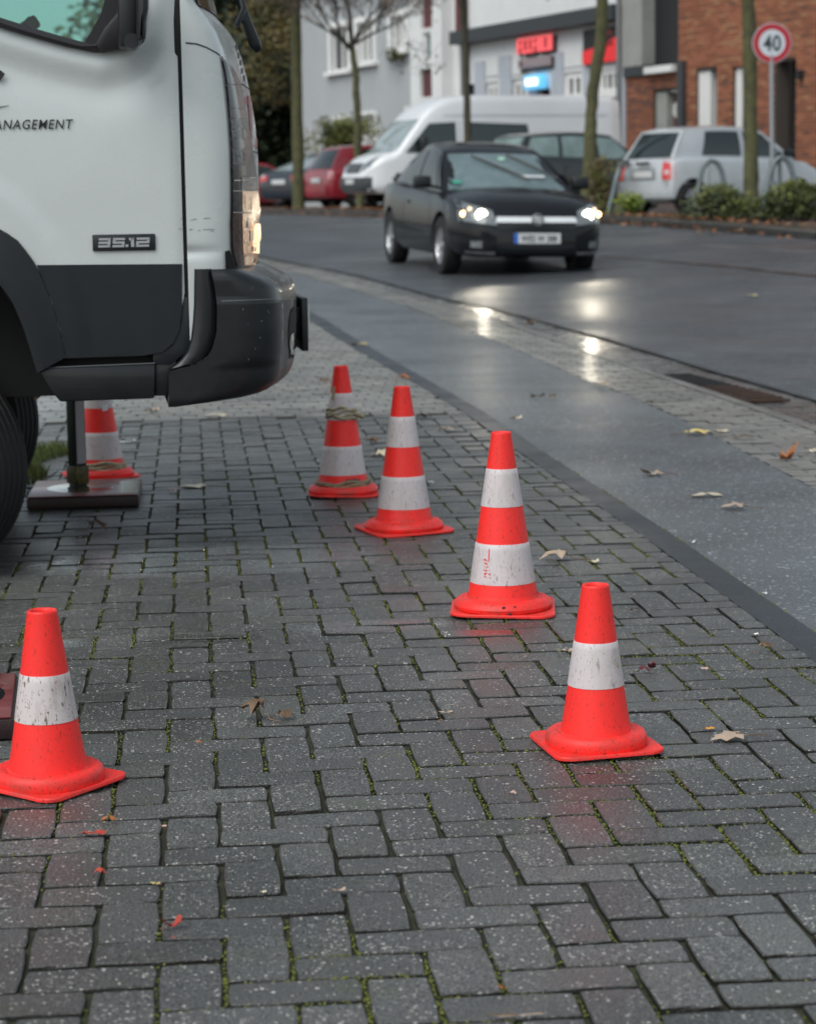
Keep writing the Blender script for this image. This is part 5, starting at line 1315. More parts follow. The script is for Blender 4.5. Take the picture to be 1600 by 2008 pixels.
for s in (1, -1):
    hlq = [(0, s*.85, .62), (0, s*.44, .57), (0, s*.48, .73), (0, s*.83, .845)]
    e = cp("headlight", hlq, M_LAMPG, (-1, 0, 0), .010, 8, 4)
    q = [(2.145, s*(y)) for y in (.6,)]
    for (y, z, rr, m_) in ((.60, .68, .062, mat("headlamp_beam", (1, 1, 1), .2, emis=(1, .90, .70), estr=7)), (.765, .69, .03, mat("side_lamp_glow", (1, .8, .5), .2, emis=(1, .62, .26), estr=5)), (.705, .74, .024, mat("side_lamp_dim", (1, .8, .6), .2, emis=(1, .62, .36), estr=1.0))):
        h = bv.ray_cast(Vector((4, s*y, z)), Vector((-1, 0, 0))); p = (h[0].x if h[0] is not None else 1.9)
        vs, fs = lathe([(0, .004), (rr*.7, .003), (rr, 0)], 20); me = mesh_of("lamp_bulb", vs, fs, True); me.transform(Matrix.Translation((p+.018, s*y, z)) @ Matrix.Rotation(R(90), 4, 'Y')); link("lamp_bulb", me, e, m_)
    h = bv.ray_cast(Vector((4, s*.60, .655)), Vector((-1, 0, 0)))
    ld = bpy.data.lights.new("dipped_beam", 'SPOT'); ld.energy = 14; ld.spot_size = R(62); ld.spot_blend = .6; ld.shadow_soft_size = .06; ld.color = (1, .9, .72)
    lo = bpy.data.objects.new("dipped_beam", ld); COL.objects.link(lo); lo.parent = car1; lo.location = (h[0].x+.06, s*.60, .655); lo.rotation_euler = Vector((-1, 0, .075)).to_track_quat('Z', 'Y').to_euler()
    cp("fog_lamp", [(0, s*.71, .33), (0, s*.60, .33), (0, s*.60, .40), (0, s*.71, .40)], M_LAMPG, (-1, 0, 0), .008, 4, 3)
    cp("bumper_strip", [(0, s*.80, .265), (0, s*.46, .255), (0, s*.46, .285), (0, s*.80, .295)], M_CHROME, (-1, 0, 0), .009, 6, 1)
cp("grille", [(0, .43, .53), (0, -.43, .53), (0, -.45, .605), (0, .45, .605)], M_BLK, (-1, 0, 0), .006, 10, 3)
cp("grille_bar", [(0, .46, .605), (0, -.46, .605), (0, -.44, .665), (0, .44, .665)], mat("bright_trim", (.72, .75, .76), .25), (-1, 0, 0), .016, 12, 2)
h = bv.ray_cast(Vector((4, 0, .60)), Vector((-1, 0, 0))); me = mesh_of("emblem_ring", *lathe([(.045, 0), (.052, .012), (.062, .012), (.068, 0)], 24), True); me.transform(Matrix.Translation((h[0].x+.02, 0, .635)) @ Matrix.Rotation(R(90), 4, 'Y')); link("emblem_ring", me, car1, M_GALV)
box("emblem_flash", (h[0].x+.034, 0, .635), (.006, .13, .014), M_GALV, car1)
cp("lower_grille", [(0, .52, .26), (0, -.52, .26), (0, -.42, .37), (0, .42, .37)], M_BLK, (-1, 0, 0), .005, 10, 3)
hp = bv.ray_cast(Vector((4, 0, .45)), Vector((-1, 0, 0)))[0].x+.015
pl = empty("number_plate", (hp, 0, .435), R(90), parent=car1)
box("plate_sheet", (0, 0, 0), (.52, .008, .112), M_PLATE, pl); box("plate_band", (-.24, -.0055, 0), (.042, .004, .108), M_PBLUE, pl)
me = text_mesh("plate_text", "WES W 388", .098, bold=.001, sx=.80); mw = max(v.co.x for v in me.vertices); me.transform(Matrix.Translation((-mw/2+.02, -.036, 0)) ); o = link("plate_text", me, pl, M_INK); o.rotation_euler = (R(90), 0, 0); o.location = (0, -.0065, 0)
for (y0, y1) in ((.42, -.10), (-.08, -.56)):
    pass
for (y, z, s_, m_) in ((.15, 1.24, .045, mat("badge_pale_green", (.35, .6, .45), .5)), (-.60+.06, .99, .035, mat("badge_green", (.02, .40, .25), .5))):
    pass
xw = lambda z: .92+(.12-.92)*(z-.93)/(1.36-.93)
for (y, z, w_, h_, m_) in ((.05, 1.25, .07, .06, mat("sticker_pale", (.35, .6, .45), .5)), (-.58, 1.0, .10, .05, mat("sticker_green", (.02, .35, .22), .5)), (.34, 1.06, .26, .04, M_PLATE)):
    bulge = .10*(1-(y/.76)**2)*.75
    box("windscreen_sticker", (xw(z)+bulge+.03, y, z+bulge*.3+.01), (.006, w_, h_), m_, car1, rot=Matrix.Rotation(R(-60), 3, 'Y'))

def wsp(y, z): b_ = .10*(1-(y/.76)**2)*.75; return (xw(z)+b_+.04, y, z+b_*.3+.03)
for (ya, za, yb, zb2) in ((-.30, 1.27, .26, 1.0), (.12, 1.28, .62, 1.03)): tube("wiper", [wsp(ya, za), wsp((ya+yb)/2, (za+zb2)/2), wsp(yb, zb2)], .014, M_BLK, car1, 6)
# --- generic small hatchbacks seen from behind, at the far kerb
def hatch_spec(pc, nm, L=3.55, W=1.60, H=1.48, wb=2.37, r=.29, metal=0., tall=False, **k):
    zr_ = H-.08
    return dict(paint=paint(nm, pc, .28, metal), L=L, W=W, wb=wb, fax=.70, r=r, crown=.03, shoulder=.12,
        st=[(-L/2, .34, .70, W*.42), (-L/2+.05, .26, .92, W*.46), (-L/2+.25, .24, .97, W*.485), (-L*.3, .20, .97, W*.499), (0, .19, .955, W*.5), (L*.22, .19, .93, W*.5), (L*.34, .2, .90, W*.497), (L*.43, .22, .78, W*.48), (L*.48, .24, .68, W*.45), (L/2, .30, .55, W*.40)],
        cab=dict(g=[(L*.30, L*.10), (-L/2+.10, -L/2+.42)], zb=.95, zr=zr_, wb=W*.44, wr=W*.36, arc=.06, rw=.94, rb=.06, win=[(L*.24, L*.08, -L*.02, -L*.025), (-L*.05, -L*.05, -L*.30, -L*.25)]),
        seams=[L*.25, -L*.035, -L*.28], handles=[-.06, -L*.25], **k)
def rear_details(root, cp, bv, W, plate="", bumper=None, lamp=(.92, .62, .12), tailm=None, bz=(.30, .58)):
    L_ = 0
    for s in (1, -1):
        o = cp("tail_lamp", [(0, s*W*.47, lamp[1]), (0, s*(W*.47-lamp[2]), lamp[1]), (0, s*(W*.45-lamp[2]), lamp[0]), (0, s*W*.45, lamp[0])], tailm or M_TAIL, (1, 0, 0), .014, 4, 5)
        cp("reversing_lamp", [(0, s*W*.46, lamp[1]+.10), (0, s*(W*.46-lamp[2]*.7), lamp[1]+.10), (0, s*(W*.46-lamp[2]*.7), lamp[1]+.16), (0, s*W*.46, lamp[1]+.16)], M_TAILW, (1, 0, 0), .018, 2, 2, o)
    h = bv.ray_cast(Vector((-4, 0, .70)), Vector((1, 0, 0)))[0].x
    e = empty("number_plate", (h-.02, 0, .70), parent=root); box("plate_sheet", (0, 0, 0), (.008, .50, .11), M_PLATE, e)
    cp("rear_bumper", [(0, W*.49, bz[0]), (0, -W*.49, bz[0]), (0, -W*.485, bz[1]), (0, W*.485, bz[1])], bumper or MATS["tyre_rubber"], (1, 0, 0), .035, 12, 4)
sp_ = hatch_spec((.50, .53, .55), "silver", 3.50, 1.60, 1.50, 2.37, .285, metal=.0, alloy=False)
H2 = head(180-56.0)
f2 = np.array([math.cos(H2), math.sin(H2)]); l2 = np.array([-math.sin(H2), math.cos(H2)])
w2 = P(1352, 420, 37.0)[:2]; c2 = w2 + f2*(3.50/2-.70-.0)*1.0*0 - f2*(-(3.5/2-.70)+0)*0
# rear right wheel stands at w2
c2 = w2 + f2*(2.37-(3.5/2-.70)) + l2*(.8-.11)
car2, cp, bv, *_ = car("silver_hatchback", "small silver hatchback parked at the far kerb beside the slanting hoops", "cars parked along the far kerb", (c2[0], c2[1], zg(*c2)+.03), H2, sp_)
rear_details(car2, cp, bv, 1.60, bumper=sp_['paint'], lamp=(1.03, .60, .25))
cp("plate_niche", [(0, .34, .60), (0, -.34, .60), (0, -.30, .80), (0, .30, .80)], mat("silver_niche_shade", (.25, .27, .28), .4), (1, 0, 0), .006, 6, 3)  # darker silver painted in for the shade of the plate niche
box("rear_lettering", (-1.80, -.05, .88), (.01, .34, .05), M_BLK, car2)
# --- red hatchback
sp_ = hatch_spec((.30, .012, .025), "red", 3.9, 1.66, 1.53, 2.45, .30)
H3 = head(180-62); f3 = np.array([math.cos(H3), math.sin(H3)]); l3 = np.array([-math.sin(H3), math.cos(H3)])
w3 = P(702, 410, 53.0)[:2]; c3 = w3 + f3*(2.45-(3.9/2-.70)) + l3*(.83-.11)
car3, cp, bv, *_ = car("red_hatchback", "red five door hatchback parked between the dark saloon and the white van", "cars parked along the far kerb", (c3[0], c3[1], zg(*c3)+.06), H3, sp_)
rear_details(car3, cp, bv, 1.66, bumper=sp_['paint'], lamp=(1.05, .72, .15), tailm=mat("tail_lamp_pinkish", (.7, .25, .25), .15, coat=1)); 
# --- dark blue fastback
M_TEAL = mat("painted_reflection_glass", (.22, .27, .28), .08, spec=.8, mottle=(.36, .42, .42), vscale=2)  # pale mottle stands for sky mirrored in the glass
sp_ = dict(paint=paint("night_blue", (.012, .018, .028), .3), L=4.5, W=1.72, wb=2.6, fax=.85, r=.31, crown=.03, shoulder=.12, rglass=M_TEAL, glass=M_TEAL,
    st=[(-2.25, .38, .72, .70), (-2.2, .28, .90, .79), (-1.9, .24, .97, .83), (-1.3, .20, .98, .858), (0, .19, .93, .86), (.8, .19, .91, .86), (1.5, .2, .86, .85), (2.0, .22, .74, .80), (2.25, .3, .58, .68)],
    cab=dict(g=[(1.05, .35), (-2.0, -.85)], zb=.93, zr=1.36, wb=.76, wr=.60, arc=.05, rw=.9, rb=.06, win=[(.82, .28, -.2, -.25), (-.28, -.32, -1.3, -.80)]), seams=[.9, -.22], handles=[-.05])
H4 = head(180-46); f4 = np.array([math.cos(H4), math.sin(H4)]); l4 = np.array([-math.sin(H4), math.cos(H4)])
cA = P(548, 404, 54.5)[:2]; c4 = cA + f4*2.25 + l4*.0
car4, cp, bv, *_ = car("dark_saloon", "dark blue fastback saloon parked left of the red hatchback", "cars parked along the far kerb", (c4[0], c4[1], zg(*c4)+.04), H4, sp_)
rear_details(car4, cp, bv, 1.72, bumper=sp_['paint'], lamp=(.86, .72, .34))
# --- a red and an orange car farther back, only roofs in sight
for (px, dd, colr, nm, lb) in ((490, 69, (.36, .015, .03), "far_red", "red car farther along the row, only its roof seen beside the truck's nose"), (482, 76, (.50, .10, .02), "orange", "orange car farthest along the row beside the dark trees")):
    sp_ = hatch_spec(colr, nm, 3.8, 1.65, 1.46, 2.45, .29); cc = P(px, 400, dd)[:2]; HH = head(180-60)
    ca, cp, bv, *_ = car(nm.replace("far_red", "red")+"_car", lb, "cars parked along the far kerb", (cc[0], cc[1], zg(*cc)+.02+(.10 if dd > 70 else 0)), HH, sp_); rear_details(ca, cp, bv, 1.65, bumper=sp_['paint'])
# --- dark estate behind the driving car, front to the left, glass coloured pale for the sky in it
sp_ = dict(paint=paint("estate_black", (.010, .014, .014), .3), L=4.6, W=1.76, wb=2.6, fax=.9, r=.31, crown=.03, shoulder=.12, glass=mat("pale_sky_glass", (.14, .20, .19), .08, spec=.8, mottle=(.26, .34, .33), vscale=3), 
    st=[(-2.3, .36, .70, .70), (-2.25, .27, .92, .81), (-1.9, .24, 1.0, .85), (-1.0, .20, .97, .88), (.2, .19, .93, .88), (1.0, .19, .91, .88), (1.6, .2, .84, .87), (2.05, .22, .74, .82), (2.3, .3, .56, .70)],
    cab=dict(g=[(1.15, .40), (-2.15, -1.75)], zb=.93, zr=1.40, wb=.78, wr=.62, arc=.05, rw=.95, rb=.05, win=[(.95, .38, .05, .0), (-.05, -.08, -.95, -.90), (-1.05, -1.0, -1.95, -1.65)]), seams=[.98, 0, -.98], handles=[.15, -.85])
H5 = head(180+62); f5 = np.array([math.cos(H5), math.sin(H5)])
c5 = P(1132, 405, 43.)[:2]
H5 = head(180-62)
car5, cp, bv, *_ = car("dark_estate", "dark estate car parked between the white van and the leaning tree", "cars parked along the far kerb", (c5[0], c5[1], zg(*c5)+.08), H5, sp_)
car5.scale = (.84, 1, 1)
for s in (1, -1): cp("headlight", [(0, s*.80, .58), (0, s*.50, .56), (0, s*.50, .68), (0, s*.78, .72)], M_LAMPG, (-1, 0, 0), .01, 4, 3)
# --- white high-roof van
M_VANW = mat("van_white", (.78, .80, .82), .3, coat=.5, var=.03, vscale=2)
M_VANB = mat("van_grey_plastic", (.055, .06, .065), .5)
def van():
    L, W, H = 5.9, 1.97, 2.52
    H6 = head(-69.0); f = np.array([math.cos(H6), math.sin(H6)]); l = np.array([-math.sin(H6), math.cos(H6)])
    nose = P(692, 405, 47.0)[:2]       # front corner nearest the picture's left edge
    c = nose - f*(L/2) 
    root = empty("white_van", (c[0], c[1], zg(*c)+.05), H6, "white high roof van with dark grey bumper parked behind the black hatchback", "van", "cars parked along the far kerb"); root.scale = (1, 1, .95)
    st = [(-2.95, .45, 2.44, .90), (-2.9, .38, 2.50, .96), (-2.0, .36, 2.52, .985), (.4, .36, 2.52, .985), (1.05, .36, 2.46, .985), (1.45, .36, 2.28, .98), (1.75, .36, 1.98, .975), (2.05, .36, 1.62, .97), (2.32, .36, 1.30, .95), (2.6, .36, 1.20, .91), (2.8, .38, 1.06, .84), (2.93, .40, .86, .74), (2.95, .44, .80, .70)]
    xs = [s[0] for s in st]; n = 60; rows = []
    for i in range(n+1):
        x = xs[0]+(xs[-1]-xs[0])*(i/n)**.85
        zb, zt, w = [smooth_interp(x, xs, [s[k] for s in st]) for k in (1, 2, 3)]
        def ww(z): return w*(1 if z < 1.1 else 1-.16*((z-1.1)/1.4)**1.4)
        zz = [zb, zb+.02, zb+.12, zb+(zt-zb)*.25, zb+(zt-zb)*.45, zb+(zt-zb)*.62, zb+(zt-zb)*.8, zt-.16, zt-.07, zt-.02]
        yy = [0, w*.9, w*.99]+[ww(z) for z in zz[3:8]]+[ww(zt-.07)*.965, ww(zt-.02)*.90]
        half = list(zip(yy, zz))+[(ww(zt)*.6, zt+.02), (0, zt+.035)]
        rows.append([(x, y, z) for y, z in half]+[(x, -y, z) for y, z in half[::-1][1:-1]])
    k = len(rows[0]); vs = [p for q in rows for p in q]; fs = []
    for i in range(n):
        for j in range(k): a, b = i*k+j, i*k+(j+1) % k; fs.append((a, b, b+k, a+k))
    fs.append(tuple(range(k))[::-1]); fs.append(tuple(range(n*k, n*k+k)))
    me = mesh_of("body", vs, fs, True, 40); bm = bmesh.new(); bm.from_mesh(me); bmesh.ops.recalc_face_normals(bm, faces=bm.faces); bm.to_mesh(me); bm.free()
    link("body", me, root, M_VANW); bv = bvh_of(me)
    def cp(nm_, quad, m, d, off=.01, nu=6, nv=4, par=None):
        d = Vector(d).normalized(); rws = []
        for i in range(nu+1):
            row = []
            for j in range(nv+1):
                u, v = i/nu, j/nv; p = (Vector(quad[0])*(1-u)+Vector(quad[1])*u)*(1-v)+(Vector(quad[3])*(1-u)+Vector(quad[2])*u)*v
                h = bv.ray_cast(p-d*5, d); row.append((h[0] if h[0] is not None else bv.find_nearest(p)[0])-d*off)
            rws.append(row)
        return link(nm_, gridmesh(nm_, rws, True), par or root, m)
    cp("windscreen", [(0, .90, 1.27), (0, -.90, 1.27), (0, -.80, 2.0), (0, .80, 2.0)], M_TEAL, (-1, 0, -.0), .012, 10, 6)
    for s in (1, -1):
        cp("side_window", [(2.10, 0, 1.26), (.95, 0, 1.28), (.95, 0, 1.93), (1.55, 0, 1.90)], M_GLASS, (0, -s, 0), .012)
        cp("load_window", [(.75, 0, 1.30), (-.80, 0, 1.30), (-.70, 0, 1.88), (.75, 0, 1.93)], M_GLASS, (0, -s, 0), .012)
        cp("headlight", [(0, s*.80, .98), (0, s*.52, .86), (0, s*.52, 1.06), (0, s*.82, 1.22)], M_LAMPG, (-1, 0, 0), .02, 4, 4)
        cp("door_seam", [(.86, 0, .5), (.85, 0, .5), (.85, 0, 1.95), (.86, 0, 1.95)], M_SEAM, (0, -s, 0), .004, 1, 6)
        cp("roof_shade_line", [(-2.9, 0, 2.06), (1.2, 0, 2.06), (1.2, 0, 2.085), (-2.9, 0, 2.085)], mat("van_shadow_line", (.42, .45, .47), .4), (0, -s, 0), .006, 12, 1)  # grey strip painted as a shadow line below the roof
        cp("side_moulding", [(-2.8, 0, .62), (2.2, 0, .62), (2.2, 0, .80), (-2.8, 0, .80)], M_VANB, (0, -s, 0), .015, 14, 1)
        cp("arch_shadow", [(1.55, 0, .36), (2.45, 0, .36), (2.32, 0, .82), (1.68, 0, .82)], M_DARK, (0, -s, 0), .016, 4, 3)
        b = bmesh.new(); bx(b, (0, 0, 0), (.12, .22, .36), bevel=.03); m = link("door_mirror", from_bm("door_mirror", b, True, 50), root, M_BLK); m.location = (1.75, s*1.12, 1.42)
    cp("front_bumper", [(0, .96, .42), (0, -.96, .42), (0, -.95, .74), (0, .95, .74)], M_VANB, (-1, 0, 0), .05, 14, 3)
    cp("grille", [(0, .42, .84), (0, -.42, .84), (0, -.44, 1.06), (0, .44, 1.06)], M_VANB, (-1, 0, 0), .015, 8, 3)
    e = cp("number_plate", [(0, .26, .60), (0, -.26, .60), (0, -.26, .71), (0, .26, .71)], M_PLATE, (-1, 0, 0), .07, 2, 1)
    for ax in (2.0, -1.7):
        for s in (1, -1): car_wheel(root, ax, s*.92, .345, .23, s, alloy=False)
    return root
van()
# ================================================================== HOUSES ACROSS THE ROAD
FA = P(597, 400, 72.6)[:2]; FB = P(1600, 400, 46.7)[:2]
FD = (FB-FA)/np.linalg.norm(FB-FA); FN = np.array([-FD[1], FD[0]])      # along, inward
FANG = math.atan2(FD[1], FD[0])
def FP(px, py, off=0.):
    r = ray(px, py); n3 = np.array([FN[0], FN[1], 0]); o = np.array([FA[0], FA[1], 0])+n3*off
    t = ((o-CAM)@n3)/(r@n3); q = CAM+r*t; v = q[:2]-FA
    return float(v@FD), float(q[2])
M_GREY = mat("grey_render", (.40, .42, .425), .8, var=.05, vscale=.8, bump=.1, bscale=40)
M_WALLW = mat("white_render", (.74, .75, .74), .7, var=.05, vscale=1.2)
M_FRAME = mat("window_white", (.82, .82, .80), .4)
M_WGL = mat("window_glass", (.035, .045, .045), .08, spec=.8)
M_CURT = mat("net_curtain", (.40, .40, .39), .8)
M_BURG = mat("burgundy_tile", (.13, .035, .04), .6, var=.15, vscale=8)
M_FASC = mat("dark_fascia", (.035, .04, .045), .5)
M_PILA = mat("blue_grey_pilaster", (.46, .49, .54), .7, var=.06, vscale=2)
M_PUBW = mat("pub_wall_pale", (.74, .745, .75), .7, var=.04, vscale=2)
M_CONC = mat("grey_concrete", (.33, .335, .31), .8, var=.12, vscale=2)
M_CHAR = mat("black_cladding", (.018, .018, .02), .6)
M_BRK = mat("house_brick", (.20, .075, .035), .8)
def building(name, label, cat="building"): return empty(name, (FA[0], FA[1], 0), FANG, label, cat)
def fbox(nm, root, px0, py0, px1, py1, m, y0=0., y1=.2, off=None, par=None, bevel=0.):
    """a block on the facade between two picture corners; y0..y1 depth behind the facade line"""
    o = y0 if off is None else off
    s0, z0 = FP(px0, py1, o); s1, z1 = FP(px1, py0, o); zl_, zh = min(z0, z1), max(z0, z1)
    return box(nm, ((s0+s1)/2, (y0+y1)/2, (zl_+zh)/2), (abs(s1-s0), abs(y1-y0), zh-zl_), m, par or root, bevel=bevel)
def wall_with_holes(nm, root, s0, s1, z0, z1, holes, m, y=0., t=.35):
    xs = sorted({s0, s1, *[v for h in holes for v in (h[0], h[1])]}); zs = sorted({z0, z1, *[v for h in holes for v in (h[2], h[3])]})
    bm = bmesh.new()
    for i in range(len(xs)-1):
        for j in range(len(zs)-1):
            cx, cz = (xs[i]+xs[i+1])/2, (zs[j]+zs[j+1])/2
            if any(h[0] < cx < h[1] and h[2] < cz < h[3] for h in holes): continue
            vs = [bm.verts.new(p) for p in ((xs[i], y, zs[j]), (xs[i+1], y, zs[j]), (xs[i+1], y, zs[j+1]), (xs[i], y, zs[j+1]))]; bm.faces.new(vs)
    bmesh.ops.remove_doubles(bm, verts=bm.verts, dist=.0005)
    r = bmesh.ops.extrude_face_region(bm, geom=list(bm.faces)); bmesh.ops.translate(bm, verts=[v for v in r['geom'] if isinstance(v, bmesh.types.BMVert)], vec=(0, t, 0))
    return link(nm, from_bm(nm, bm), root, m)
def window(root, h, depth=.14, sill=True, mull=1, curtain=0., fw=.07, surround=0., glassm=None, y=0.):
    s0, s1, z0, z1 = h; e = empty("window", ((s0+s1)/2, y, (z0+z1)/2), parent=root); w, hh = s1-s0, z1-z0
    bm = bmesh.new()
    for x in (-w/2+fw/2, w/2-fw/2): bx(bm, (x, depth, 0), (fw, .06, hh))
    for z in (-hh/2+fw/2, hh/2-fw/2): bx(bm, (0, depth, z), (w-2*fw, .058, fw))
    for k in range(mull): bx(bm, (-w/2+w*(k+1)/(mull+1), depth, 0), (fw*.8, .055, hh-2*fw))
    link("frame", from_bm("frame", bm), e, M_FRAME)
    box("pane", (0, depth+.04, 0), (w, .02, hh), glassm or M_WGL, e)
    if curtain: box("curtain", (-w*.5+w*curtain/2+fw, depth+.022, 0), (w*curtain, .012, hh-2*fw), M_CURT, e)
    if surround:
        bm = bmesh.new(); q = surround
        for x in (-w/2-q/2, w/2+q/2): bx(bm, (x, -.03, 0), (q, .08, hh+2*q))
        bx(bm, (0, -.03, hh/2+q/2), (w, .078, q)); link("surround", from_bm("surround", bm), e, M_FRAME)
    if sill: box("sill", (0, -.07, -hh/2-.06), (w+.25+2*surround, .22, .12), M_FRAME, e)
    return e
def hole(px0, py0, px1, py1):
    s0, z0 = FP(px0, py1); s1, z1 = FP(px1, py0); _, za = FP(px0, py0); _, zb2 = FP(px1, py1)
    return (s0, s1, (z0+zb2)/2, (z1+za)/2)
# --- grey rendered house with the white bay
GH = building("grey_house", "long grey rendered house with white framed windows behind the red car")
sE, _ = FP(905, 300)
hs_ = [hole(651, 52, 683, 138), hole(703, 42, 733, 122), hole(768, 30, 796, 98), hole(806, 30, 823, 72), hole(659, 232, 685, 296), hole(708, 224, 736, 292), hole(799, 214, 815, 236)]
hs_ += [hole(645, -130, 683, -50), hole(703, -150, 733, -65), hole(770, -165, 796, -80)]
wall_with_holes("wall", GH, 0, FP(828, 300)[0], .3, 11.5, hs_, M_GREY)
for i, h in enumerate(hs_): window(GH, h, curtain=(.0, .5, .6, 0, .35, .3, .0, .5, .5, .5)[i], surround=.16 if i < 3 else .08, sill=i < 4 or i > 6, mull=0 if i in (3, 6) else 1, depth=.10)
box("side_wall", (.175, 5., 5.8), (.35, 9.3, 11.4), M_WALLW, GH)
box("wall_plinth", (FP(828, 300)[0]/2, -.03, .55), (FP(828, 300)[0], .06, .9), M_CONC, GH)
prism("roof", [(-.4, 11.4), (5, 15), (10.4, 11.4)], -.4, FP(905, 300)[0], mat("roof_tile", (.08, .03, .025), .7), GH, axes=(1, 2, 0))
box("corner_downpipe", (-.07, -.08, 6), (.12, .12, 11), M_CONC, GH)
# bay: white frame, burgundy panels, narrow pane
s0, s1 = FP(826, 100)[0], FP(888, 100)[0]
zb_b = FP(850, 205)[1]
wall_with_holes("bay_frame", GH, s0, s1, zb_b, 11.5, [hole(845, 134, 868, 190), hole(851, 62, 866, 120), hole(846, -40, 868, 55), (s0+.25, s0+.26, 11, 11.1)], M_WALLW, y=-.35, t=.5)
for q in ((845, 134, 868, 190), (846, -40, 868, 55)):
    h = hole(*q); box("burgundy_panel", ((h[0]+h[1])/2, -.22, (h[2]+h[3])/2), (h[1]-h[0], .04, h[3]-h[2]), M_BURG, GH)
    for k in range(1, 8): box("panel_joint", ((h[0]+h[1])/2, -.243, h[2]+(h[3]-h[2])*k/8), (h[1]-h[0], .006, .02), M_CHAR, GH)
h = hole(851, 62, 866, 120); window(GH, h, sill=False, mull=0, depth=.05, y=-.30, glassm=mat("bay_pane", (.12, .17, .17), .1, spec=.8))
fbox("entrance_shade", GH, 838, 200, 886, 212, M_CHAR, -.1, .3)
fbox("wall_end", GH, 828, -60, 905, 330, M_WALLW, .02, .4)
fbox("brick_panel", GH, 893, -40, 909, 80, M_BURG, -.06, .01)
fbox("downpipe", GH, 905, 75, 912, 330, M_GALV, -.14, -.02)
pot = empty("flower_box", (FA[0]+FD[0]*FP(778, 105)[0], FA[1]+FD[1]*FP(778, 105)[0], FP(778, 112)[1]), FANG, "flower box with green plants on the grey house's window sill", "planter")
box("trough", (0, -.22, .08), (.7, .2, .16), M_GREY, pot); 
# --- pub with signs
PB = building("corner_pub", "pale pub with red letter sign, light box and dark fascia behind the white van")
pub_h = [hole(952, 160, 976, 212), hole(1004, 153, 1031, 205), hole(1053, 174, 1079, 250), hole(1106, 140, 1140, 196), hole(1176, 136, 1210, 276), hole(918, 164, 930, 230)]
p0, p1 = FP(907, 200)[0], FP(1224, 200)[0]
zf = FP(905, 84)[1]; zf2 = FP(1222, 32)[1]; zfm = (zf+zf2)/2
wall_with_holes("wall", PB, p0, p1, .3, zfm, pub_h, M_PUBW)
box("upper_wall", ((p0+p1)/2, .25, zfm+2.6), (p1-p0, .3, 5.0), M_WALLW, PB)
box("fascia", ((p0+p1)/2, -.12, zfm+.12), (p1-p0+.1, .5, .36), M_FASC, PB)
box("roof", ((p0+p1)/2, 3.2, zfm+5.2), (p1-p0+.4, 7, .3), M_FASC, PB)
for (a, b, t_) in ((932, 949, 118), (980, 1001, 106), (1036, 1052, 128), (1082, 1102, 100), (1143, 1151, 90), (1210, 1224, 84)):
    fbox("pilaster", PB, a, t_, b, 330, M_PILA, -.06, .0)
for (a, b, t_, u_) in ((952, 976, 112, 150), (1004, 1031, 100, 146), (1106, 1140, 88, 132)): fbox("recessed_panel", PB, a, t_, b, u_, M_WALLW, -.03, .0)
for i, h in enumerate(pub_h):
    if i in (0, 1, 3): window(PB, h, mull=1, fw=.16, curtain=0, depth=.08, sill=(i == 3))
    elif i == 4:
        e = window(PB, h, mull=2, fw=.10, depth=.07, sill=True)
        w_, hh_ = h[1]-h[0], h[3]-h[2]; box("transom", (0, .04, hh_*.18), (w_, .05, .22), M_FRAME, e)
        box("violet_poster", (-w_*.28, .10, -hh_*.18), (w_*.16, .01, hh_*.5), mat("violet", (.20, .08, .55), .5, emis=(.3, .12, .8), estr=.25), e)  # violet sheet is given a glow of its own
        for k, (c_, z_) in enumerate(((.6, -.02), (.7, -.3))): box("red_poster", (w_*(.05+.28*k), .10, hh_*(z_)), (w_*.12, .01, hh_*.07), mat("poster_red", (.5, .05, .03), .5), e)
        box("teal_poster", (w_*.32, .10, -hh_*.2), (w_*.10, .01, hh_*.3), mat("poster_teal", (.05, .25, .22), .5), e)
    elif i == 2: box("door", ((h[0]+h[1])/2, .2, (h[2]+h[3])/2), (h[1]-h[0], .05, h[3]-h[2]), M_CHAR, PB)
    else: box("pane", ((h[0]+h[1])/2, .1, (h[2]+h[3])/2), (h[1]-h[0], .05, h[3]-h[2]), M_WGL, PB)
M_REDLET = mat("red_sign_letter", (.75, .06, .07), .4, emis=(1, .16, .17), estr=.45)  # red letters brightened by a glow of their own
M_LETW = mat("pale_sign_letter", (.45, .36, .38), .5)
sg = empty("letter_sign", (FA[0]+FD[0]*FP(1057, 100)[0], FA[1]+FD[1]*FP(1057, 100)[0], FP(1057, 86)[1]), FANG, "two rows of raised letters, red above pale, on the pub's wall", "sign")
wS = FP(1091, 86)[0]-FP(1022, 86)[0]; hS = FP(1057, 72)[1]-FP(1057, 102)[1]
# blurred beyond reading in the photograph: raised strokes of the same count and size
def strokes(root, n, w, h, z0, m, mb, seed):
    rr_ = random.Random(seed); cw = w/n
    for k in range(n):
        x = -w/2+cw*(k+.5); b = bmesh.new(); bk = bmesh.new(); t = cw*.19; y = -.14
        parts_ = rr_.choice([('l', 'r', 't'), ('l', 't', 'm'), ('l', 'r', 'm'), ('l', 'b', 'r'), ('l', 't', 'b'), ('l', 't', 'm', 'r')])
        for q in parts_:
            c_, s_ = {'l': ((x-cw*.28, y, z0), (t, .06, h)), 'r': ((x+cw*.28, y, z0), (t, .06, h)), 't': ((x, y, z0+h/2-t/2), (cw*.8, .058, t)), 'm': ((x, y, z0), (cw*.8, .058, t)), 'b': ((x, y, z0-h/2+t/2), (cw*.8, .058, t))}[q]
            bx(b, c_, s_); bx(bk, (c_[0]+.04, y+.08, c_[2]-.05), (s_[0]+.07, .05, s_[2]+.07))  # dark offset copies stand for the letters' black shadow and outline
        link("letter", from_bm("letter", b), root, m); link("letter_shadow", from_bm("letter_shadow", bk), root, mb)
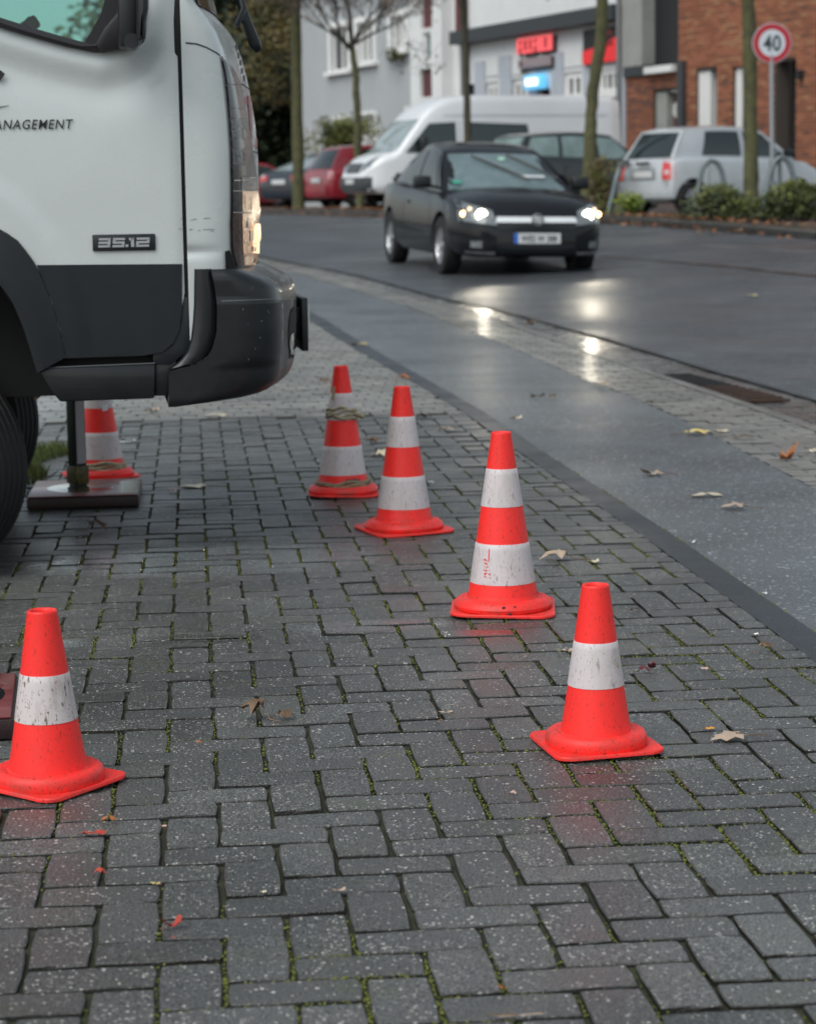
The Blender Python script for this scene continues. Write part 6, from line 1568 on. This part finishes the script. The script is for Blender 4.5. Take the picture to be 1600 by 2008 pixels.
strokes(sg, 7, wS, hS, 0, M_REDLET, M_FASC, 3); strokes(sg, 7, wS*.93, hS*.62, -(FP(1057, 86)[1]-FP(1057, 122)[1]), M_LETW, M_FASC, 5)
# light box
s_, z_ = FP(1061, 160); lbx = empty("light_box", (FA[0]+FD[0]*s_, FA[1]+FD[1]*s_, z_), FANG, "small lit light box with blue border above the pub's dark door", "light box")
w_ = FP(1079, 160)[0]-FP(1044, 160)[0]; h_ = FP(1061, 146)[1]-FP(1061, 175)[1]
box("case", (0, -.18, 0), (w_, .2, h_), mat("lightbox_blue", (.1, .4, .6), .4, emis=(.12, .45, .75), estr=.6), lbx, bevel=.05)
box("lit_panel", (0, -.285, 0), (w_*.68, .02, h_*.5), mat("lightbox_white", (.9, .8, .95), .4, emis=(.95, .75, 1), estr=.9), lbx)
# poster, black above and red below
h = hole(1151, 54, 1217, 122); po = empty("wall_poster", (FA[0]+FD[0]*(h[0]+h[1])/2, FA[1]+FD[1]*(h[0]+h[1])/2, (h[2]+h[3])/2), FANG, "black and red advertising panel on the pub's wall behind the leaning tree", "sign")
w_, h_ = h[1]-h[0], h[3]-h[2]; M_PRED = mat("poster_bright_red", (.75, .015, .02), .4, emis=(1, .02, .03), estr=.1)  # red print carries a faint added glow, though no lamp
box("panel", (0, -.06, 0), (w_, .1, h_), M_CHAR, po)
prism("red_field", [(-w_/2, -h_/2), (w_/2, -h_/2), (w_/2, h_*.18), (0, -.02*h_), (-w_/2, -.12*h_)], -.115, -.13, M_PRED, po)
prism("red_flash", [(-.1*w_, .1*h_), (.42*w_, .28*h_), (.3*w_, .46*h_), (.0, .3*h_)], -.115, -.125, mat("poster_deep_red", (.16, .02, .02), .5), po)
for x in (.15, .27, .36): box("dark_mark", (x*w_, -.135, -.02*h_+x*.1), (.05*w_, .01, .14*h_), M_CHAR, po)
# --- grey and black slab block, low brick link with door
MB_ = building("slab_block", "grey concrete and black clad block between pub and brick building")
s0, s1, s2 = FP(1226, 100)[0], FP(1266, 100)[0], FP(1332, 100)[0]; zlo_ = FP(1240, 132)[1]; 
box("concrete_wall", ((s0+s1)/2, .3, zlo_+5), (s1-s0, .8, 10), M_CONC, MB_)
box("black_wall", ((s1+s2)/2, .55, zlo_+5), (s2-s1, .6, 10), M_CHAR, MB_)
box("roof", ((s0+s2)/2, 3, zlo_+10.1), (s2-s0, 6, .2), M_CHAR, MB_)
LK = building("brick_link", "low brown brick link building with white edge and burgundy door", "building")
# brickwork: real courses with recessed joints; the nearest and largest bricks singly
BC = [mat("brick_%s" % k, c, .85, var=.08, vscale=9) for k, c in (("orange", (.42, .165, .090)), ("rust", (.33, .125, .070)), ("brown", (.29, .12, .07)), ("dark", (.19, .095, .07)), ("ochre", (.45, .235, .125)))]
M_MORT = mat("brick_mortar", (.085, .07, .06), .9)
bmesh_cache = {}
def brick_mesh(ci, w, h=.056):
    k = (ci, round(w, 2)); 
    if k not in bmesh_cache:
        b = bmesh.new(); bx(b, (0, 0, 0), (w, .05, h)); bmesh_cache[k] = from_bm("brick", b); bmesh_cache[k].materials.append(BC[ci])
    return bmesh_cache[k]
def brickwork(root, s0, s1, z0, z1, holes, pool, limit, dark=0.):
    items = []; r = 0; z = z0
    while z < z1:
        s = s0 - (.125 if r % 2 else 0)
        while s < s1:
            a, b = max(s, s0), min(s+.24, s1)
            for h_ in holes:
                if h_[2]-.02 < z+.03 < h_[3]+.02:
                    if h_[0] <= a and b <= h_[1]: a = b
                    elif a < h_[0] < b: b = h_[0]
                    elif a < h_[1] < b: a = h_[1]
            if b-a > .05: items.append(((a+b)/2, z+.0375, b-a-.012))
            s += .25
        z += .075; r += 1
    def vis(i):
        p = np.array([FA[0]+FD[0]*i[0], FA[1]+FD[1]*i[0], i[1]]); px, py, d = PR(p); ok = 1225 < px < 1600 and 0 < py < 300
        return (0 if ok else 1, d)
    items.sort(key=vis); vs = [[] for _ in BC]; fs = [[] for _ in BC]
    wts = [6, 5, 3, .8, 2] if not dark else [1, 3, 5, 4, 0]
    for k, (x, z_, w) in enumerate(items):
        g = .5*math.sin(x*1.3+math.sin(z_*2.1))+.5*math.sin(z_*1.7)+1.1*math.sin(round(z_/.075)*2.4)+.8*math.sin(round(z_/.075)*5.1+x*.3); ci = random.choices(range(5), [wts[0]*max(.3, 1+g*.6), wts[1], wts[2]*max(.2, 1-g), wts[3]*max(.1, .6-g*.5), wts[4]*max(.2, 1+g)])[0]
        y = -.012+random.gauss(0, .003)
        if k < limit and vis((x, z_, w))[0] == 0:
            o = bpy.data.objects.new("brick", brick_mesh(ci, w)); COL.objects.link(o); o.parent = root; o.location = (x, y, z_)
        else:
            N = len(vs[ci]); a, b = x-w/2, x+w/2; c, d = z_-.028, z_+.028
            vs[ci] += [(a, y-.025, c), (b, y-.025, c), (b, y-.025, d), (a, y-.025, d), (a, y+.02, c), (b, y+.02, c), (b, y+.02, d), (a, y+.02, d)]
            fs[ci] += [tuple(N+q for q in f) for f in ((0, 1, 2, 3), (0, 4, 5, 1), (1, 5, 6, 2), (2, 6, 7, 3), (3, 7, 4, 0))]
    av, af, mi = [], [], []
    for ci in range(len(BC)):
        N = len(av); av += vs[ci]; af += [tuple(N+q for q in f) for f in fs[ci]]; mi += [ci]*len(fs[ci])
    me = mesh_of("brick_courses", av, af); 
    o = link("brick_courses", me, root, BC)
    me.polygons.foreach_set("material_index", mi); tag(o, kind='stuff')
hd_ = hole(1283, 176, 1331, 330)
bs0, bs1, bz0, bz1 = FP(1230, 200)[0], FP(1333, 200)[0], .3, FP(1260, 142)[1]
wall_with_holes("wall", LK, bs0, bs1, bz0, bz1, [hd_], M_MORT)
brickwork(LK, bs0, bs1, bz0, bz1, [hd_], None, 0, dark=1.)
box("roof_edge", ((FP(1278, 138)[0]+bs1)/2, -.08, bz1+.02), (bs1-FP(1278, 138)[0], .3, .16), M_FRAME, LK)
box("roof_edge", ((bs0+FP(1278, 138)[0])/2, -.02, bz1+.05), (FP(1278, 138)[0]-bs0, .2, .24), M_FASC, LK)
fbox("door_reveal", LK, 1283, 178, 1304, 330, M_CONC, .05, .4, off=0)
fbox("door", LK, 1303, 186, 1331, 330, mat("burgundy_door", (.15, .035, .045), .5), .25, .32, off=0)
sx, sz = FP(1312, 214); vs, fs = lathe([(0, .01), (.2, .01), (.21, 0)], 20); me = mesh_of("door_notice", vs, fs); me.transform(Matrix.Rotation(R(90), 4, 'X')); o = link("door_notice", me, LK, M_FRAME); o.location = (sx, .24, sz)
fbox("downpipe", LK, 1326, 118, 1337, 330, mat("dark_downpipe", (.05, .055, .06), .5), -.16, -.04)
# --- brick building
BB = building("brick_building", "orange brown brick building with deep narrow window openings at the right")
h1, h2, h3 = hole(1366, 136, 1408, 330), hole(1438, 132, 1462, 330), hole(1520, 118, 1563, 300)
s0, s1 = FP(1333, 100)[0], FP(1700, 100)[0]
h3 = (h3[0], h3[1], .8, h3[3])
wall_with_holes("wall", BB, s0, s1, .3, 10.5, [h1, h2, h3], M_MORT)
brickwork(BB, s0, s1, .3, 10.5, [h1, h2, h3], None, 300)
box("end_wall", (s0+.02, 3, 5.4), (.1, 5.4, 10.1), M_MORT, BB); box("roof", ((s0+s1)/2, 3, 10.6), (s1-s0+.4, 6.6, .3), M_FASC, BB)
for h in (h1, h2):
    w_ = h[1]-h[0]; box("white_reveal", (h[0]+w_*.28, .20, (h[2]+h[3])/2), (w_*.56, .3, h[3]-h[2]-.02), M_FRAME, BB)
    e = empty("window", (h[0]+w_*.78, .34, (h[2]+h[3])/2), parent=BB); box("pane", (0, 0, 0), (w_*.44, .03, h[3]-h[2]), mat("slate_pane", (.10, .13, .13), .15), e); box("frame", (-w_*.2, -.03, 0), (.06, .06, h[3]-h[2]), M_FASC, e)
w_ = h3[1]-h3[0]; box("dark_doorway", ((h3[0]+h3[1])/2, .45, (h3[2]+h3[3])/2), (w_, .05, h3[3]-h3[2]), M_CHAR, BB); box("door_panel", ((h3[0]+h3[1])/2+.1, .38, 2.0), (w_*.6, .04, 2.1), mat("dim_door_glass", (.03, .035, .035), .1), BB)
sx, sz = FP(1576, 146); box("wall_lamp", (sx, -.1, sz), (.12, .14, .2), M_CHAR, BB)
# lamp post in front of the pub
lp = P(1214, 400, 52)[:2]; q = empty("lamp_post", (lp[0], lp[1], zg(*lp)), 0, "tall grey steel lamp post in front of the pub's right end", "lamp post")
tube("post", [(0, 0, 0), (0, 0, 1.2), (0, 0, 9)], [.085, .075, .05], M_GALV, q, 10); tube("arm", [(0, 0, 8.9), (0, -.6, 9.3), (0, -1.5, 9.4)], [.04, .04, .035], M_GALV, q, 8); box("lantern", (0, -1.8, 9.4), (.25, .7, .14), M_GALV, q, bevel=.03)

# ================================================================== TREES
M_BARK = mat("mossy_bark", (.045, .042, .024), .9, mottle=(.10, .10, .038), vscale=7, bump=.8, bscale=25)
M_BARK2 = mat("dark_bark", (.035, .032, .025), .9, mottle=(.07, .065, .035), vscale=9, bump=.8, bscale=25)
M_TWIG = mat("twig_bark", (.05, .042, .034), .9)
def leafmat(n, a, b): return mat(n, a, .55, mottle=b, vscale=3)
M_LY = leafmat("leaf_yellow_green", (.12, .12, .015), (.26, .17, .02)); M_LO = leafmat("leaf_autumn", (.24, .12, .02), (.16, .13, .02)); M_LD = leafmat("leaf_dark_green", (.014, .024, .012), (.035, .05, .016)); M_LM_ = leafmat("leaf_olive", (.05, .06, .014), (.13, .12, .02))
def tree(px, d, trunk, label, leaves=0, leafm=None, seed=1, nb=7, bark=None, z0=None, hmax=8.0, spread=1.6, root_off=.08, lim=None):
    """trunk: list of (px, py, width px); everything above the last point is limbs"""
    rr_ = random.Random(seed); b0 = P(px, 400, d)[:2]; zz = zg(*b0)+root_off
    t = empty("street_tree", (b0[0], b0[1], zz), 0, label, "tree", "bare autumn street trees")
    pts, rad = [], []
    dirx = np.array([AX[0], AX[1]])
    for (x, y, w) in trunk:
        p = P(x, y, d); pts.append(Vector((p[0]-b0[0], p[1]-b0[1], p[2]-zz))); rad.append(w/FPX*d/2)
    pts.insert(0, Vector((pts[0].x, pts[0].y, -.05))) if pts[0].z > .0 else None
    if len(rad) < len(pts): rad.insert(0, rad[0]*1.15)
    dense, dr_ = [], []
    for i in range(len(pts)-1):
        for k in range(4):
            f_ = k/4; j = rr_.uniform(-.012, .012); dense.append(pts[i].lerp(pts[i+1], f_)+Vector((j, j*.5, 0))); dr_.append((rad[i]*(1-f_)+rad[i+1]*f_)*rr_.uniform(.93, 1.08))
    dense.append(pts[-1]); dr_.append(rad[-1])
    bm = bmesh.new(); tube_bm(bm, dense, dr_, 12); link("trunk", from_bm("trunk", bm, True), t, bark or M_BARK)
    tips = []; bm = bmesh.new()
    def branch(p, dv, L, r, lvl):
        n = 5; q = p.copy(); P_ = [q.copy()]; R_ = [r]
        for k in range(n):
            dv = (dv+Vector((rr_.gauss(0, .16), rr_.gauss(0, .16), rr_.gauss(.06, .10)))).normalized(); q = q+dv*L/n; P_.append(q.copy()); R_.append(max(.004, r*(1-.75*(k+1)/n)))
            if lvl < 3 and k > 0:
                for _ in range(2 if lvl < 2 else 1):
                    side = Vector((rr_.gauss(0, 1), rr_.gauss(0, 1), rr_.gauss(.3, .5))).normalized(); branch(q, (dv*.9+side*.9).normalized(), L*rr_.uniform(.4, .62), max(.005, R_[-1]*.7), lvl+1)
            if lvl >= 1: tips.append(q.copy())
        tube_bm(bm, P_, R_, 5 if lvl else 8, False)
    top = pts[-1]; r0 = rad[-1]
    for k in range(nb):
        a = 2*math.pi*k/nb+rr_.uniform(-.4, .4); el = rr_.uniform(.5, 1.3)
        branch(top+Vector((0, 0, -rr_.uniform(0, .3)*(k > 1))), Vector((math.cos(a)*spread/1.6, math.sin(a)*spread/1.6, el)).normalized(), rr_.uniform(1.6, 2.8), r0*.55, 0)
    branch(top, Vector((0, 0, 1)), 3.2, r0*.9, 0)
    link("limbs", from_bm("limbs", bm, True), t, M_TWIG)
    if leaves:
        vs, fs = [], []
        for k in range(leaves):
            c = rr_.choice(tips)+Vector((rr_.gauss(0, .14), rr_.gauss(0, .14), rr_.gauss(-.05, .14))); s = rr_.uniform(.03, .065)
            u = Vector((rr_.gauss(0, 1), rr_.gauss(0, 1), rr_.gauss(0, 1))).normalized(); v = u.orthogonal().normalized(); N = len(vs)
            vs += [c-u*s, c+v*s*.7, c+u*s, c-v*s*.7]; fs.append((N, N+1, N+2, N+3))
        link("crown", mesh_of("crown", vs, fs), t, leafm or M_LY)
    return t
tree(585, 52, [(586, 408, 24), (584, 300, 23), (582, 150, 22), (580, 40, 20), (580, -40, 18)], "mossy straight tree trunk beside the dark saloon's rear, leftmost of the row", 2600, M_LM_, 11, 8, spread=1.6)
tree(702, 50, [(706, 407, 17), (702, 300, 16), (700, 200, 15), (697, 140, 13), (690, 88, 11)], "slim forked tree in front of the grey house", 1500, leafmat("leaf_brown", (.10, .06, .03), (.17, .12, .04)), 5, 7, spread=2.2)
tree(915, 44, [(918, 410, 16), (917, 300, 15), (915, 200, 14), (913, 100, 13), (908, 20, 15), (905, -30, 18)], "slim dark tree standing in front of the white van", 3000, M_LO, 23, 9, bark=M_BARK2, spread=2.0)
tree(1150, 38, [(1150, 417, 30), (1152, 380, 27), (1158, 300, 26), (1158, 240, 24), (1163, 170, 23), (1174, 110, 23), (1180, 50, 24), (1182, -40, 22)], "curved leaning tree between the dark estate and the silver car", 900, M_LY, 8, 8, spread=1.8)
tree(1472, 34.5, [(1474, 424, 34), (1472, 350, 30), (1471, 200, 28), (1469, 60, 27), (1467, -40, 25)], "thick straight tree trunk directly left of the round speed sign", 900, M_LY, 15, 8, spread=1.8)
# big dark evergreen mass left of the grey house
def leafmass(name, ctr, size, n, mts, label, s=(.05, .11), core=True, cat="tree", group=None, seed=4, kind=None):
    rr_ = random.Random(seed); e = empty(name, ctr, 0, label, cat, group)
    if core:
        bm = bmesh.new(); tube_bm(bm, [(0, 0, -.1), (.1, 0, size[2]*.4), (0, .1, size[2]*.8)], [size[0]*.08, size[0]*.05, .03], 8); link("trunk", from_bm("trunk", bm, True), e, M_BARK2)
    cl = [(Vector((rr_.gauss(0, .42)*size[0], rr_.gauss(0, .42)*size[1], (rr_.random()**.8)*size[2])), rr_.uniform(.10, .22)*max(size)) for _ in range(60)]
    for mi, m in enumerate(mts):
        vs, fs = [], []
        for k in range(n//len(mts)):
            c, r_ = cl[rr_.randrange(len(cl))] if rr_.random() < .25 else cl[(rr_.randrange(len(cl)//len(mts))*len(mts)+mi) % len(cl)]
            v_ = Vector((rr_.gauss(0, 1), rr_.gauss(0, 1), rr_.gauss(0, 1))).normalized()*r_*rr_.uniform(.3, 1.05); p = c+v_
            if p.z < 0: continue
            q = rr_.uniform(*s); u = Vector((rr_.gauss(0, 1), rr_.gauss(0, 1), rr_.gauss(0, .7))).normalized(); w = u.orthogonal().normalized(); N = len(vs)
            vs += [p-u*q, p+w*q*.6, p+u*q, p-w*q*.6]; fs.append((N, N+1, N+2, N+3))
        link("crown", mesh_of("crown", vs, fs), e, m)
    return e
for k, (px, d, w, h, mm, lb) in enumerate([(480, 86, 3.4, 14, [M_LD, M_LD], "tall dark evergreen just behind the truck's nose"), (548, 90, 3.2, 13, [M_LD, M_LD], "tall dark evergreen left of the grey house, farthest back"), (575, 82, 1.8, 7, [M_LD, M_LD], "lower dark green tree against the grey house's corner"), (515, 80, 2.2, 5.5, [M_LD, M_LD], "low dark shrub like tree above the orange car")]):
    c = P(px, 400, d); leafmass("evergreen_tree", (c[0], c[1], .8), (w, w, h), 20000, mm, lb, (.08, .20), seed=30+k, group="dark trees left of the grey house")
for k, (px, d, h) in enumerate(((440, 110, 17), (520, 112, 18), (590, 108, 17), (380, 105, 16))):
    c = P(px, 400, d); leafmass("background_tree", (c[0], c[1], .8), (5.5, 4, h), 16000, [M_LD, M_LM_], ["far leafy tree hidden mostly by the truck", "far leafy tree rising behind the evergreens", "far leafy tree beside the grey house's roof", "far leafy tree behind the truck's cab"][k], (.15, .34), seed=60+k, group="far trees behind the evergreens")
c = P(545, 400, 76); leafmass("autumn_tree", (c[0], c[1], 4.4), (1.5, 1.5, 3.8), 3600, [leafmat('leaf_olive_dark', (.05, .05, .014), (.10, .085, .02)), leafmat('leaf_ochre', (.14, .09, .015), (.10, .08, .02))], "olive and yellow leaved tree above the dark saloon", (.05, .10), seed=77)
c = P(680, 400, 64); leafmass("garden_shrub", (c[0], c[1], 1.2), (1.0, .6, 2.1), 5200, [M_LM_, leafmat("leaf_shrub", (.07, .10, .02), (.16, .17, .04))], "green leafy shrub in front of the grey house behind the red car", (.04, .09), cat="shrub", seed=80)
s_ = FP(774, 108, -.3); leafmass("window_plant", (FA[0]+FD[0]*s_[0]-FN[0]*.3, FA[1]+FD[1]*s_[0]-FN[1]*.3, s_[1]-.15), (.28, .14, .35), 260, [M_LM_], "small green plant hanging at the grey house's window", (.03, .06), core=False, cat="plant", seed=81)

# ================================================================== FAR KERB FURNITURE, HEDGE, LITTER
# hedge bed edging stones and hedge
def hedge(name, pts, hgt, wid, n, label, seed):
    rr_ = random.Random(seed); c0 = Vector((*pts[0], zg(*pts[0])+.08)); e = empty(name, c0, 0, label, "hedge")
    L = [0]
    for a, b in zip(pts, pts[1:]): L.append(L[-1]+math.dist(a, b))
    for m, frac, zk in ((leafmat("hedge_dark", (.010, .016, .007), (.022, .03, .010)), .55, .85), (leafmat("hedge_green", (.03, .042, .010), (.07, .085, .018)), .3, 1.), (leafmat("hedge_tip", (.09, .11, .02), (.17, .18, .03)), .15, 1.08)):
        vs, fs = [], []
        for k in range(int(n*frac)):
            t = rr_.random()*L[-1]; x = float(np.interp(t, L, [p[0] for p in pts])); y = float(np.interp(t, L, [p[1] for p in pts]))
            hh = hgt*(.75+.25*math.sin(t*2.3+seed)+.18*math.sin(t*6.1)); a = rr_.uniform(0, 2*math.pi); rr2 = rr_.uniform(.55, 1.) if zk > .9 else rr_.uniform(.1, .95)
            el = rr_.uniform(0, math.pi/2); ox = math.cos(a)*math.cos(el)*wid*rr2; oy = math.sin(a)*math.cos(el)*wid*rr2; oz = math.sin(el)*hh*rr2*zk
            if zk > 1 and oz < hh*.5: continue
            p = Vector((x+ox-c0.x, y+oy-c0.y, oz)); q = rr_.uniform(.02, .045); u = Vector((rr_.gauss(0, 1), rr_.gauss(0, 1), rr_.gauss(0, .8))).normalized(); w = u.orthogonal().normalized(); N = len(vs)
            vs += [p-u*q, p+w*q*.6, p+u*q, p-w*q*.6]; fs.append((N, N+1, N+2, N+3))
        link("leaves", mesh_of("leaves", vs, fs), e, m)
    return e
q = lambda px, d: tuple(P(px, 420, d)[:2])
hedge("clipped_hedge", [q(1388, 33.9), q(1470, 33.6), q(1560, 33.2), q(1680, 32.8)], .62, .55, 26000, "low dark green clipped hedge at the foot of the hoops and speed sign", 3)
M_WEED = leafmat("weed_bright", (.12, .18, .02), (.2, .24, .03))
for (px, d, sx, h, n, mm, lb) in ((1236, 36.6, .28, .35, 500, [M_WEED], "bright green weeds beside the silver car's rear corner"), (1180, 37.5, .3, .9, 1200, [leafmat("dry_stalk", (.10, .075, .035), (.16, .12, .05)), M_LM_], "brownish dry shrub at the foot of the leaning tree")):
    c = P(px, 420, d); leafmass("low_plant", (c[0], c[1], zg(c[0], c[1])+.08), (sx, .2, h), n, mm, lb, (.02, .045), core=False, cat="plant", seed=int(px))
# slanting steel hoops
M_HOOP = mat("hoop_steel", (.13, .155, .16), .35, metal=.5)
def hoop(pl, d, label, w=12):
    b0 = P(pl[0][0], pl[0][1], d); z0 = zg(b0[0], b0[1])+.08
    e = empty("bike_hoop", (b0[0], b0[1], z0), 0, label, "bike stand", "steel hoops along the far kerb")
    pts = [Vector(P(x, y, d+dd))-Vector((b0[0], b0[1], z0)) for x, y, dd in pl]
    dense = []
    for i in range(len(pts)-1):
        p0, p1, p2, p3 = pts[max(0, i-1)], pts[i], pts[i+1], pts[min(len(pts)-1, i+2)]
        for k in range(5):
            t = k/5; dense.append(.5*((2*p1)+(-p0+p2)*t+(2*p0-5*p1+4*p2-p3)*t*t+(-p0+3*p1-3*p2+p3)*t**3))
    dense.append(pts[-1]); dense[0].z = min(dense[0].z, -.02)
    tube("hoop_tube", dense, w/FPX*d/2, M_HOOP, e, 10); return e
hoop([(1492, 432, 0), (1502, 380, 0), (1512, 335, 0), (1520, 316, 0), (1533, 308, 0), (1546, 318, 0), (1556, 345, 0), (1566, 385, 0), (1577, 432, 0)], 33.2, "tall narrow steel hoop at the right in front of the silver car's bonnet", 11)
hoop([(1516, 400, 0), (1514, 350, 0), (1513, 318, .1), (1517, 300, .3), (1524, 296, .6), (1528, 310, .9), (1530, 400, .9)], 34.2, "steel hoop half hidden just behind the tall narrow one", 9)
hoop([(1362, 400, 0), (1370, 365, 0), (1376, 335, 0), (1384, 320, 0), (1395, 315, 0), (1408, 321, 0), (1416, 340, 0), (1420, 370, 0), (1422, 400, 0)], 35.2, "rounded steel hoop in front of the silver car's door", 10)
hoop([(1194, 412, 0), (1203, 375, 0), (1210, 345, 0), (1218, 325, .1), (1228, 318, .5), (1240, 330, 1.0), (1246, 400, 1.2)], 37.0, "steel hoop left of the silver car leaning beside its tail lamp", 11)
# speed sign
b0 = P(1515, 424, 33.5); sgn = empty("speed_sign", (b0[0], b0[1], zg(b0[0], b0[1])+.08), 0, "round white speed limit sign with red ring reading 40", "road sign")
c = P(1512, 84, 33.5); top = Vector((c[0]-b0[0], c[1]-b0[1], c[2]-zg(b0[0], b0[1])-.08))
tube("pole", [(0, 0, -.1), (top.x*.5, top.y*.5, top.z*.5), (top.x, top.y, top.z+.27)], .034, mat("sign_pole", (.25, .26, .27), .4, metal=.5), sgn, 12)
face = empty("sign_face", top+Vector((-AZ[0]*.075, -AZ[1]*.075, 0)), math.atan2(AX[1], AX[0])+R(4), parent=sgn)
def disc(nm, r, y, m, r0=0., t=.006):
    me = mesh_of(nm, *lathe([(r0, 0), (r, 0), (r, -t), (r0, -t)], 40)); me.transform(Matrix.Rotation(R(90), 4, 'X')); o = link(nm, me, face, m); o.location = (0, y, 0); return o
disc("sign_back", .302, .0, M_GALV); disc("sign_white", .298, -.008, mat("sign_white", (.58, .62, .66), .35)); disc("sign_ring", .288, -.012, mat("sign_red", (.42, .015, .03), .35), .205, .003)
me = text_mesh("sign_number", "40", .33, bold=.006, sx=.80, spacing=1.05); xs = [v.co.x for v in me.vertices]; ys = [v.co.y for v in me.vertices]; me.transform(Matrix.Translation((-(max(xs)+min(xs))/2, -(max(ys)+min(ys))/2, 0))); o = link("sign_number", me, face, mat("sign_black", (.02, .04, .045), .4)); o.rotation_euler = (R(90), 0, 0); o.location = (0, -.016, 0)
# leaf litter along the far kerb: nobody could count it
lv, lf, lmi = [], [], []
for k in range(3000):
    y = random.triangular(24, 58, 30); off = random.gauss(.25, .45); x = far_x(y)+off
    if off < -.5 and random.random() < .7: continue
    zz = zg(x, y)+(.09 if off > .14 else -.01); s = random.uniform(.03, .07); a = random.uniform(0, 6.28); tl = random.uniform(-.7, .7); N = len(lv)
    for (u, v) in ((-1, 0), (0, -.6), (1, 0), (0, .6)):
        lv.append((x+s*(u*math.cos(a)-v*math.sin(a)), y+s*(u*math.sin(a)+v*math.cos(a)), zz+.012+s*max(0, u*tl+abs(v)*.3)+.01))
    lf.append((N, N+1, N+2, N+3)); lmi.append(random.choices((0, 1, 2), (5, 3, 2))[0])
me = mesh_of("leaf_litter", lv, lf); o = link("leaf_litter", me, None, [mat("litter_rust", (.26, .09, .03), .6), mat("litter_tan", (.36, .20, .10), .6), mat("litter_brown", (.10, .05, .025), .6)]); me.polygons.foreach_set("material_index", lmi)
tag(o, "rust and tan fallen leaves heaped along the far kerb", "leaves", kind='stuff')
# verge beds between kerb and parked cars
def bed(name, pts, label=None):
    vs = [(x, y, zg(x, y)+.088) for x, y in pts]; return tag(link(name, mesh_of(name, vs, [tuple(range(len(vs)))]), None, M_EARTH), kind='structure')
def edge(d0, d1): return [(far_x(y)+.14, y) for y in (26, 29, 31.8, 35.7)]
vsb = []; rowsb = []
for y in np.arange(22, 60, 1.): rowsb.append([(far_x(y)+.14, y, zg(far_x(y), y)+.082), (far_x(y)+(1.1 if y < 34 else .7), y, zg(far_x(y), y)+.085)])
tag(link("planting_bed", gridmesh("planting_bed", rowsb), None, M_EARTH), kind='structure')
